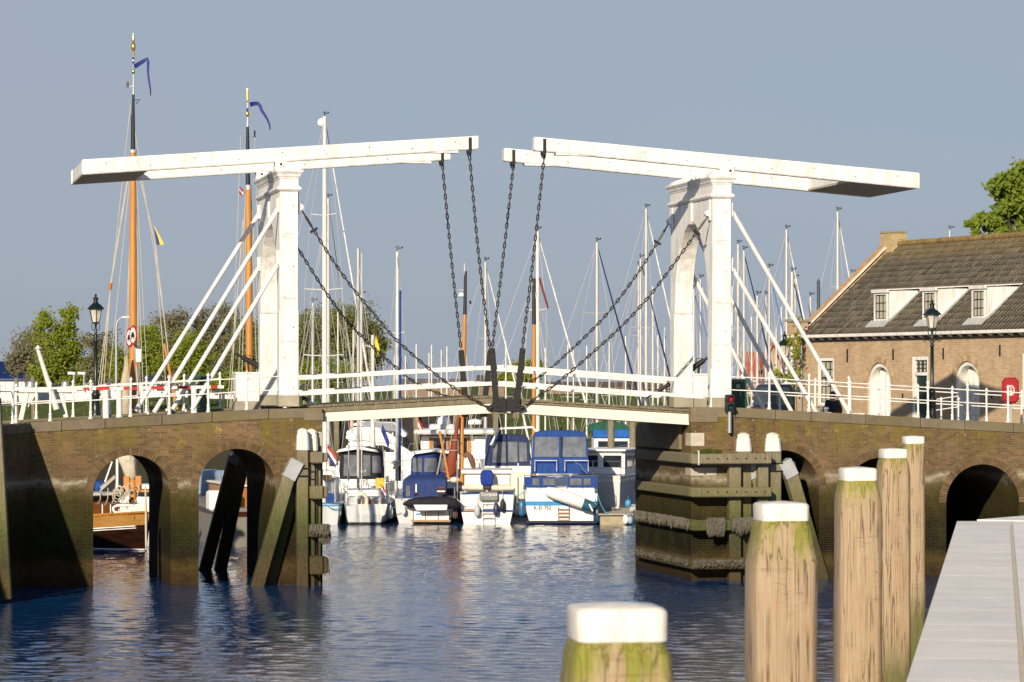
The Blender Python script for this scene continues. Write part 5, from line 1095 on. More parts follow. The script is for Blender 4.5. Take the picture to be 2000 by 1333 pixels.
# ------------------------------------------------------------------ cars on the street behind the bridge
def car(label, x, y, rz, paint, ln, wd, ht, hood, van=False, text=None):
    root = T('parked_car', label, 'car', (x, y, 3.66), rz)
    zs = ht * .54; b = wd / 2
    prof = [(0.0, .35), (-.02 * ln, .0)]                     # lower body side outline, front at +x
    low = [(-ln / 2, .30), (-ln / 2 - .03, .55), (-ln / 2 + .02, zs - .05), (-ln / 2 + .10, zs), (ln / 2 - hood, zs + .02), (ln / 2 - .12, zs - .16), (ln / 2, zs - .34), (ln / 2 + .02, .40), (ln / 2 - .06, .26), (-ln / 2 + .06, .26)]
    def sec(pts, k, yy): return [(p, yy, q) for p, q in pts]
    mb = MB(); mb.loft([[(p * .99, -b * .94, q) for p, q in low], [(p, -b, q) for p, q in low], [(p, b, q) for p, q in low], [(p * .99, b * .94, q) for p, q in low]][1:3]); body = mb.build('body', paint, root, 40, .05, seg=3)
    xr, xf = -ln / 2 + (.08 if van else .16), ln / 2 - hood
    cab0 = [(xr, -b + .05), (xf, -b + .05), (xf, b - .05), (xr, b - .05)]; inx = .10
    xr1, xf1 = xr + (.10 if van else .28), xf - (ht - zs) * 1.05
    cab1 = [(xr1, -b + .20), (xf1, -b + .20), (xf1, b - .20), (xr1, b - .20)]
    mb = MB(); mb.loft([[(p, q, zs - .02) for p, q in cab0], [(p, q, ht - .08) for p, q in cab1], [(p * .96, q * .88, ht) for p, q in cab1]]); cab = mb.build('cabin', paint, root, 40, .04, seg=2)
    def lerp(t, a, c_): return a + (c_ - a) * t
    gl = glassy('car_glass', (.025, .04, .04), .04)
    z0, z1 = zs + .04, ht - .12; k0, k1 = (z0 - zs + .02) / (ht - .06 - zs), (z1 - zs + .02) / (ht - .06 - zs)
    for s in (-1, 1):
        n = 3
        for j in range(n):
            def pt(t, k, e=.008):
                xx = lerp(t, lerp(k, xr, xr1), lerp(k, xf, xf1)); yy = s * (lerp(k, b - .05, b - .20) + e); return (xx, yy, lerp(k, zs - .02, ht - .08))
            t0, t1 = (j + .08) / n, (j + .93) / n
            if j == 0: t0 += .06
            if j == n - 1: t1 -= .03
            mb = MB(); q = [pt(t0, k0), pt(t1, k0), pt(t1 if j < n - 1 else t1 - .02, k1), pt(t0, k1)]; q2 = [pt(t0, k0, -.01), pt(t1, k0, -.01), pt(t1, k1, -.01), pt(t0, k1, -.01)]
            mb.loft([q, q2]); mb.build('side_window', gl, root)
        mb = MB(); mb.box(ln / 2 - hood - .1, ln / 2 - hood + .06, s * (b + .10) - .09, s * (b + .10) + .09, zs + .02, zs + .16); mb.build('wing_mirror', paint, root, bevel=.03)
        mb = MB(); mb.box(ln / 2 - .06, ln / 2 + .015, s * b * .62 - .18, s * b * .62 + .18, zs - .36, zs - .22); mb.build('headlight', glassy('head_lens', (.6, .6, .58), .1), root, bevel=.02)
        mb = MB(); mb.box(-ln / 2 - .035, -ln / 2 + .02, s * b * .82 - .09, s * b * .82 + .09, zs - .42, zs - .06); mb.build('tail_light', glassy('tail_lens', (.40, .02, .02), .15), root, bevel=.015)
        for xx in (-ln * .29, ln * .30):
            mb = MB(); mb.tube([(xx, s * (b - .20), .33), (xx, s * (b + .01), .33)], .33, 20); wh = mb.build('wheel', RUB, root, 40, .03); mb = MB(); mb.tube([(xx, s * (b + .005), .33), (xx, s * (b + .025), .33)], .2, 14); mb.build('rim', GREYP, wh, 40)
            mb = MB(); mb.lathe([(.37, 0)], (0, 0, 0), 4) if False else None
    for xa, xb, nm in ((xr, xr1, 'rear_window'), (xf, xf1, 'windscreen')):
        s_ = -1 if nm == 'rear_window' else 1
        def pt(yy, k, e): return (lerp(k, xa, xb) + s_ * e, yy * lerp(k, b - .16, b - .30), lerp(k, zs - .02, ht - .08))
        mb = MB(); mb.loft([[pt(-1, k0, .012), pt(1, k0, .012), pt(1, k1, .012), pt(-1, k1, .012)], [pt(-1, k0, -.01), pt(1, k0, -.01), pt(1, k1, -.01), pt(-1, k1, -.01)]]); mb.build(nm, gl, root)
    mb = MB(); mb.box(-ln / 2 - .045, -ln / 2 - .02, -.26, .26, .55, .66); mb.build('number_plate', YELP, root)
    return root
pa = P('car_white', (.72, .73, .73), .25, 0, .05, 2); pb = P('car_navy', (.012, .016, .028), .2, 0, .1, 2); pc = P('car_red', (.42, .02, .015), .25, 0, .08, 2)
p = at(1556, 760, 137); car('white van parked behind the dark estate car, its roof line above the bridge railing', p.x, p.y, R(200), pa, 4.5, 1.8, 1.93, .75, True)
p = at(1584, 760, 132); suv = car('dark estate car parked at the corner of the brick house', p.x, p.y, R(20), pb, 4.5, 1.85, 1.86, 1.0, True)
p = at(1628, 790, 128.9); car('red car with only its rounded nose showing by the house corner', p.x, p.y, R(204), pc, 3.6, 1.65, 1.45, .95)
def text(s, size, loc, rot, m, parent=None, name='lettering', ext=.002, al='LEFT', label=None):
    cu = bpy.data.curves.new(name, 'FONT'); cu.body = s; cu.size = size; cu.extrude = ext; cu.align_x = al
    o = bpy.data.objects.new(name, cu); C.objects.link(o); dg = bpy.context.evaluated_depsgraph_get(); me = bpy.data.meshes.new_from_object(o.evaluated_get(dg)); bpy.data.objects.remove(o)
    me.materials.clear(); me.materials.append(m); o = bpy.data.objects.new(name, me); C.objects.link(o); o.location = loc; o.rotation_euler = rot
    if parent: o.parent = parent
    if label: o['label'] = label
    return o
text('RAE', .24, (-1.02, -.835, 1.27), (R(78), 0, 0), CYANP, suv)

# ------------------------------------------------------------------ the man walking past the house
def person(label, x, y, z, rz):
    root = T('person', label, 'person', (x, y, z), rz)
    J = {'pel': (0, 0, .95, .155), 'sp': (0, 0, 1.15, .165), 'ch': (0, .01, 1.35, .185), 'nk': (0, .015, 1.50, .072), 'hd': (0, -.005, 1.59, .105), 'tp': (0, -.01, 1.71, .112),
         'ls': (.19, .01, 1.42, .085), 'le': (.27, .06, 1.16, .065), 'lw': (.25, -.08, .95, .05), 'lh': (.24, -.12, .88, .04), 'rs': (-.19, .01, 1.42, .085), 're': (-.27, .06, 1.16, .065), 'rw': (-.25, -.08, .95, .05), 'rh': (-.24, -.12, .88, .04),
         'lk': (.10, -.05, .50, .075), 'la': (.10, .02, .09, .05), 'lt': (.11, -.14, .04, .04), 'rk': (-.10, .03, .50, .075), 'ra': (-.10, .18, .11, .05), 'rt': (-.11, .04, .04, .04), 'lp': (.10, 0, .88, .11), 'rp': (-.10, 0, .88, .11)}
    E = [('pel', 'sp'), ('sp', 'ch'), ('ch', 'nk'), ('nk', 'hd'), ('hd', 'tp'), ('ch', 'ls'), ('ls', 'le'), ('le', 'lw'), ('lw', 'lh'), ('ch', 'rs'), ('rs', 're'), ('re', 'rw'), ('rw', 'rh'), ('pel', 'lp'), ('lp', 'lk'), ('lk', 'la'), ('la', 'lt'), ('pel', 'rp'), ('rp', 'rk'), ('rk', 'ra'), ('ra', 'rt')]
    def skin(name, keys, m, grow=0.0, over=None):
        ks = [k for k in J if k in keys]; me = bpy.data.meshes.new(name); me.from_pydata([J[k][:3] for k in ks], [(ks.index(a), ks.index(b)) for a, b in E if a in ks and b in ks], [])
        o = bpy.data.objects.new(name, me); C.objects.link(o); o.parent = root; me.materials.append(m)
        bm = bmesh.new(); bm.from_mesh(me); ly = bm.verts.layers.skin.verify(); bm.verts.ensure_lookup_table()
        for i, k in enumerate(ks):
            r = (over or {}).get(k, J[k][3] + grow); bm.verts[i][ly].radius = (r, r * .82) if k in ('pel', 'sp', 'ch') else (r, r); bm.verts[i][ly].use_root = i == 0
        bm.to_mesh(me); bm.free()
        o.modifiers.new('skin', 'SKIN').use_smooth_shade = True; sb = o.modifiers.new('sub', 'SUBSURF'); sb.levels = 2; sb.render_levels = 2
        return o
    sk = P('skin', (.46, .27, .18), .55, 0, .08, 6)
    skin('body', list(J), sk)
    skin('jacket', ['pel', 'sp', 'ch', 'ls', 'le', 'lw', 'rs', 're', 'rw'], P('jacket_black', (.010, .010, .013), .75, 0, .3, 6, bmp=.3), .028, {'pel': .20, 'sp': .215, 'ch': .225})
    skin('trousers', ['pel', 'lp', 'lk', 'la', 'rp', 'rk', 'ra'], P('jeans_blue', (.022, .035, .085), .8, 0, .25, 6), .018)
    mb = MB(); mb.ball((0, .025, 1.675), .118, 14, 1.05); mb.v = [(x_, y_, max(z_, 1.585) if y_ > -.02 else max(z_, 1.70)) for x_, y_, z_ in mb.v]; mb.build('hair', P('hair_brown', (.075, .045, .025), .7, 0, .3, 20, bmp=.4), root, 60)
    mb = MB(); mb.ball((0, -.105, 1.64), .018, 8); mb.build('nose', sk, root, 60)
    for s in (-1, 1):
        mb = MB(); mb.ball((.088 * s, .0, 1.64), .026, 8); mb.build('ear', sk, root, 60); mb = MB(); mb.ball((.032 * s, -.083, 1.662), .011, 8); mb.build('eye', RUB, root, 60)
        mb = MB(); mb.box(.11 * s - .05, .11 * s + .05, -.17 if s > 0 else .0, .09 if s > 0 else .26, .0, .09); mb.build('shoe', RUB, root, bevel=.03)
p = at(1626, 766, 109.5); person('man in a black jacket and blue jeans walking away past the brick house', p.x, p.y, p.z - 1.765, R(-152))

# ------------------------------------------------------------------ boats
class Boat:
    def __init__(s, name, label, cat, pc, Y, rz=0, group='boats moored in the harbour'):
        s.pc, s.Y = pc, Y; s.r = T(name, label, cat, ((pc - 1000) / F * Y, Y, 0), rz, group); s.rz = rz
    def x(s, px, y=0): return (px - 1000) / F * (s.Y + y) - (s.pc - 1000) / F * s.Y
    def z(s, py, y=0): return H - (py - HOR) / F * (s.Y + y)
    def world(s, x, y, z): c, n = math.cos(s.rz), math.sin(s.rz); o = s.r.location; return V((o.x + x * c - y * n, o.y + x * n + y * c, z))
    def box(s, name, m, x0, x1, y0, y1, z0, z1, bev=.015, par=None, seg=1): mb = MB(); mb.box(x0, x1, y0, y1, z0, z1); return mb.build(name, m, par or s.r, bevel=bev, seg=seg)
    def pbox(s, name, m, p0, p1, q0, q1, y0, y1, bev=.015, par=None): return s.box(name, m, s.x(p0, y0), s.x(p1, y0), y0, y1, s.z(q1, y0), s.z(q0, y0), bev, par)
    def tube(s, name, m, pts, r, par=None, n=6, closed=False): return MB().tube(pts, r, n, closed).build(name, m, par or s.r, 50)
    def hull(s, L, b, fs, fb, m, tr=.82, stripe=None, boot=None, rail=None, deckm=None, full=.45):
        def bd(t):
            if t < full: return b / 2 * (tr + (1 - tr) * math.sin(math.pi / 2 * t / full))
            return b / 2 * max(.015, 1 - ((t - full) / (1 - full)) ** 2.2)
        def zd(t): return fs + (fb - fs) * t ** 1.6
        def ring(t, e=0, lo=None, hi=None):
            k, zt = bd(t) + e, zd(t); one = [(.0, -.35), (.55 * k, -.28), (.86 * k, .0), (.95 * k, .40 * zt), (k, zt)]
            y = lambda z: L * t - (.10 * z if t < .01 else 0) + (.18 * z if t > .97 else 0)
            return [(-x, y(z), z) for x, z in one] + [(0, y(zt), zt + .03)] + [(x, y(z), z) for x, z in reversed(one)][0:4] + [(0.001, y(-.35), -.351)]
        ts = [0, .001] + [.1 * k for k in range(1, 10)] + [.95, .985, 1]
        h = MB().loft([ring(t) for t in ts]).build('hull', m, s.r, 40)
        def band(name, mm, z0, z1, e=.012):
            def hw_(t, f): k, zt = bd(t), zd(t); z = z0(zt) if f == 0 else z1(zt); q = z / zt; return ((.86 + (.09) * min(1, q / .4)) * k if q < .4 else (.95 + .05 * (q - .4) / .6) * k) + e, z
            for sd in (-1, 1):
                mb = MB(); rr = []
                for t in ts[1:]:
                    a, za = hw_(t, 0); c_, zc = hw_(t, 1); rr.append([(sd * a, L * t + (.18 * za if t > .97 else 0), za), (sd * c_, L * t + (.18 * zc if t > .97 else 0), zc), (sd * (c_ - .03), L * t, zc), (sd * (a - .03), L * t, za)])
                mb.loft(rr).build(name, mm, h)
            a, za = hw_(0, 0); c_, zc = hw_(0, 1); mb = MB(); mb.loft([[(-a, -.1 * za - .012, za), (a, -.1 * za - .012, za), (c_, -.1 * zc - .012, zc), (-c_, -.1 * zc - .012, zc)], [(-a, .02, za), (a, .02, za), (c_, .02, zc), (-c_, .02, zc)]]); mb.build(name, mm, h)
        if stripe: band('sheer_stripe', stripe[0], lambda zt: zt - stripe[1] - stripe[2], lambda zt: zt - stripe[1])
        if boot: band('boot_stripe', boot, lambda zt: .0, lambda zt: .09)
        if rail:
            hgt, spc = rail
            for sd in (-1, 1):
                pts = [(sd * (bd(t) - .06), L * t, zd(t) + hgt) for t in [.02 + .06 * k for k in range(17)]]; s.tube('guard_wire', STEEL, pts, .011)
                for k in range(0, 17, spc): t = .02 + .06 * k; s.tube('stanchion', STEEL, [(sd * (bd(t) - .06), L * t, zd(t)), (sd * (bd(t) - .06), L * t, zd(t) + hgt)], .012)
            k = bd(0) - .06; s.tube('stern_rail', STEEL, [(-k, .06, fs), (-k, .05, fs + hgt), (k, .05, fs + hgt), (k, .06, fs)], .014); s.tube('stern_rail', STEEL, [(-k, .05, fs + hgt * .5), (k, .05, fs + hgt * .5)], .011)
        s.bd, s.zd, s.L = bd, zd, L; return h
    def arch_ring(s, w, z0, z1, y, rnd_=.25, n=5):
        pts = [(-w / 2, y, z0)]; r = rnd_
        for k in range(n + 1): a = math.pi - math.pi / 2 * k / n; pts.append((-w / 2 * .93 + r + r * math.cos(a), y, z1 - r + r * math.sin(a)))
        pts += [(-w * .2, y, z1 + .05), (w * .2, y, z1 + .05)]
        for k in range(n + 1): a = math.pi / 2 - math.pi / 2 * k / n; pts.append((w / 2 * .93 - r + r * math.cos(a), y, z1 - r + r * math.sin(a)))
        pts.append((w / 2, y, z0)); return pts
    def canopy(s, m, x0, x1, z0, z1, y0, y1, panes, rake=.12, rnd_=.22, name='canopy'):
        w, c = x1 - x0, (x0 + x1) / 2; sh = lambda pts: [(x + c, y, z) for x, y, z in pts]
        rr = []
        for t in (0, .33, .66, 1):
            sag = .04 * math.sin(math.pi * ((t * 3) % 1)); rr.append(sh([(x, y + (z - z0) * rake * (1 - 2 * t), z) for x, y, z in s.arch_ring(w, z0, z1 - .06 * (t > .9), y0 + (y1 - y0) * t, rnd_)]))
        cn = MB().loft(rr).build(name, m, s.r, 40)
        for a, b, za, zb in panes:                        # clear panes proud of the aft face
            def P_(x, z, e): return (c + x * w / 2, y0 + (z0 + z * (z1 - z0) - z0) * rake - e, z0 + z * (z1 - z0))
            q = [(a, za), (b, za), (b * .97, zb), (a * .97, zb)]
            mb = MB(); mb.loft([[P_(x, z, .018) for x, z in q], [P_(x, z, -.004) for x, z in q]]); mb.build('clear_pane', VINYL, cn)
        for sd in (-1, 1):
            for k in range(2):
                ya, yb = y0 + (y1 - y0) * (.12 + .44 * k), y0 + (y1 - y0) * (.48 + .42 * k); za, zb = z0 + (z1 - z0) * .42, z0 + (z1 - z0) * .84
                xa = c + sd * (w / 2 * .985 + .008); mb = MB(); mb.loft([[(xa, ya, za), (xa, yb, za), (xa - sd * .02, yb, zb), (xa - sd * .02, ya + .1, zb)], [(xa - sd * .06, ya, za), (xa - sd * .06, yb, za), (xa - sd * .08, yb, zb), (xa - sd * .08, ya + .1, zb)]]); mb.build('clear_pane', VINYL, cn)
        return cn
    def text(s, t, size, x, y, z, m=RUB, par=None): return text(t, size, (x, y, z), (R(90), 0, 0), m, par or s.r, 'lettering')
def fender(label, boat, px, y0, y1, y, m, r=.11, grp='boat fenders'):
    x = boat.x(px, y); za, zb = boat.z(y1, y), boat.z(y0, y); p = boat.world(x, y, 0); c = T('boat_fender', label, 'fender', (p.x, p.y, za), 0, grp, (0, 0, 0)); h = zb - za
    MB().lathe([(.02, 0), (r * .7, .03), (r, .12), (r, h - .14), (r * .7, h - .05), (.035, h), (.03, h + .04)], n=12).build('fender_body', m, c, 60)
    MB().tube([(0, 0, h + .03), (0, .03, h + .35)], .012, 5).build('fender_line', ROPE, c)
def flag(label, x, y, z, cols, l=.5, h=.3, pole=None, seed=1, droop=.6, name='boat_flag', group='flags on the boats'):
    "a limp flag on its staff, with one part for each coloured band"
    root = T(name, label, 'flag', (x, y, z), 0, group); rg = random.Random(seed)
    if pole: MB().tube([(0, 0, -pole), (0, 0, h + .05)], .016, 6).build('flag_staff', TEAK, root)
    n = len(cols); nx = 7
    for j, m in enumerate(cols):
        mb = MB()
        for i in range(nx + 1):
            t = i / nx; xx = l * t * (1 - droop * .5); zz = -l * t * droop * .75; yy = .05 * math.sin(t * 7 + seed)
            for q in (j / n, (j + 1) / n): mb.v.append((xx + .05 * droop * (1 - q), yy + .02 * q, h - h * q + zz))
        for i in range(nx): mb.f.append((2 * i, 2 * i + 2, 2 * i + 3, 2 * i + 1))
        mb.build('flag_band', m, root, 80)
    return root
def mast_gear(par, x, y, z, s=1, seed=0):
    rg = random.Random(seed); mb = MB(); mb.tube([(x, y, z), (x, y, z + .45 * s)], .012, 5); mb.build('antenna', IRON, par)
    mb = MB(); mb.bar((x - .05, y, z + .10), (x + .32 * s, y, z + .16), .02, .04); mb.ball((x + .33 * s, y, z + .18), .07 * s, 6); mb.bar((x - .16 * s, y, z + .2), (x + .16 * s, y, z + .2), .02, .04); mb.build('wind_vane', IRON, par)

def sailboat(label, px, ptop, Y, yaw=0, L=10, hullm=None, mm=None, r=.075, spread=(), furl=None, boomc=None, foot=None, rake=0, cab=True, lean=0, stripe=None, tent=None, tipm=None, gear=True, wires=True):
    b = Boat('sailing_boat', label, 'sailing boat', px, Y, R(-yaw), 'masts of sailing boats in the harbour'); b.hull(L, L * .31, .95, 1.25, hullm or GEL, .62, stripe=stripe, boot=NAVYP, rail=(.55, 4) if Y < 160 else None)
    # the mast stands over the root, so shift the hull under it
    ym = L * .56
    for o in b.r.children:
        if o.name.startswith(('hull', 'guard', 'stanch', 'stern_r')): o.location = (0, -ym, 0)
    zt = H - (ptop - HOR) / F * Y; mm = mm or ALU
    if cab:
        mb = MB(); mb.loft([[(-L * .10 * k, -L * .12, 1.0), (L * .10 * k, -L * .12, 1.0), (L * .085 * k, L * .20, 1.1), (-L * .085 * k, L * .20, 1.1)] for k in (1,)] + [[(-L * .085, -L * .11, 1.45), (L * .085, -L * .11, 1.45), (L * .06, L * .16, 1.38), (-L * .06, L * .16, 1.38)]]); c = mb.build('cabin', hullm or GEL, b.r, bevel=.04, seg=2)
        for sd in (-1, 1): b.box('cabin_window', WIN, sd * L * .093 - .012, sd * L * .093 + .012, -L * .06, L * .08, 1.15, 1.3, 0, c)
    mast = MB().tube([(0, 0, 1.0), (lean * .5, 0, zt * .5), (lean, 0, zt)], [r, r, r * .75], 8).build('mast', mm, b.r, 50)
    if tipm: MB().tube([(lean * .8, 0, zt * .8), (lean, 0, zt + .02)], [r * .95, r * .8], 8).build('mast_top', tipm, mast, 50)
    if gear: mast_gear(b.r, lean, 0, zt, .6, int(px))
    tips = []
    for ps, hw_ in spread:
        z = H - (ps - HOR) / F * Y; w_ = hw_ * Y / F; tips.append((w_, z)); MB().tube([(-w_, -.1, z + .02), (0, 0, z - .05), (w_, -.1, z + .02)], .022, 5).build('spreader', mm, b.r)
    if wires:
        wb = L * .14
        for sd in (-1, 1):
            MB().tube([(sd * wb, -.2, 1.1)] + [(sd * w_, -.1, z) for w_, z in sorted(tips, key=lambda t: t[1])] + [(lean, 0, zt - .1)], .008, 4).build('shroud', WIRE, b.r)
            if tips: MB().tube([(sd * wb * .9, .3, 1.1), (0, 0, sorted(tips, key=lambda t: t[1])[-1][1] - .1)], .010, 4).build('shroud', WIRE, b.r)
        MB().tube([(0, -ym + .1, 1.1), (lean, 0, zt - .05)], .010, 4).build('backstay', WIRE, b.r)
        if not furl: MB().tube([(0, L - ym - .2, 1.3), (lean, 0, zt - .3)], .012, 4).build('forestay', WIRE, b.r)
    if furl:
        MB().tube([(0, L - ym - .2, 1.5), (lean * .3, (L - ym) * .75, 1.5 + (zt - 1.8) * .25), (lean, .1, zt - .3)], [.05, .058, .025], 7).build('furled_genoa', furl, b.r, 50)
    if boomc is not None:
        MB().tube([(0, -.15, 2.0), (0, -L * .38, 2.05)], .06, 7).build('boom', mm, b.r, 50); MB().tube([(0, -.1, 2.18), (0, -L * .2, 2.2), (0, -L * .36, 2.15)], [.16, .14, .08], 9).build('sail_cover', boomc, b.r, 50)
    if tent: b.box('spray_hood', tent, -L * .09, L * .09, -L * .18, -L * .05, 1.3, 1.85, .12, seg=3)
    return b

# --- the white and blue cruiser with the lettered transom
e = Boat('motor_cruiser', 'blue and white motor cruiser with tall blue canopy, lettered K-D 752 on its transom', 'motor boat', 1096, 131.5)
e.hull(9.5, 2.98, 1.20, 1.7, GEL, .96, stripe=(CYANP, .30, .17), boot=NAVYP)
e.pbox('swim_platform', NAVYP, 1026, 1166, 1018, 1023, -.35, .0)
e.pbox('aft_cabin', GEL, 1029, 1162, 953, 982, .06, 3.0, .05)
for a, b_ in ((1031, 1049), (1142, 1160)): e.pbox('cabin_stripe', CYANP, a, b_, 965, 972, .045, .3, 0)
e.canopy(BLUEM, e.x(1038), e.x(1152), e.z(927), e.z(845), 1.2, 4.4, [(-.90, -.05, .40, .88), (.05, .90, .40, .88)])
e.pbox('zip_strip', NAVYM, 1094.5, 1097, 852, 893, 1.16, 1.3, 0)
for a, b_ in ((1023, 1044), (1060, 1088), (1111, 1136), (1148, 1167)): pass
rl = e.pbox('dodger_cloth', BLUEM, 1024, 1085, 932, 952, .02, .06, .006); e.pbox('clear_pane', VINYL, 1040, 1053, 935, 948, .005, .02, 0, rl); e.pbox('clear_pane', VINYL, 1061, 1084, 935, 948, .005, .02, 0, rl)
rl = e.pbox('dodger_cloth', BLUEM, 1108, 1167, 932, 952, .02, .06, .006); e.pbox('clear_pane', VINYL, 1113, 1136, 935, 948, .005, .02, 0, rl); e.pbox('clear_pane', VINYL, 1140, 1154, 935, 948, .005, .02, 0, rl)
for p0 in (1024, 1056, 1086, 1108, 1138, 1167): e.tube('rail_post', STEEL, [(e.x(p0), .04, e.z(956)), (e.x(p0), .04, e.z(929))], .014)
e.tube('top_rail', STEEL, [(e.x(1023), .04, e.z(929.5)), (e.x(1168), .04, e.z(930))], .016)
for p0, p1 in ((1045, 1088), (1104, 1150)): e.tube('rail_frame', MASTW, [(e.x(p0), 1.0, e.z(922)), (e.x(p0), 1.0, e.z(901)), (e.x(p1), 1.0, e.z(901)), (e.x(p1), 1.0, e.z(922))], .02)
for p0 in (1090, 1111): e.tube('ladder_rail', STEEL, [(e.x(p0), -.16, e.z(990)), (e.x(p0), -.16, e.z(1020))], .014)
for q in (994, 1001, 1008, 1015): e.pbox('ladder_rung', TEAK, 1091, 1110, q, q + 2, -.19, -.13, 0)
e.text('K-D 752', .20, e.x(1042, -.16), -.155, e.z(995), RUB); e.text('KÖLN', .13, e.x(1139, -.16), -.155, e.z(995), RUB)
MB().tube([(e.x(1118), 0, e.z(900)), (e.x(1132), 0, e.z(907)), (e.x(1146), 0, e.z(925))], .02, 6).build('hand_rail', STEEL, e.r, 50)
mb = MB(); mb.ball((e.x(1096), 1.5, e.z(838)), .07, 8); mb.tube([(e.x(1096), 1.5, e.z(846)), (e.x(1096), 1.5, e.z(838))], .02, 6); mb.build('stern_light', IRON, e.r, 60)
# dinghy slung across its stern
a, b_ = V((e.x(1062), -.45, e.z(957))), V((e.x(1157), -.45, e.z(990))); p = e.world(*a); dg = T('dinghy', 'white rigid dinghy slung slantwise across the stern of the blue and white cruiser', 'dinghy', p, 0)
d = (b_ - a); up = V((0, 0, 1)); n_ = d.normalized().cross(V((0, 1, 0)))
rr = []
for t, w_ in ((0, .02), (.05, .16), (.2, .235), (.45, .255), (.75, .24), (.93, .21), (1, .19)):
    c = d * t + V((0, 0, .03 * math.sin(t * 3))); rr.append([c + n_ * w_ * math.cos(q) + V((0, w_ * .95 * math.sin(q), 0)) for q in [2 * math.pi * k / 12 for k in range(12)]])
MB().loft(rr).build('dinghy_hull', GEL, dg, 60)
mb = MB(); c0, c1 = d * .80, d * 1.01; mb.loft([[c + n_ * (.245 if i == 0 else .20) * math.cos(q) + V((0, (.245 if i == 0 else .20) * .98 * math.sin(q), 0)) for q in [math.pi * 1.05 + math.pi * .9 * k / 8 for k in range(9)]] for i, c in enumerate((c0, c1))], caps=False); mb.build('dinghy_stern_panel', P('petrol_blue', (.02, .09, .14), .4), dg, 60)
mb = MB(); mb.bar(d * .93 + V((0, -.25, .08)), d * 1.0 + V((0, -.3, -.15)), .05, .05); mb.build('tow_bracket', GEL, dg)
# --- white cruiser with the outboard under a blue cover
g = Boat('motor_cruiser', 'white cabin cruiser with blue covered outboard and rolled cream sail across its stern', 'motor boat', 951, 132)
g.hull(8, 2.24, 1.14, 1.5, GEL, .95, boot=None)
g.pbox('blue_stripe', BLUEP, 899, 1004, 996.5, 1000, -.10, .0, 0)
g.pbox('aft_cabin', CREAM, 907, 998, 926, 962, .5, 4.0, .05); g.pbox('cabin_roof', GEL, 901, 1001, 919, 926, .35, 4.2, .04)
for p0 in (911, 970): g.pbox('ribbed_panel', GEL, p0, p0 + 25, 930, 947, .46, .52, .01)
mb = MB(); mb.tube([(g.x(903), .0, g.z(953)), (g.x(930), -.02, g.z(952)), (g.x(975), -.02, g.z(953.5)), (g.x(1004), .0, g.z(953))], [.09, .12, .12, .10], 10); mb.build('rolled_sail', SAILM, g.r, 50)
g.pbox('spray_cloth', BLUEM, 903, 1002, 963, 971, -.10, -.06, .004); g.tube('stern_rail', STEEL, [(g.x(902), -.09, g.z(975)), (g.x(902), -.09, g.z(958)), (g.x(1003), -.09, g.z(958)), (g.x(1003), -.09, g.z(975))], .014)
gc = g.pbox('motor_cover', P('cover_grey', (.19, .195, .20), .8, 0, .2, 4), 936, 973, 961, 979, -.32, -.12, .05); g.text('Compass', .17, g.x(940, -.33), -.325, g.z(968), FLAGW)
ob = T('outboard_motor', 'outboard motor under a shiny blue cover on the white cabin cruiser', 'outboard motor', g.world(g.x(951), -.10, g.z(948)), 0)
w_ = 26 / F * 132; MB().loft([[(x * s_, y * s_, z) for x, y in ((-.22, -.18), (.22, -.18), (.25, 0), (.22, .2), (-.22, .2), (-.25, 0))] for z, s_ in ((.0, .8), (.08, 1), (.32, 1.08), (.52, .95), (.60, .7))]).build('motor_cover', canvas('blue_shiny', (.010, .035, .24)), ob, 50, .03, seg=2)
mb = MB(); mb.box(-.16, .16, -.14, .14, -.16, 0); mb.build('motor_body', RUB, ob, bevel=.03); mb = MB(); mb.box(-.05, .05, -.05, .05, -.8, -.16); mb.build('motor_leg', GREYP, ob, bevel=.02)
for p0 in (942.5, 965): g.tube('ladder_rail', MASTW, [(g.x(p0), -.17, g.z(979)), (g.x(p0), -.17, g.z(1019))], .018)
for q in (983, 992, 1001, 1010): g.pbox('ladder_rung', MASTW, 943, 965, q, q + 2.4, -.19, -.14, 0)
g.pbox('name_board', TEAK, 905, 926, 994, 999, -.13, -.105, 0)
fender('pale grey fender left of the ladder on the white cabin cruiser', g, 932, 986, 1010, -.25, P('fender_grey', (.40, .43, .46), .4), .12)
fender('dark blue fender right of the ladder on the white cabin cruiser', g, 969, 983, 1008, -.25, P('fender_navy', (.03, .03, .10), .4), .11)
fender('black fender on the right of the white cabin cruiser stern', g, 981.5, 976, 1000, -.25, RUB, .10)
fender('blue fender between the two white cruisers', e, 1019, 976, 1009, -.1, P('fender_blue', (.03, .11, .24), .4), .15)
fender('dark blue fender on the right flank of the blue and white cruiser', e, 1166.5, 990, 1022, -.1, P('fender_dkblue', (.012, .04, .09), .4), .16)
fender('black fender left of the lettered transom', e, 1010, 985, 1008, -.1, RUB, .10)
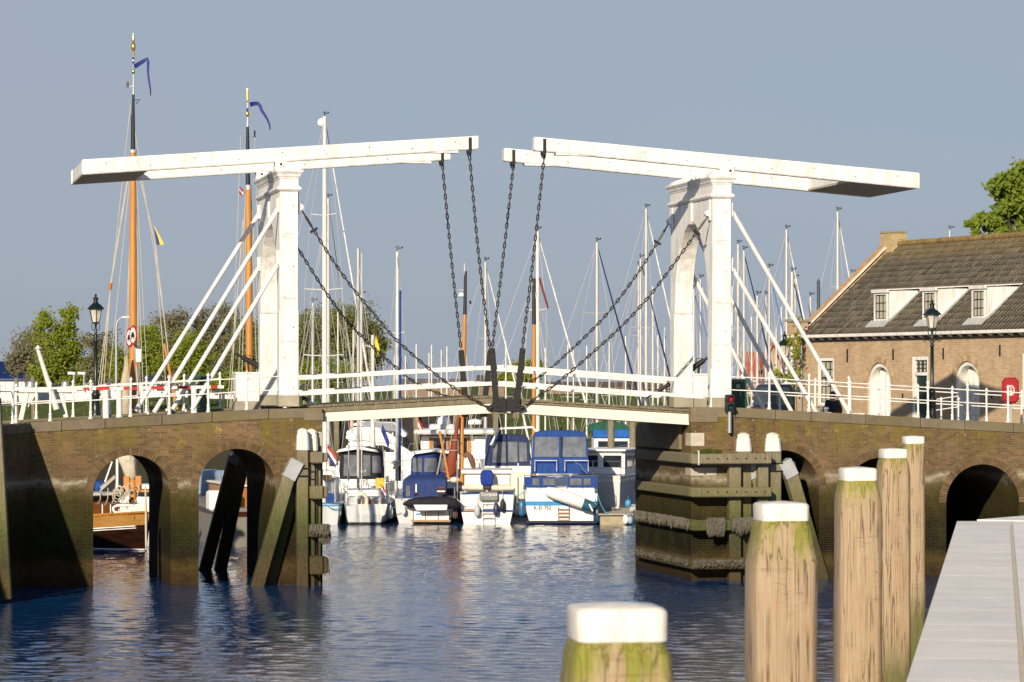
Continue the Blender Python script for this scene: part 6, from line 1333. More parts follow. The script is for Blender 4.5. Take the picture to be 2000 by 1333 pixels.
# --- blue tent motor sailer with the black inflatable
c = Boat('motor_sailer', 'white motor sailer with square navy blue cockpit tent', 'motor boat', 828, 132)
c.hull(10, 2.55, .98, 1.4, GREYGEL, .90, boot=None)
c.pbox('transom_panel', GEL, 806, 878, 994, 1016, -.10, .02, .01); c.pbox('swim_platform', TEAK, 803, 880, 1016, 1020, -.5, .0, .01)
for p0 in (807, 831, 856, 877): c.tube('platform_stay', STEEL, [(c.x(p0), -.14, c.z(994)), (c.x(p0), -.14, c.z(1018))], .014)
c.pbox('name_mark', CYANP, 812, 822, 1003, 1007, -.115, -.10, 0); c.pbox('hatch', GREYGEL, 834, 868, 999, 1010, -.115, -.09, .006)
c.pbox('cockpit_wall', GEL, 783, 878, 974, 996, .1, 3.2, .03)
cn = MB().loft([[(c.x(a, 0), y, c.z(q, 0)) for a, y, q in ((786, .15, 977), (871, .15, 977), (871, 3, 977), (786, 3, 977))], [(c.x(a, 0), y, c.z(q, 0)) for a, y, q in ((787, .2, 938), (871, .2, 938), (871, 3, 938), (787, 3, 938))], [(c.x(a, 0), y, c.z(q, 0)) for a, y, q in ((796, .5, 931), (863, .5, 931), (863, 2.8, 931), (796, 2.8, 931))]]).build('cockpit_tent', canvas('tent_navy', (.020, .040, .14)), c.r, 30, .03, seg=2)
c.pbox('clear_pane', VINYL, 793, 801, 949, 970, .13, .2, 0, cn); c.pbox('air_vent', FLAGW, 811.5, 814, 946, 962, .13, .2, 0, cn)
ru = T('inflatable_dinghy', 'black covered inflatable dinghy hung under the navy tent', 'dinghy', c.world(c.x(843), -.5, c.z(984)), 0)
x0, x1 = c.x(788) - c.x(843), c.x(899) - c.x(843)
MB().tube([(x0, 0, .0), (x0 + .25, -.02, .03), (x0 + .7, -.03, .05), (0, -.03, .06), (x1 - .5, -.02, .05), (x1 - .15, 0, .0), (x1, .02, -.06)], [.04, .17, .23, .25, .24, .20, .10], 12).build('black_cover', BLACKM, ru, 60)
mb = MB(); mb.prism([(-.70, -.02), (.65, -.02), (.62, -.23), (-.58, -.25)], lambda a, b_, d: (a, d, b_), -.30, -.22); mb.build('white_tube', GEL, ru, bevel=.02)
oc_ = T('orange_cloth', 'orange cloth lying over the black dinghy', 'cloth', c.world(c.x(819), -.35, c.z(968)), 0); rg = random.Random(3)
mb = MB()
for i in range(6):
    for j in range(3): mb.v.append((-.25 + .1 * i, -.25 + .2 * j * .5, -.02 + .13 * math.sin(i * .9) * (1 - .3 * j) + rg.uniform(-.02, .02)))
for i in range(5):
    for j in range(2): mb.f.append((3 * i + j, 3 * i + 3 + j, 3 * i + 4 + j, 3 * i + 1 + j))
mb.build('folded_cloth', ORGP, oc_, 60)
om = T('outboard_motor', 'small black outboard with red and white cowl on the motor sailer rail', 'outboard motor', c.world(c.x(862), -.25, c.z(966)), 0)
for z0, z1, m, nm in ((.0, .1, RUB, 'motor_body'), (.101, .16, FLAGW, 'white_band'), (.161, .24, RUB, 'motor_cowl'), (.241, .28, FLAGR, 'red_cowl')): mb = MB(); mb.box(-.17 + .05 * (z0 > .2), .17 - .04 * (z0 > .2), -.12, .12, z0, z1); mb.build(nm, m, om, bevel=.02)
mb = MB(); mb.box(-.04, .04, -.04, .04, -.5, 0); mb.build('motor_leg', RUB, om)
for p0 in (779, 888): c.tube('davit', STEEL, [(c.x(p0), .4, c.z(990)), (c.x(p0), .2, c.z(955)), (c.x(p0), -.4, c.z(952)), (c.x(p0), -.5, c.z(970))], .02)
fender('white fender between the small sailing boat and the motor sailer', c, 763, 990, 1014, .3, FLAGW, .10)
fender('white fender on the left quarter of the motor sailer', c, 788, 990, 1006, -.3, FLAGW, .10)
fender('dark weedy fender right of the motor sailer stern', c, 889, 994, 1014, -.1, P('fender_brown', (.06, .04, .035), .8), .12)
# --- small sailing boat with the horseshoe buoy
s_ = Boat('sailing_yacht', 'small white sailing yacht with a reverse transom between the pile fender and the motor sailer', 'sailing boat', 712, 131)
s_.hull(8, 2.0, .74, 1.1, GREYGEL, .72, boot=RUB, rail=(.5, 3))
mb = MB(); mb.prism([(s_.x(693), s_.z(985)), (s_.x(757), s_.z(985)), (s_.x(752), s_.z(1006)), (s_.x(730), s_.z(1017)), (s_.x(703), s_.z(1010))], lambda a, b_, d: (a, d + (s_.z(985) - b_) * .35 - .12, b_), -.06, .1); mb.build('transom', GEL, s_.r, bevel=.01)
s_.pbox('rudder', GEL, 724, 727, 985, 1020, -.16, -.09, 0)
s_.pbox('cabin', GEL, 672, 742, 958, 986, 2.6, 5.4, .08); s_.pbox('cockpit_coaming', GREYGEL, 676, 745, 972, 988, .3, 2.5, .05); s_.pbox('companion_door', VARN, 703, 728, 974, 984, .25, .3, 0)
for p0, q in ((699.5, 822), (706.5, 823)): pass
s_.tube('mast', ALU, [(s_.x(699.5, 3.4), 3.4, 1.2), (s_.x(699.5, 3.4), 3.4, 11.0)], .062, None, 8); s_.tube('backstay', WIRE, [(s_.x(706), .1, .8), (s_.x(706, 3), 3.2, 10.8)], .03)
for dx in (-.85, .85): s_.tube('shroud', WIRE, [(dx, 3.2, 1.0), (s_.x(699.5, 3.4), 3.4, 10.6)], .011)
MB().tube([(s_.x(705, 3), 3.2, 2.0), (s_.x(712), .4, 2.1)], .05, 7).build('boom', ALU, s_.r, 50)
# lettering on the transom is too worn to read in the photograph
hb = T('horseshoe_buoy', 'white horseshoe lifebuoy on the stern rail of the small sailing yacht', 'lifebuoy', s_.world(s_.x(706), -.06, s_.z(985)), 0)
MB().tube([(-.20, 0, -.02), (-.215, 0, .16), (-.19, 0, .28), (-.1, 0, .37), (0, 0, .40), (.1, 0, .37), (.19, 0, .28), (.215, 0, .16), (.20, 0, -.02)], .075, 8).build('buoy_ring', white_paint('buoy_white', (.80, .78, .68)), hb, 60)
yc = T('yellow_towel', 'yellow towel hung on the rail of the small sailing yacht', 'towel', s_.world(s_.x(742), .0, s_.z(934)), 0)
for k in range(2): mb = MB(); mb.loft([[(-.17 + .19 * k, -.03, -.42 + .05 * k), (-.01 + .17 * k, -.04, -.40), (-.01 + .17 * k, .0, 0), (-.17 + .19 * k, .0, 0)], [(-.17 + .19 * k, .0, -.42), (-.01 + .17 * k, -.01, -.40), (-.01 + .17 * k, .03, 0), (-.17 + .19 * k, .03, 0)]]); mb.build('towel_fold', YELP, yc)
p = s_.world(s_.x(744), -.05, s_.z(960)); flag('limp blue and red flag on a slanting staff beside the yellow towel', p.x, p.y, p.z, [FLAGR, FLAGW, FLAGB], .35, .25, .6, 3, 1.1)
# --- boat at the far left of the gap, partly behind the piles
a_ = Boat('sailing_yacht', 'white sailing boat with blue stripe partly hidden by the left timber piles', 'sailing boat', 640, 131)
a_.hull(7.5, 1.1, .78, 1.1, GREYGEL, .8, stripe=(CYANP, .0, .06), boot=None, rail=(.5, 3)); a_.pbox('blue_cloth', BLUEM, 636.5, 653, 964, 983, -.02, .02, .004)
a_.pbox('cabin', GEL, 628, 655, 935, 985, 1.5, 4.5, .06); a_.pbox('wheel_box', TEAK, 630, 648, 928, 938, 1.2, 1.5, .01)
a_.tube('arch_rail', STEEL, [(a_.x(628), .3, a_.z(985)), (a_.x(630), .3, a_.z(918)), (a_.x(660), .3, a_.z(916)), (a_.x(666), .3, a_.z(960)), (a_.x(662), .3, a_.z(990))], .016)
fender('white fender between the two sailing boats on the left', a_, 662, 992, 1010, .2, FLAGW, .09)
p = at(638, 890, 131.5); flag('Dutch flag in red white and blue at the far left of the boats', p.x, p.y, p.z, [FLAGR, FLAGW, FLAGB], .7, .45, 1.0, 5, 1.0)
# --- second row
def cruiser(label, pc, Y, x0, x1, ytop, ydeck, m, panes, roof=None, hullm=GEL, hb=None, ln=9, roofm=GEL, yw=0):
    b = Boat('motor_cruiser', label, 'motor boat', pc, Y, yw); w_ = b.x(x1) - b.x(x0); b.hull(ln, w_ * 1.08, b.z(ydeck) - .25, b.z(ydeck) + .2, hullm, .95, boot=NAVYP, rail=None)
    b.box('deck_house', hullm, b.x(x0) - .05, b.x(x1) + .05, .4, ln * .6, b.z(ydeck) - .3, b.z(ydeck) + .02, .04)
    b.canopy(m, b.x(x0), b.x(x1), b.z(ydeck), b.z(ytop), .5, 3.3, panes)
    if roof: mb = MB(); x0_, x1_ = b.x(roof[0]), b.x(roof[1]); zz = b.z(roof[2]); mb.loft([[(x0_, y, zz - .10), (x0_ + .12, y, zz + .02), ((x0_ + x1_) / 2, y, zz + .14), (x1_ - .12, y, zz + .02), (x1_, y, zz - .10), ((x0_ + x1_) / 2, y, zz + .04)] for y in (.35, 3.8)]); mb.build('hard_top', roofm, b.r, 50, .01)
    return b
cruiser('white cruiser with black canopy and white hard top behind the small sailing yacht', 702, 138, 660, 748, 878, 938, BLACKM, [(-.78, -.06, .12, .80), (.10, .42, .12, .80), (.50, .90, .22, .78)], (655, 740, 880))
cruiser('cruiser with blue canvas sides and cream hard top behind the navy tent', 848, 138.5, 800, 893, 888, 938, canvas('royal_canvas', (.014, .030, .15)), [(-.9, -.5, .3, .85), (-.4, .15, .3, .85), (.25, .9, .3, .85)], (797, 896, 885))
jb = cruiser('cruiser with dark navy canopy behind the covered outboard', 990, 140, 946, 1036, 852, 912, NAVYM, [(-.66, -.06, .12, .80), (.02, .45, .14, .80), (.52, .86, .16, .78)], None, CREAM)
MB().tube([(jb.x(958), .2, jb.z(870)), (jb.x(975), .3, jb.z(838)), (jb.x(1040), .3, jb.z(835)), (jb.x(1055), .2, jb.z(850))], .05, 8).build('radar_arch', GEL, jb.r, 50)
# trawler with a varnished wheelhouse
h = Boat('trawler_yacht', 'white trawler yacht with varnished wheelhouse, wide white roof and radar dome', 'motor boat', 884, 145)
h.hull(12, 3.6, 1.9, 2.4, GEL, .9, boot=NAVYP); h.pbox('bulwark', GEL, 815, 958, 897, 925, .2, 9, .05)
h.pbox('wheelhouse', GEL, 822, 948, 852, 898, 1.5, 6, .03)
for p0, p1 in ((838, 845), (873, 880), (888, 894), (913, 920)): h.pbox('wood_panel', VARN, p0, p1, 855, 892, 1.46, 1.52, .004)
for p0, p1 in ((846, 872), (881, 887), (895, 912)): h.pbox('window', WIN, p0, p1, 856, 886, 1.47, 1.52, 0)
h.pbox('wheelhouse_wing', GEL, 926, 950, 852, 898, 1.3, 2.0, .03); h.pbox('roof', GEL, 808, 966, 840, 849, .6, 6.5, .07); h.pbox('upper_screen', GREYGEL, 838, 895, 829, 840, 2, 4, .05)
MB().lathe([(.24, 0), (.29, .08), (.30, .3), (.24, .45), (.1, .53), (.01, .55)], (h.x(867, 2.5), 2.5, h.z(836, 2.5)), 14).build('radar_dome', GEL, h.r, 60)
MB().lathe([(.3, 0), (.3, .18), (.02, .25)], (h.x(928, 2.5), 2.5, h.z(829, 2.5)), 12).build('search_light', GEL, h.r, 60); h.pbox('instrument_board', GEL, 915, 925, 822, 829, 2, 2.05, 0); h.tube('board_post', STEEL, [(h.x(920, 2), 2, h.z(840, 2)), (h.x(920, 2), 2, h.z(829, 2))], .03)
p = at(815, 838, 146); flag('red and white flag left of the trawler roof', p.x, p.y, p.z, [FLAGR, FLAGW, FLAGR], .5, .45, .3, 8, 1.1)
# fly bridge yacht lying broadside with its bow to the right
f = Boat('flybridge_yacht', 'large white flybridge motor yacht lying broadside below the left leaf of the bridge', 'motor boat', 742, 156)
def prof(name, pts, y0, y1, m, bev=.05, par=None): return MB().prism([(f.x(a), f.z(b_)) for a, b_ in pts], lambda a, b_, d: (a, d, b_), y0, y1).build(name, m, par or f.r, 30, bev, seg=2)
prof('hull', [(655, 905), (672, 896), (760, 893), (838, 884), (822, 930), (800, 965), (660, 965)], 0, 3.6, GEL, .15)
prof('side_rubbing_band', [(672, 906), (830, 896), (829, 898.5), (672, 908.5)], -.02, .01, P('band_beige', (.55, .45, .30), .5), 0)
prof('deck_house', [(672, 897), (676, 868), (688, 862), (765, 862), (790, 875), (812, 890), (812, 897)], .3, 3.3, GEL, .12)
prof('house_window', [(700, 882), (702, 872), (748, 870), (770, 880), (768, 884)], .27, .32, WIN, 0)
prof('fly_bridge', [(676, 862), (674, 850), (680, 838), (700, 834), (738, 836), (765, 850), (788, 868), (780, 872), (690, 864)], .2, 3.4, GEL, .12)
prof('fly_bridge_side', [(686, 861), (690, 850), (726, 848), (752, 860)], .16, .22, GREYGEL, 0)
prof('windscreen', [(783, 872), (786, 850), (796, 858), (803, 882)], .5, 3.1, WIN, .03)
prof('hard_top', [(682, 832), (700, 824), (770, 826), (795, 850), (788, 856), (765, 834), (700, 832)], .4, 3.2, GEL, .05)
prof('canvas_top', [(706, 826), (715, 824), (768, 827), (786, 845), (770, 843), (712, 838)], .36, .42, P('canvas_greyblue', (.20, .22, .26), .8, 0, .2), .0)
for a, b_ in ((695, 840), (730, 840), (765, 842)): f.tube('top_support', GEL, [(f.x(a), .6, f.z(b_ + 10)), (f.x(a + 6), .6, f.z(b_ - 10))], .04)
f.tube('bow_rail', STEEL, [(f.x(795), .1, f.z(888)), (f.x(800), .1, f.z(868)), (f.x(838), .1, f.z(862)), (f.x(842), .1, f.z(884))], .016)
p = at(744, 842, 150); flag('blue flag hanging before the large flybridge yacht', p.x, p.y, p.z, [FLAGB], .9, .35, None, 4, 1.25)
p = at(683, 826, 153); flag('red and white striped flag on the stern of the flybridge yacht', p.x, p.y, p.z, [FLAGR, FLAGW, FLAGR, FLAGW, FLAGR], .5, .3, None, 2, 1.5)
# right: grey and white motor boat and the green topped boat behind it
k = Boat('motor_cruiser', 'grey white motor boat with side windows and bow rail right of the blue canopy', 'motor boat', 1165, 137, R(-14))
k.hull(9, 2.6, 1.75, 2.2, GREYGEL, .8, stripe=(FLAGW, .15, .08), boot=NAVYP, rail=(.6, 3)); k.box('cabin', GEL, -1.0, 1.0, .8, 5.6, 1.7, 2.75, .10, seg=2)
for sd in (-1, 1):
    for q in range(3): k.box('cabin_window', WIN, sd * 1.0 - .02, sd * 1.0 + .02, 1.2 + 1.4 * q, 2.35 + 1.4 * q, 2.1, 2.55, .01)
for q in (-.5, .5): k.box('aft_window', WIN, q - .38, q + .38, .77, .82, 2.1, 2.58, .01)
k.box('cabin_roof', GEL, -1.1, 1.1, .6, 5.2, 2.751, 2.84, .03); k.tube('bow_pulpit', STEEL, [(-1.2, 5, 2.6), (-.6, 8, 2.85), (0, 8.9, 2.95), (.6, 8, 2.85), (1.2, 5, 2.6)], .018)
g2 = Boat('motor_cruiser', 'white boat with green hood over bright blue canvas at the right end', 'motor boat', 1196, 150)
g2.hull(9, 3.0, 1.6, 2.0, GEL, .95, boot=NAVYP); g2.pbox('cabin', GEL, 1160, 1232, 855, 890, .4, 5, .05); g2.pbox('blue_canvas', canvas('bright_blue', (.015, .10, .36)), 1158, 1234, 840, 856, .3, 3, .04)
g2.canopy(GREENM, g2.x(1148), g2.x(1233), g2.z(842), g2.z(828), .8, 3.5, [], .12, .30)
g2.pbox('window', WIN, 1168, 1190, 862, 878, .37, .42, 0); g2.pbox('window', WIN, 1200, 1226, 862, 878, .37, .42, 0)
# rust brown sails, the gaff rigged boat between the white cruisers
m_ = Boat('gaff_rigged_boat', 'wooden gaff rigged boat with red brown furled sail in front of the trawler', 'sailing boat', 886, 134.5)
m_.hull(7.5, 2.2, 1.3, 1.7, NAVYP, .7, boot=None); 
def tp(px, py, y=1.0): return (m_.x(px, y), y, m_.z(py, y))
m_.tube('mast', ORWOOD, [tp(901, 950), tp(902, 810), tp(907, 660), tp(908, 615)], [.10, .10, .085, .08], None, 10); m_.tube('mast_top', IRON, [tp(908, 616), tp(909, 545), tp(909.5, 530)], [.075, .06, .05], None, 8)
m_.tube('crosstree', ALU, [tp(895, 567), tp(911, 567)], .025); m_.tube('antenna', MASTW, [tp(908, 560), tp(907, 515)], .02); MB().lathe([(.02, -.1), (.12, -.05), (.13, .05), (.05, .12)], tp(901, 577), 8).build('radar_reflector', GEL, m_.r, 50); m_.tube('signal_halyard_block', IRON, [tp(918, 588), tp(919, 594)], .05)
m_.tube('furled_sail', REDM, [tp(896, 812, .7), tp(889, 860, .6), tp(884, 892, .5), tp(880, 920, .5), tp(878, 932, .5)], [.04, .11, .20, .28, .12], None, 12)
for q in (860, 880, 905, 922): t = (q - 812) / 120; MB().tube([(tp(896 - 18 * t, q, .55)[0] + (.06 + .22 * t) * math.cos(w), .55 + (.06 + .22 * t) * math.sin(w), tp(0, q, .55)[2]) for w in [2 * math.pi * i / 10 for i in range(10)]], .015, 5, closed=True).build('sail_tie', ROPE, m_.r)
m_.tube('gaff', ORWOOD, [tp(858, 842, .3), tp(866, 880, .3), tp(877, 938, .3)], .055, None, 8); m_.tube('coiled_sail', canvas('brown_sail', (.14, .07, .05)), [tp(906, 893, .4), tp(912, 887, .4), tp(919, 893, .4), tp(924, 908, .4), tp(926, 918, .4)], [.10, .13, .13, .12, .06], None, 10)
for a, b_ in ((910, 930), (896, 850), (915, 925), (905, 870), (890, 852)): m_.tube('shroud', ROPE, [tp(908, 660), tp(b_, 940)], .012)
mb = MB(); mb.ball(tp(888, 938, .3), .22, 10, .6); mb.build('sail_bag', SAILM, m_.r, 60)
# dark sheds and tarred landing at the back of the basin
root = T('tarred_landing', 'dark tarred timber landing wall behind the boats on the left of the gap', 'landing', (-6.2, 176, 0), 0, off=(-6.2, 176, 0))
for i in range(26): x0 = -9.8 + i * .36; mb = MB(); mb.box(x0, x0 + .345, 176 + .02 * (i % 3), 176.3, -.5, 3.9 + .05 * (i % 2)); mb.build('wall_plank', P('tarred_wood', (.014, .012, .010), .8, 0, .5, 3, (1, 1, .3)), root)
for i in range(5): x0 = -9.4 + 2.1 * i; mb = MB(); mb.box(x0, x0 + .28, 175.6, 175.98, -1, 4.3 - .2 * (i % 2)); mb.build('landing_pile', TIM, root, bevel=.03)
mb = MB(); mb.box(-9.9, -.3, 175.9, 177.2, 3.961, 4.08); mb.build('landing_deck', TIM, root)
# floating jetty with its piles on the right
jt = T('floating_jetty', 'grey floating jetty with boarded deck at the right beside the timber fender', 'jetty', (4.0, 131, 0), 0, off=(4.0, 131, 0))
mb = MB(); mb.box(3.47, 4.72, 131.05, 148, -.25, .36); mb.build('float', P('float_concrete', (.34, .29, .19), .85, 0, .3, 3, bmp=.3), jt, bevel=.02)
for i in range(56): y0 = 130.9 + i * .30; mb = MB(); mb.box(3.40, 4.80, y0, y0 + .285, .37, .42 + .006 * (i % 3)); mb.build('deck_board', P('jetty_board', (.30, .27, .22), .85, 0, .25, 5, per=.2), jt)
for px, y0, y1, Y in ((1193.5, 820, 1000, 140.5), (1236, 822, 1000, 141.5)):
    a = at(px, y0, Y); lab = 'mossy timber jetty pile standing before the green hooded boat' if px < 1200 else 'mossy timber jetty pile half hidden by the right abutment'
    mb = MB(); mb.lathe([(.15, -1.5), (.15, a.z - .05), (.13, a.z)], (0, 0, 0), 10); o = mb.build('jetty_pile', TIM, None, 40); o.location = (a.x, Y, 0); tag(o, lab, 'pile', 'jetty piles')
for px, y0, y1, Y, m, lab in ((1178, 965, 990, 138, FLAGW, 'white power post on the floating jetty'), (1236, 985, 1003, 133.5, GREYP, 'grey power post at the right end of the floating jetty')):
    a, b_ = at(px, y0, Y), at(px, y1, Y); rt = T('power_post', lab, 'power post', (a.x, Y, .42), 0, 'power posts', (a.x, Y, .42)); mb = MB(); mb.box(a.x - .16, a.x + .16, Y - .12, Y + .12, .42, a.z - .08); mb.build('post_box', m, rt, bevel=.02); mb = MB(); mb.box(a.x - .18, a.x + .18, Y - .14, Y + .14, a.z - .079, a.z); mb.build('post_cap', GREYP, rt, bevel=.02)
ft = Boat('mooring_raft', 'small raft end of the jetty', 'raft', 1225, 131); bpy.data.objects.remove(ft.r)
class _J: pass
jj = Boat.__new__(Boat); jj.pc, jj.Y, jj.rz = 1215, 130.8, 0; jj.r = jt
def jf(px, y0, y1, m, lab, r=.11):
    a, b_ = at(px, y1, 130.75), at(px, y0, 130.75); c = T('boat_fender', lab, 'fender', a, 0, 'boat fenders'); h_ = b_.z - a.z; MB().lathe([(.02, 0), (r * .7, .03), (r, .1), (r, h_ - .1), (r * .7, h_ - .03), (.03, h_)], n=12).build('fender_body', m, c, 60); MB().tube([(0, 0, h_), (0, .05, h_ + .15)], .012, 5).build('fender_line', P('blue_rope', (.03, .2, .4), .8), c)
jf(1222, 1006, 1024, FLAGW, 'white fender hung at the end of the floating jetty'); jf(1231, 1008, 1024, P('fender_pale_blue', (.25, .36, .46), .4), 'pale blue fender at the end of the floating jetty'); jf(1227, 976, 992, P('fender_cyan', (.06, .26, .46), .4), 'bright blue buoy above the end of the floating jetty', .13)

# ------------------------------------------------------------------ masts: each belongs to a sailing boat in the basin
NB = NAVYM; WC = WHITECV
ML = [  # label, column, top row, distance, keywords
 ('tall white masted yacht beside the left gate pillar, with radar and three spreaders', 634, 228, 158, dict(r=.13, L=14, yaw=25, spread=((419, 28), (565, 42), (694, 44)), furl=WC, mm=MASTW)),
 ('shorter grey mast just right of the tallest white mast', 641, 388, 166, dict(r=.10, L=11, yaw=20, spread=((565, 30),), furl=ALU)),
 ('slim mast standing in the gap left of the tall white mast, before the trees', 611, 592, 165, dict(r=.09, L=9, yaw=15, spread=((694, 18),))),
 ('mast with blue sail sleeve left of the middle chains', 776, 492, 141, dict(r=.085, L=9, yaw=2, mm=MASTW, boomc=SAILM, spread=((650, 14),))),
 ('thin mast with bent wind vane beside the slanting left chain', 705, 578, 160, dict(r=.09, L=9, yaw=10)),
 ('mast with a short wide crosstree and two whip aerials before the tree', 728, 655, 150, dict(r=.10, L=9, yaw=0, mm=MASTW, spread=((676, 15),), wires=True)),
 ('white mast between the two middle chains with slanting stay', 948, 512, 165, dict(r=.09, L=10, yaw=35, spread=((661, 17),), furl=WC)),
 ('white mast with white furled foresail right of the middle chains', 1050, 452, 156, dict(r=.11, L=12, yaw=38, spread=((605, 25), (725, 26)), furl=WC, mm=MASTW)),
 ('mast with dark blue furled foresail in the open sky right of the middle', 1166, 474, 160, dict(r=.10, L=12, yaw=36, spread=((611, 30),), furl=NB)),
 ('tall mast behind the lower right chain with white furled foresail', 1262, 408, 165, dict(r=.10, L=13, yaw=33, spread=((540, 12), (640, 22)), furl=WC)),
 ('mast with dark foresail just left of the tall mast behind the right chains', 1251, 506, 172, dict(r=.08, L=11, yaw=36, spread=((640, 20),), furl=NB)),
 ('thin grey mast crossing the right chains', 1247, 520, 180, dict(r=.07, L=10, yaw=30, spread=((655, 20),))),
 ('mast seen through the arch of the right gate with blue and white striped foresail', 1355, 565, 165, dict(r=.09, L=11, yaw=36, furl=canvas('striped_blue', (.12, .2, .42)), spread=((700, 12),))),
 ('second mast seen through the arch of the right gate', 1368, 545, 175, dict(r=.08, L=11, yaw=36, furl=WC)),
 ('mast just right of the right gate pillar', 1441.5, 478, 170, dict(r=.10, L=12, yaw=34, spread=((640, 20),))),
 ('mast with blue furled foresail between the right gate struts', 1453, 490, 168, dict(r=.09, L=12, yaw=34, furl=NB, spread=((645, 20),))),
 ('short mast before the red roof between the right struts', 1479, 578, 165, dict(r=.09, L=10, yaw=34)),
 ('short mast right beside the red roof between the right struts', 1496, 578, 172, dict(r=.08, L=10, yaw=34, spread=((690, 14),))),
 ('thin mast with blue and white foresail above the red roof', 1502.5, 525, 160, dict(r=.07, L=10, yaw=34, furl=canvas('striped_blue', (.12, .2, .42)))),
 ('tall mast near the longest right strut', 1536, 449, 168, dict(r=.10, L=12, yaw=32, spread=((620, 22),), furl=WC)),
 ('thick mast left of the brick house shoulder', 1547, 532, 160, dict(r=.13, L=11, yaw=32, furl=NB)),
 ('thin mast touching the left edge of the brick house', 1553, 545, 172, dict(r=.07, L=10, yaw=30)),
 ('lone tall mast above the gable of the brick house', 1636, 414, 170, dict(r=.11, L=13, yaw=30, furl=WC, spread=((560, 14),))),
 ('low mast with aerial above the lower gable of the brick house', 1583, 580, 172, dict(r=.09, L=9, yaw=30)),
 ('tip of a mast showing above the roof ridge of the brick house', 1855, 450, 175, dict(r=.08, L=12, yaw=0, wires=False)),
 ('tip of a mast showing beside the sloping gable of the brick house', 1664, 535, 178, dict(r=.06, L=10, yaw=0, wires=False)),
]
far = [(813, 672, 195), (843, 674, 200), (862, 684, 205), (873, 677, 198), (838, 690, 210), (988, 667, 190), (1109, 674, 200), (1120, 680, 206), (1146, 676, 185), (1190, 668, 195), (1222, 657, 185), (1285, 655, 190), (1298, 640, 180), (1430, 560, 182), (1516, 640, 185), (1526, 600, 186), (1327, 660, 188), (1065, 680, 190), (770, 690, 200), (792, 695, 205), (690, 640, 185), (660, 610, 180), (1390, 600, 185), (1275, 560, 178), (1468, 620, 180)]
for lab, px, pt, Y, kw in ML: sailboat(lab, px, pt, Y, **kw)
# two details on the tall white mast
b = at(631, 240, 158); o = MB().ball((0, 0, 0), .22, 10).build('mast_radar', GEL, None, 60); o.parent = bpy.data.objects['sailing_boat']; o.location = (-.15, 0, b.z)
bsail = MB().tube([(.12, -.05, 1.4), (.13, -.05, 9.5)], .05, 6); o = bsail.build('sail_sleeve', BLUEP, None, 50); o.parent = [x for x in C.objects if x.name.startswith('sailing_boat') and x.get('label', '').startswith('mast with blue sail sleeve')][0]
placed = []
ORD = ['first', 'second', 'third', 'fourth', 'fifth', 'sixth', 'seventh', 'eighth', 'ninth', 'tenth', 'eleventh', 'twelfth']
def where(px): return 'beyond the left bridge railing' if px < 900 else 'beyond the meeting of the two leaves' if px < 1000 else 'beyond the right bridge railing' if px < 1240 else 'behind the right stay chains' if px < 1330 else 'beyond the right gate struts'
seen = {}
for i, (px, pt, Y) in enumerate(sorted(far)):
    wh_ = where(px); seen[wh_] = seen.get(wh_, 0) + 1
    b = Boat('sailing_boat', ORD[seen[wh_] - 1] + ' small distant white mast from the left ' + wh_, 'sailing boat', px, Y, R(-random.uniform(20, 50)), 'distant yachts')
    b.hull(8, 2.4, .9, 1.2, GEL, .65); zt = b.z(pt)
    for o in b.r.children: o.location = (0, -4.4, 0)
    MB().tube([(0, 0, .9), (0, 0, zt)], [.055, .04], 6).build('mast', MASTW, b.r, 50); MB().tube([(0, 3.4, 1.2), (0, 0, zt - .3)], .03 if i % 2 else .012, 5).build('forestay', WIRE, b.r)
    w_ = .5; zz = 1 + (zt - 1) * .55; MB().tube([(-w_, 0, zz), (w_, 0, zz)], .02, 4).build('spreader', ALU, b.r)
# varnished mast beside the white one, with a wine red pennant
wb = sailboat('varnished wooden mast with black top beside the white mast right of the middle chains', 1043, 545, 150, 38, 10, DKWOOD, ORWOOD, .10, spread=(), tipm=IRON, gear=False)
p = at(1052, 546, 150); flag('thin wine red pennant drooping beside the varnished mast', p.x, p.y, p.z, [P('wine_red', (.12, .02, .02), .8)], 1.3, .12, None, 6, 1.4)
p = at(731, 668, 149.5); flag('yellow pennant on the mast with the crosstree', p.x, p.y, p.z, [YELP], .6, .3, None, 6, 1.4)

# ------------------------------------------------------------------ the two old sailing ships on the left
def ship(label, pc, Y, rows, rz, L, hullm):
    b = Boat('sailing_ship', label, 'sailing ship', pc, Y, 0, 'old wooden sailing ships'); return b
s1 = Boat('sailing_ship', 'varnished wooden sailing ship seen through the first arch, tallest ochre mast with gilded top', 'sailing ship', 260, 113.5, 0)
X0 = s1.r.location.x; cr = math.cos(R(-135)); sr = math.sin(R(-135))
hs = Boat.__new__(Boat); hs.pc, hs.Y, hs.rz = 260, 113.5, R(-135); hs.r = s1.r
bow = at(285, 1073, 110.6); Lh = 12.5; bowl = V((bow.x - X0, bow.y - 113.5, 0)); ax = V((-sr, cr, 0)); st0 = bowl - ax * Lh
h = hs.hull(Lh, 3.7, .58, 1.25, SHIPD, .7, stripe=(P('ochre_plank', (.29, .145, .03), .35, 0, .2, 3, (1, .3, 4)), .03, .36), full=.62)
for o in list(s1.r.children): o.location = st0; o.rotation_euler = (0, 0, R(-135))
def hl(x, y, z): return st0 + V((x * cr - y * sr, x * sr + y * cr, z))
for dz, r_ in ((-.42, .020), (-.49, .016)): 
    for sd in (-1, 1): MB().tube([hl(sd * (hs.bd(t) * (.985 if t < .95 else 1) + .03), Lh * t, hs.zd(t) + dz) for t in [.05 * k for k in range(21)]], r_, 5).build('white_line', FLAGW, s1.r)
for sd in (-1, 1): MB().tube([hl(sd * (hs.bd(t) + .0), Lh * t, hs.zd(t) + .02) for t in [.05 * k for k in range(21)]], .05, 6).build('cap_rail', VARN, s1.r)
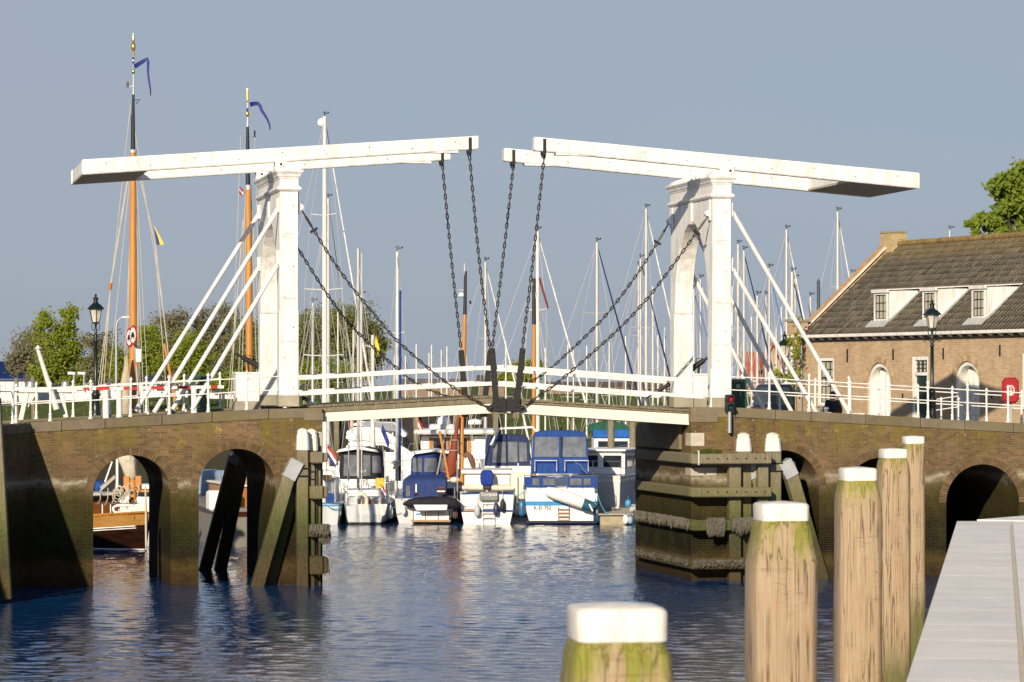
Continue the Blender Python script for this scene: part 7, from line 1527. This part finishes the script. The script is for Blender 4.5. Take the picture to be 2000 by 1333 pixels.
for sd in (-1, 1): MB().tube([hl(sd * (hs.bd(t) * .86 + .03), Lh * t, .03) for t in [.05 * k for k in range(21)]], .02, 5).build('water_line', FLAGW, s1.r)
def sp(px, py, y=0): return (s1.x(px, y), y, s1.z(py, y))
MB().tube([sp(284, 950, -3.0), sp(285, 1000, -3.1), sp(285.5, 1075, -3.2)], [.03, .04, .035], 8).build('stem_post', ROPE, s1.r, 50)
nb = MB().bar(sp(236, 1012, -2.55), sp(264, 1011, -2.95), .03, .13).build('name_board', DKWOOD, s1.r); q = sp(237.5, 1014.2, -2.62)
t_ = text('GEERTRUID', .085, (q[0], q[1] - .02, q[2]), (R(90), 0, R(-40)), GOLD, s1.r, 'lettering')
mb = MB(); mb.loft([[hl(x, y, z) for x, y in ((-1.2, 2), (1.2, 2), (.9, 10.0), (-.9, 10.0))] for z in (.95, 1.75)]); mb.build('deck_house', P('house_varnish', (.20, .07, .016), .25, 0, .4, 2.5, (3, 3, .5)), s1.r, bevel=.03); mb = MB(); mb.loft([[hl(x, y, z) for x, y in ((-1.3, 1.9), (1.3, 1.9), (1.0, 10.3), (-1.0, 10.3))] for z in (1.751, 1.85)]); mb.build('house_roof', CREAM, s1.r, bevel=.03)
MB().tube([sp(x, y, -2.6) for x, y in ((254, 987.5), (228, 988), (222, 991), (221, 996), (224, 1001), (232, 1002.5), (254, 1001))], .045, 8).build('white_rail_loop', FLAGW, s1.r, 50)
for x in (247, 270): s1.pbox('orange_bitt', ORWOOD, x - 6, x + 6, 930, 960, -1.4, -1.2, .02)
s1.pbox('orange_beam', ORWOOD, 220, 296, 957, 962, -1.5, -1.3, .01)
rg = random.Random(11)
for k_ in range(9):                                        # coiled lines on the fore deck
    cx_, cy_ = rg.uniform(226, 262), rg.uniform(950, 970); rr = rg.uniform(.10, .2); MB().tube([V(sp(cx_, cy_, -1.8)) + V((rr * math.cos(w) * .7, .02 * w, rr * math.sin(w))) for w in [2 * math.pi * i / 14 for i in range(14)]], .018, 5, closed=True).build('rope_coil', ROPE, s1.r, 60)
for k_ in range(10): x_ = 196 + k_ * 2.8; MB().tube([sp(x_, 960 - k_ * 2.6, -1.6), sp(x_ + 3, 955 - k_ * 2.4, -1.6), sp(x_ + 1, 950 - k_ * 2.3, -1.6)], .03, 6).build('lashing', ROPE, s1.r, 50)
MB().loft([[V(sp(cx_, cy_, -1.2)) + V((w_ * math.cos(a), w_ * .8 * math.sin(a), 0)) for a in [2 * math.pi * i / 12 for i in range(12)]] for cx_, cy_, w_ in ((243, 868, .30), (246, 890, .36), (251, 910, .26), (255, 928, .22), (256, 938, .10))]).build('lowered_sail', canvas('sail_greyish', (.50, .45, .36)), s1.r, 60)
MB().loft([[V(sp(cx_, cy_, -.6)) + V((w_ * math.cos(a), w_ * .5 * math.sin(a), 0)) for a in [2 * math.pi * i / 10 for i in range(10)]] for cx_, cy_, w_ in ((248, 694, .03), (246, 730, .12), (243, 770, .2), (243, 815, .26), (244, 870, .3))]).build('furled_sail', canvas('sail_beige', (.40, .34, .25)), s1.r, 60)
s1.tube('blue_cover', BLUEM, [sp(180, 960, .5), sp(190, 950, .5), sp(203, 953, .5)], .22, None, 8)
s1.tube('mast', ORWOOD, [sp(259.5, 985), sp(260, 600), sp(260, 296)], [.135, .13, .105], None, 14)
s1.tube('mast_top', RUB, [sp(260, 297), sp(260, 230), sp(260.5, 185)], [.075, .06, .042], None, 10); s1.tube('mast_collar', ALU, [sp(260, 299), sp(260, 293)], .125, None, 10)
s1.tube('doubling', RUB, [sp(258, 352), sp(258.5, 225)], .05, None, 8); s1.tube('pole', ALU, [sp(260.5, 186), sp(260.5, 145)], [.035, .02], None, 8); s1.tube('flag_pole', ALU, [sp(260.5, 146), sp(260.5, 108)], .018, None, 6)
MB().lathe([(.01, -.09), (.05, -.06), (.06, 0), (.045, .06), (.01, .09)], sp(260.5, 140), 10).build('gilded_ball', GOLD, s1.r, 60)
for y0, y1, m in ((112, 117, NAVYP), (117, 120, FLAGW), (120, 124.5, NAVYP)): s1.tube('painted_band', m, [sp(260.5, y0), sp(260.5, y1)], .035, None, 8)
MB().lathe([(.045, 0), (.05, .02), (.03, .10), (.06, .17), (.085, .27), (.06, .36), (.03, .40), (.05, .44), (.035, .55), (.012, .72)], sp(260.5, 107), 10).build('gilded_finial', GOLD, s1.r, 50)
s1.tube('wind_vane_arm', ALU, [sp(260, 168), sp(252, 170), sp(252, 160)], .014, None, 5); s1.pbox('wind_vane', IRON, 247, 252, 160, 171, -.02, .02, 0)
s1.tube('yard_bracket', IRON, [sp(261, 196), sp(274, 195), sp(266, 203)], .016, None, 5)
for (x0, y0), (x1, y1), r_ in (((255, 205), (217, 560), .012), ((257, 300), (214, 565), .014), ((257, 310), (216, 562), .014), ((216, 562), (183, 830), .014), ((216, 562), (190, 830), .018), ((216, 562), (198, 830), .014), ((257, 320), (204, 830), .012),
        ((263, 300), (302, 470), .016), ((264, 305), (304, 480), .020), ((302, 470), (330, 830), .014), ((304, 480), (345, 830), .018), ((264, 260), (318, 600), .010), ((263, 330), (282, 830), .012), ((263, 330), (272, 830), .010), ((257, 400), (238, 830), .012), ((262, 260), (292, 830), .010), ((263, 360), (276, 830), .010), ((256, 420), (244, 830), .010)):
    s1.tube('rigging_line', ROPE, [sp(x0, y0), sp(x1, y1)], r_, None, 5)
MB().tube([sp(216, 553), sp(215, 566)], .06, 8).build('pulley_block', VARN, s1.r, 50)
s1.tube('topping_spar', ORWOOD, [sp(321, 672, -1), sp(346, 800, -1)], [.05, .06], None, 8)
def pennant(label, pts, Y, w0, cols, sub=(12,)):
    o = at(pts[0][0], pts[0][1], Y); root = T('mast_pennant', label, 'pennant', o, 0, 'long pennants on the old ships'); n = len(pts); m_ = len(cols)
    for j, m in enumerate(cols):
        mb = MB()
        for i, (px, py) in enumerate(pts):
            t = i / (n - 1); p_ = at(px, py, Y + .15 * math.sin(t * 6)) - o; a = pts[max(0, i - 1)]; b_ = pts[min(n - 1, i + 1)]; d = V((b_[0] - a[0], -(b_[1] - a[1]))).normalized(); nx, nz = -d.y, d.x; w_ = w0 * (1 - .75 * t) * Y / F
            for q in (j / m_ - .5, (j + 1) / m_ - .5): mb.v.append((p_.x - nx * w_ * q, p_.y + .03 * q, p_.z - nz * w_ * q))
        for i in range(n - 1): mb.f.append((2 * i, 2 * i + 2, 2 * i + 3, 2 * i + 1))
        mb.build('pennant_band', m, root, 80)
pennant('long navy pennant folded down from the taller gilded mast', [(262, 131), (270, 126), (280, 120), (288, 115), (289.5, 122), (289, 140), (291, 158), (294, 176), (294, 187)], 113.5, 9, [FLAGB])
p = at(299, 442, 113.5); o = T('boat_flag', 'yellow and blue flag hanging beside the taller ochre mast', 'flag', p, 0, 'flags on the boats')
for j, m in enumerate((FLAGB, YELP)):
    mb = MB(); 
    for i in range(6): t = i / 5; mb.v += [(.02 + .13 * t * j + .10 * t, .03 * math.sin(5 * t), -.65 * t), (.02 + .13 * t * (j + 1) + .10 * t, .03 * math.sin(5 * t + 1), -.65 * t + .03)]
    for i in range(5): mb.f.append((2 * i, 2 * i + 2, 2 * i + 3, 2 * i + 1))
    mb.build('flag_band', m, o, 80)
s2 = Boat('sailing_ship', 'second old sailing ship with ochre mast close left of the left gate pillar', 'sailing ship', 486, 118, R(15))
h = s2.hull(10, 3.2, 1.3, 1.7, P('hull_offwhite', (.20, .18, .15), .4, 0, .2, 3), .75, stripe=(DKWOOD, .1, .18), full=.6)
for o in list(s2.r.children): o.location = (-.5, -5, 0)
def s2p(px, py, y=0): return (s2.x(px, y) , y, s2.z(py, y))
s2.box('deck_house', VARN, -1.1, .7, -4, 2, 1.3, 2.0, .03); s2.box('house_roof', CREAM, -1.2, .8, -4.1, 2.1, 2.001, 2.08, .02); s2.box('deck_tarpaulin', P('tarp_pale_blue', (.22, .30, .40), .7, 0, .15), -1.4, -.3, 2.6, 4.5, 1.4, 2.4, .1)
s2.tube('mast', ORWOOD, [s2p(487, 960), s2p(486.5, 600), s2p(485, 368)], [.125, .125, .11], None, 14); s2.tube('mast_top', RUB, [s2p(484.5, 369), s2p(484, 320), s2p(483.5, 248)], [.085, .075, .05], None, 10); s2.tube('mast_collar', ALU, [s2p(485, 371), s2p(485, 362)], .12, None, 10)
s2.tube('pole', ALU, [s2p(483.5, 249), s2p(483.3, 229)], [.045, .022], None, 8); MB().lathe([(.01, -.10), (.055, -.07), (.065, 0), (.04, .08), (.01, .11)], s2p(483.3, 223), 10).build('gilded_ball', GOLD, s2.r, 60)
s2.tube('painted_band', NAVYP, [s2p(483.3, 217), s2p(483.3, 212)], .035, None, 8); s2.tube('flag_pole', MASTW, [s2p(483.2, 213), s2p(483.2, 199)], .02, None, 6)
MB().lathe([(.02, 0)] + [(.03 + .012 * (i % 2), .05 * i) for i in range(1, 10)] + [(.008, .52)], s2p(483.2, 200), 8).build('gilded_finial', GOLD, s2.r, 40)
s2.tube('cross_arm', ALU, [s2p(470, 267), s2p(498, 266), s2p(499, 270)], .018, None, 5); s2.pbox('wind_vane', IRON, 496, 499, 255, 268, -.02, .02, 0)
for (x0, y0), (x1, y1) in (((470, 268), (450, 830)), ((480, 370), (462, 830)), ((481, 380), (440, 830)), ((498, 270), (510, 700)), ((490, 370), (505, 830)), ((490, 375), (520, 830)), ((482, 375), (470, 830)), ((474, 430), (446, 830))): s2.tube('rigging_line', ROPE, [s2p(x0, y0), s2p(x1, y1)], .012, None, 5)
s2.tube('white_pole', MASTW, [s2p(413, 895, -3), s2p(404, 985, -3)], .06, None, 8)
s2.box('bow_locker', GEL, -2.2, -1.2, -4.6, -3.8, 1.2, 1.9, .08)
pennant('long navy pennant blowing from the mast close to the left gate', [(488, 205), (495, 203), (503, 202.5), (508, 207), (511, 216), (517, 225), (522, 233), (525, 240), (527, 246), (527, 254)], 118, 9, [FLAGB])
p = at(466, 376, 118); flag('small red and white flag on a halyard left of the mast near the left gate', p.x, p.y, p.z, [FLAGR, FLAGW, FLAGR], .25, .22, None, 9, .9)
# small white boat seen low through the second arch
sb = Boat('small_cruiser', 'small white cruiser glimpsed through the second arch', 'motor boat', 445, 126, R(68)); sb.hull(6, 2.1, .9, 1.3, CREAM, .85, boot=NAVYP); sb.box('cabin', GEL, -.8, .8, 1, 4, .9, 1.7, .08, seg=2); sb.box('cabin_cover', BLUEM, -.85, .85, .3, 1.6, 1.0, 2.1, .12, seg=2)
for sd in (-1, 1): sb.box('cabin_window', WIN, sd * .8 - .02, sd * .8 + .02, 1.3, 3.6, 1.25, 1.55, 0)

for k_ in range(3): q = hl(-1.2 + .02 * k_, 4.2 + 1.7 * k_, 1.42); mb = MB(); d_ = hl(-1.2 + .12, 5, 0) - hl(-1.2, 4, 0); mb.bar(q, q + d_ * .7, .06, .30); mb.build('house_window', WIN, s1.r)
for k_ in range(6): a, b = sp(190 + 14 * k_, 985 + 4 * (k_ % 2), -2.2), sp(196 + 15 * k_, 962 - 8 * (k_ % 3), -1.5); MB().tube([a, (V(a) + V(b)) / 2 + V((.05, 0, -.06)), b], .016, 5).build('deck_line', ROPE, s1.r)
for k_ in range(5): MB().tube([sp(200 + 16 * k_, 1004, -2.4), sp(200 + 16 * k_, 984, -2.4)], .02, 6).build('stanchion', FLAGW, s1.r)
MB().tube([sp(186, 985, -2.4), sp(272, 983, -2.5)], .014, 5).build('guard_wire', STEEL, s1.r)
s1.tube('white_stanchion', FLAGW, [sp(229, 897, -.4), sp(229, 962, -.4)], .05, None, 8); s1.tube('boat_hook', FLAGW, [sp(205, 942, -.6), sp(219, 902, -.5)], .03, None, 6)
for (x0, y0), (x1, y1), Y, m, lab in (((758, 990), (774, 988), 131.2, P('blue_rope'), 'blue mooring rope between the small yacht and the motor sailer'), ((893, 975), (904, 980), 131.4, ROPE, 'pale mooring rope between the motor sailer and the white cabin cruiser'), ((1003, 965), (1024, 960), 131.2, P('cyan_rope', (.05, .30, .42), .8), 'light blue mooring rope between the white cabin cruiser and the lettered cruiser'), ((1166, 962), (1188, 1003), 131.0, P('cyan_rope'), 'light blue mooring rope from the lettered cruiser to the jetty'), ((1162, 975), (1184, 1004), 131.1, RUB, 'black mooring rope from the lettered cruiser to the jetty'), ((636, 985), (668, 990), 130.8, P('cyan_rope'), 'light blue mooring rope between the two sailing boats on the left')):
    a, b = at(x0, y0, Y), at(x1, y1, Y); m_ = (a + b) / 2 + V((0, 0, -.22 * (b - a).length)); o = MB().tube([a + (b - a) * t * (1) + (m_ - (a + b) / 2) * 4 * t * (1 - t) for t in [k / 8 for k in range(9)]], .018, 5).build('mooring_rope', m, None, 60, off=tuple(a)); o.location = a; tag(o, lab, 'rope', 'mooring ropes between the boats')
for px, y0, y1, Y, lab in ((681, 868, 940, 133, 'thin steel pole on the stern of the boat left of the white hard top'), (752, 880, 985, 133.5, 'slim white pole between the small yacht and the navy tent'), (776, 925, 985, 134, 'short steel pole left of the navy tent'), (893, 900, 975, 134, 'steel pole at the right of the navy tent'), (1012, 905, 985, 134, 'slim pole left of the tall blue canopy'), (936, 880, 930, 136, 'thin white pole above the white cabin roof'), (1158, 900, 960, 134, 'slim pole right of the tall blue canopy')):
    a, b = at(px, y1, Y), at(px, y0, Y); o = MB().tube([a, b], .028, 6).build('boat_pole', STEEL if px % 2 else MASTW, None, 60, off=tuple(a)); o.location = a; tag(o, lab, 'pole', 'poles on the boats')

# ------------------------------------------------------------------ trees and buildings on the far bank
LEAFM = {'spring': leaf_mat('leaf_spring', (.18, .235, .016), (.34, .37, .045), .55), 'grey': leaf_mat('leaf_greybud', (.16, .15, .082), (.30, .27, .155), .5), 'olive': leaf_mat('leaf_olive', (.135, .155, .042), (.27, .27, .09), .5), 'deep': leaf_mat('leaf_deep', (.11, .18, .016), (.26, .32, .035), .45)}
BARK = P('tree_bark', (.085, .068, .048), .9, 0, .3, 4, (1, 1, .3), bmp=.5)
def tree(label, lobes, Y, ybase, kind, n, ls, seed, name='tree', group='trees on the far bank', clump=.20, sparse=1.0):
    "lobes are picture circles (column, row, rx, ry); trunk, limbs to every clump, leaves in clumps"
    rg = random.Random(seed); px0 = sum(l[0] * l[2] for l in lobes) / sum(l[2] for l in lobes); base = at(px0, ybase, Y)
    root = T(name, label, 'tree', base, 0, group, tuple(base))
    cl = []; tot = sum(l[2] * l[3] for l in lobes); hi = at(px0, min(l[1] - l[3] for l in lobes), Y).z
    for l in lobes:
        c = at(l[0], l[1], Y); rx, rz = l[2] * Y / F, l[3] * Y / F
        for k in range(max(5, int(85 * l[2] * l[3] / tot))):
            while True:
                q = V((rg.uniform(-1, 1), rg.uniform(-1, 1), rg.uniform(-1, 1)))
                if .2 < q.length < 1 and rg.random() < q.length ** 1.2: break
            cl.append((c + V((q.x * rx, q.y * rx * .9, q.z * rz)) * rg.uniform(.82, 1.06), (rx + rz) / 2))
    h_ = hi - base.z; r0 = max(.10, h_ * .022); top = V((base.x + rg.uniform(-.1, .1) * h_, base.y, base.z + h_ * .78))
    tp_ = [base - V((0, 0, .4)), base + (top - base) * .3 + V((rg.uniform(-.03, .03) * h_, 0, 0)), base + (top - base) * .65, top]
    MB().tube(tp_, [r0, r0 * .8, r0 * .45, r0 * .12], 8).build('trunk', BARK, root, 60)
    mb = MB()
    for c, r in cl[::2]:
        t = min(.85, max(.18, (c.z - base.z) / h_ * .72)); s = tp_[0] + (top - tp_[0]) * t; m = s + (c - s) * .5 + V((0, 0, -.05 * (c - s).length)); mb.tube([s, m, c], [r0 * .28, r0 * .16, r0 * .05], 5)
    o = mb.build('limbs', BARK, root, 60); o['kind'] = 'stuff'
    mb = MB(); per = int(n * 1.35 / len(cl))
    for c, r in cl:
        sg = r * clump * rg.uniform(.8, 1.6); k_ = int(per * rg.uniform(.5, 1.5))
        for k in range(k_):
            p = c + V((rg.gauss(0, sg), rg.gauss(0, sg), rg.gauss(0, sg * .75))); nr = (V((rg.gauss(0, .6), rg.gauss(0, .6), rg.gauss(.3, .6))) - LDIR * .75).normalized(); a = nr.cross(V((rg.gauss(0, 1), rg.gauss(0, 1), rg.gauss(0, 1)))).normalized(); b = nr.cross(a); s = ls * rg.uniform(.6, 1.35)
            mb.add([p - a * s, p + b * s * .45, p + a * s, p - b * s * .45], [(0, 1, 2, 3)])
    o = mb.build('crown', LEAFM[kind], root); o['kind'] = 'stuff'; return root
TR = [
 ('bright spring green tree left of the left street lamp', [(150, 745, 18, 18), (75, 745, 22, 18), (112, 690, 46, 55), (100, 640, 30, 35), (130, 625, 22, 30), (85, 720, 28, 32), (138, 720, 25, 35)], 205, 764, 'spring', 6500, .115, 1),
 ('grey budding tree at the far left above the blue roof', [(50, 690, 30, 42), (30, 712, 18, 25), (70, 660, 18, 25)], 240, 762, 'grey', 2600, .11, 2),
 ('grey brown budding tree just right of the left street lamp', [(205, 725, 45, 34), (190, 690, 30, 50), (165, 700, 25, 45), (215, 685, 25, 45)], 244, 762, 'grey', 4200, .12, 3),
 ('green tree behind the prohibition signs', [(228, 715, 20, 38), (292, 690, 28, 55), (275, 670, 18, 40), (250, 725, 22, 32)], 222, 764, 'spring', 4800, .11, 4),
 ('grey budding tree between the two green ones behind the left struts', [(335, 730, 40, 30), (325, 670, 36, 62), (350, 650, 28, 45)], 250, 762, 'grey', 5200, .12, 5),
 ('green tree behind the upper left struts', [(372, 690, 26, 58), (350, 715, 22, 35), (392, 715, 22, 36)], 218, 764, 'spring', 4600, .11, 6),
 ('tall grey budding tree left of the second ochre mast', [(425, 725, 45, 34), (415, 660, 36, 62), (445, 650, 28, 48), (400, 630, 20, 28)], 252, 762, 'grey', 6000, .12, 7),
 ('olive tree right behind the second ochre mast', [(480, 690, 32, 60), (520, 680, 36, 62), (455, 715, 22, 35)], 248, 762, 'olive', 5000, .12, 8),
 ('tall olive tree right of the left gate pillar', [(615, 665, 36, 62), (595, 700, 30, 48), (650, 645, 30, 46)], 250, 762, 'olive', 6500, .12, 9),
 ('tall round olive tree at the right end of the left tree row', [(690, 660, 48, 62), (718, 690, 36, 52), (668, 640, 28, 40), (735, 670, 20, 40)], 246, 762, 'olive', 8500, .12, 10),
 ('low green shrub beneath the tall olive trees', [(640, 725, 35, 28), (690, 735, 32, 22), (610, 730, 26, 26)], 222, 764, 'spring', 2800, .10, 11),
 ('low green shrub in the gap between the two bridge leaves', [(1020, 730, 30, 28), (1040, 722, 24, 22), (995, 742, 24, 18)], 270, 764, 'spring', 3000, .12, 12),
]
for t in TR: tree(*t)
tree('dark green shrub left of the machine housing', [(445, 745, 22, 22), (425, 752, 18, 14)], 200, 768, 'deep', 1400, .10, 13)
tree('large leafy green tree behind the roof ridge of the brick house', [(1985, 375, 48, 55), (1925, 437, 32, 24), (1965, 430, 40, 30), (2030, 380, 60, 70), (1900, 445, 16, 14)], 170, 660, 'deep', 16000, .17, 14, group='trees behind the house', clump=.13)
# vine by the wall lantern
c = at(1552, 690, 124); rt = T('climbing_vine', 'leafy vine with fresh leaves at the corner behind the wall lantern', 'vine', (c.x, c.y, 3.66), 0, None, (c.x, c.y, 3.66)); rg = random.Random(21)
paths = [[(1556, 850), (1556, 740), (1552, 700), (1547, 668), (1538, 664)], [(1552, 745), (1540, 737), (1525, 733), (1508, 724)], [(1553, 705), (1558, 680), (1557, 650), (1559, 620)]]
for pth in paths: MB().tube([at(x, y, 124) for x, y in pth], .014, 5).build('stem', BARK, rt, 60)
mb = MB()
for pth in paths:
    for (x0, y0), (x1, y1) in zip(pth, pth[1:]):
        if y0 > 760: continue
        for k in range(26):
            t = rg.random(); p = at(x0 + (x1 - x0) * t + rg.gauss(0, 4), y0 + (y1 - y0) * t + rg.gauss(0, 4), 124 + rg.gauss(0, .12)); a = V((rg.gauss(0, 1), rg.gauss(0, .6), rg.gauss(0, 1))).normalized(); b = a.cross(V((0, 1, .3))).normalized(); s = rg.uniform(.045, .085)
            mb.add([p - a * s, p + b * s * .7, p + a * s, p - b * s * .7], [(0, 1, 2, 3)])
o = mb.build('leaves', LEAFM['spring'], rt); o['kind'] = 'stuff'

# buildings far off
def gable(label, x0, x1, yeave, yridge, ybase, Y, depth, wallm, roofm, name='farm_building', gx=None, ribs=0, cat='building'):
    a, b = at(x0, ybase, Y), at(x1, ybase, Y); ze, zr = at(0, yeave, Y).z, at(0, yridge, Y + depth / 2).z; root = T(name, label, cat, (a.x, Y, a.z), 0, 'buildings beyond the dike', (a.x, Y, a.z))
    mb = MB(); mb.box(a.x, b.x, Y, Y + depth, a.z - 1.2, ze); mb.build('wall', wallm, root)
    ov = .3; mb = MB(); mb.prism([(Y - ov, ze - .05), (Y + depth / 2, zr), (Y + depth + ov, ze - .05), (Y + depth + ov, ze - .17), (Y + depth / 2, zr - .14), (Y - ov, ze - .17)], lambda p, q, d: (d, p, q), a.x - .25, b.x + .25); mb.build('roof', roofm, root)
    for xx in (a.x, b.x - .12): mb = MB(); mb.prism([(Y + .02, ze - .01), (Y + depth / 2, zr - .16), (Y + depth - .02, ze - .01)], lambda p, q, d: (d, p, q), xx, xx + .12); mb.build('gable', wallm, root)
    for k in range(ribs):
        xx = a.x + (b.x - a.x) * (k + .5) / ribs; mb = MB(); mb.bar((xx, Y - ov, ze - .02), (xx, Y + depth / 2, zr + .03), .07, .07); mb.build('roof_rib', roofm, root)
    return root
BR = P('shed_roof_blue', (.012, .040, .16), .45, 0, .12, 1.5); SW = P('shed_wall_white', (.55, .57, .60), .6, 0, .1, 1); NV = P('shed_roof_navy', (.022, .03, .07), .6, 0, .15, 1.5)
GR = P('roof_weathered', (.17, .155, .14), .8, 0, .2, 1.2); BRN = P('roof_brown', (.12, .085, .06), .85, 0, .25, 1.2); BW = P('barn_wall_brown', (.20, .145, .10), .85, 0, .2, 1.5); RT = P('roof_red_tiles', (.36, .095, .045), .8, 0, .2, 1.4)
wh = gable('long warehouse with bright blue ribbed roof and pale wall at the left edge', -90, 74, 739, 707, 768, 268, 12, SW, BR, 'warehouse', ribs=44)
wh2 = gable('long low white walled shed with navy roof behind the left trees', 80, 470, 742, 718, 768, 290, 10, SW, NV, 'storage_shed', ribs=0)
for k in range(14): x = at(90 + 27 * k, 760, 290).x; mb = MB(); mb.box(x, x + .7, 289.93, 289.99, 5.0, 5.55); f_ = mb.build('window', P('shed_window', (.06, .07, .09), .2), wh2)
for k in range(10): x = at(-80 + 15 * k, 760, 268).x; mb = MB(); mb.box(x, x + .05, 267.95, 267.99, 4.9, at(0, 740, 268).z); mb.build('wall_joint', GREYP, wh)
gable('grey roofed farm building left of the crossing leaves', 770, 905, 752, 740, 770, 330, 10, BW, GR)
gable('brown gabled farm building behind the low middle shrub', 935, 985, 750, 733, 770, 320, 9, BW, BRN)
gable('long brown roofed farm building beyond the right bridge railing', 1070, 1225, 757, 746, 770, 340, 12, BW, BRN)
gable('long brown roofed farm building beside the right gate', 1232, 1318, 757, 742, 770, 345, 12, BW, BRN)
rh = gable('brick house with steep red tiled roof behind the right struts', 1462, 1552, 742, 688, 775, 232, 7, house_brick('far_brick', (.36, .22, .15), (.28, .17, .11)), RT, 'red_roofed_house')
a = at(1505, 676, 231); x0, x1 = at(1490, 0, 231).x, at(1524, 0, 231).x; zt = at(0, 676, 229.5).z; ze = at(0, 722, 229.5).z
mb = MB(); mb.prism([(x0, ze - 3), (x0, ze), ((x0 + x1) / 2, zt), (x1, ze), (x1, ze - 3)], lambda p, q, d: (p, d, q), 229.5, 234); mb.build('cross_gable', RT if False else house_brick('far_brick', (.36, .22, .15), (.28, .17, .11)), rh)
for sx in (0, 1):
    e_ = x0 - .2 if not sx else x1 + .2; mb = MB(); mb.prism([(e_, ze - .12), ((x0 + x1) / 2, zt + .08), ((x0 + x1) / 2, zt + .22), (e_, ze + .03)], lambda p, q, d: (p, d, q), 229.3, 234.1); mb.build('roof', RT, rh)
mb = MB(); mb.box(x0 + .25, x0 + .75, 229.44, 229.5, ze - .9, ze - .1); w_ = mb.build('window', WIN, rh)
# tall hooked street light and two low lamps beyond the water on the left
a, b = at(227, 765, 200), at(227, 640, 200); rt = T('road_light', 'tall hooked grey road light behind the prohibition signs', 'street light', a, 0, 'road lights', tuple(a))
MB().tube([a, b, at(229, 629, 200), at(234, 623, 200), at(242, 620, 200)], [.10, .07, .055, .05, .045], 8).build('pole', GREYP, rt, 60); q = at(246, 620, 200); MB().bar(q - V((.25, 0, 0)), q + V((.25, 0, .02)), .2, .12).build('lamp_head', GREYP, rt)
for px, s, lab in ((144.5, -1, 'low path lamp with flat white head, left one of two'), (164, -1, 'low path lamp with flat white head, right one of two')):
    a = at(px, 765, 150); rt = T('path_lamp', lab, 'street light', a, 0, 'road lights', tuple(a)); MB().tube([a, at(px, 731, 150)], .05, 8).build('pole', GREYP, rt, 60); q = at(px + s * 4, 730, 150); MB().bar(q - V((.18, 0, -.02)), q + V((.16, 0, .0)), .2, .12).build('lamp_head', FLAGW, rt, bevel=.02)
a, b = at(1598.5, 690, 150), at(1598.5, 552, 150); rt = T('steel_pole', 'dark steel pole with pointed cap rising beside the gable of the brick house', 'pole', (a.x, 150, 0), 0, None, (a.x, 150, 0)); MB().tube([V((a.x, 150, -1)), b], .075, 10).build('pole_shaft', P('pole_slate', (.045, .06, .075), .5), rt, 60); MB().lathe([(.08, 0), (.01, .18)], tuple(b), 10).build('pole_cap', P('pole_slate'), rt)
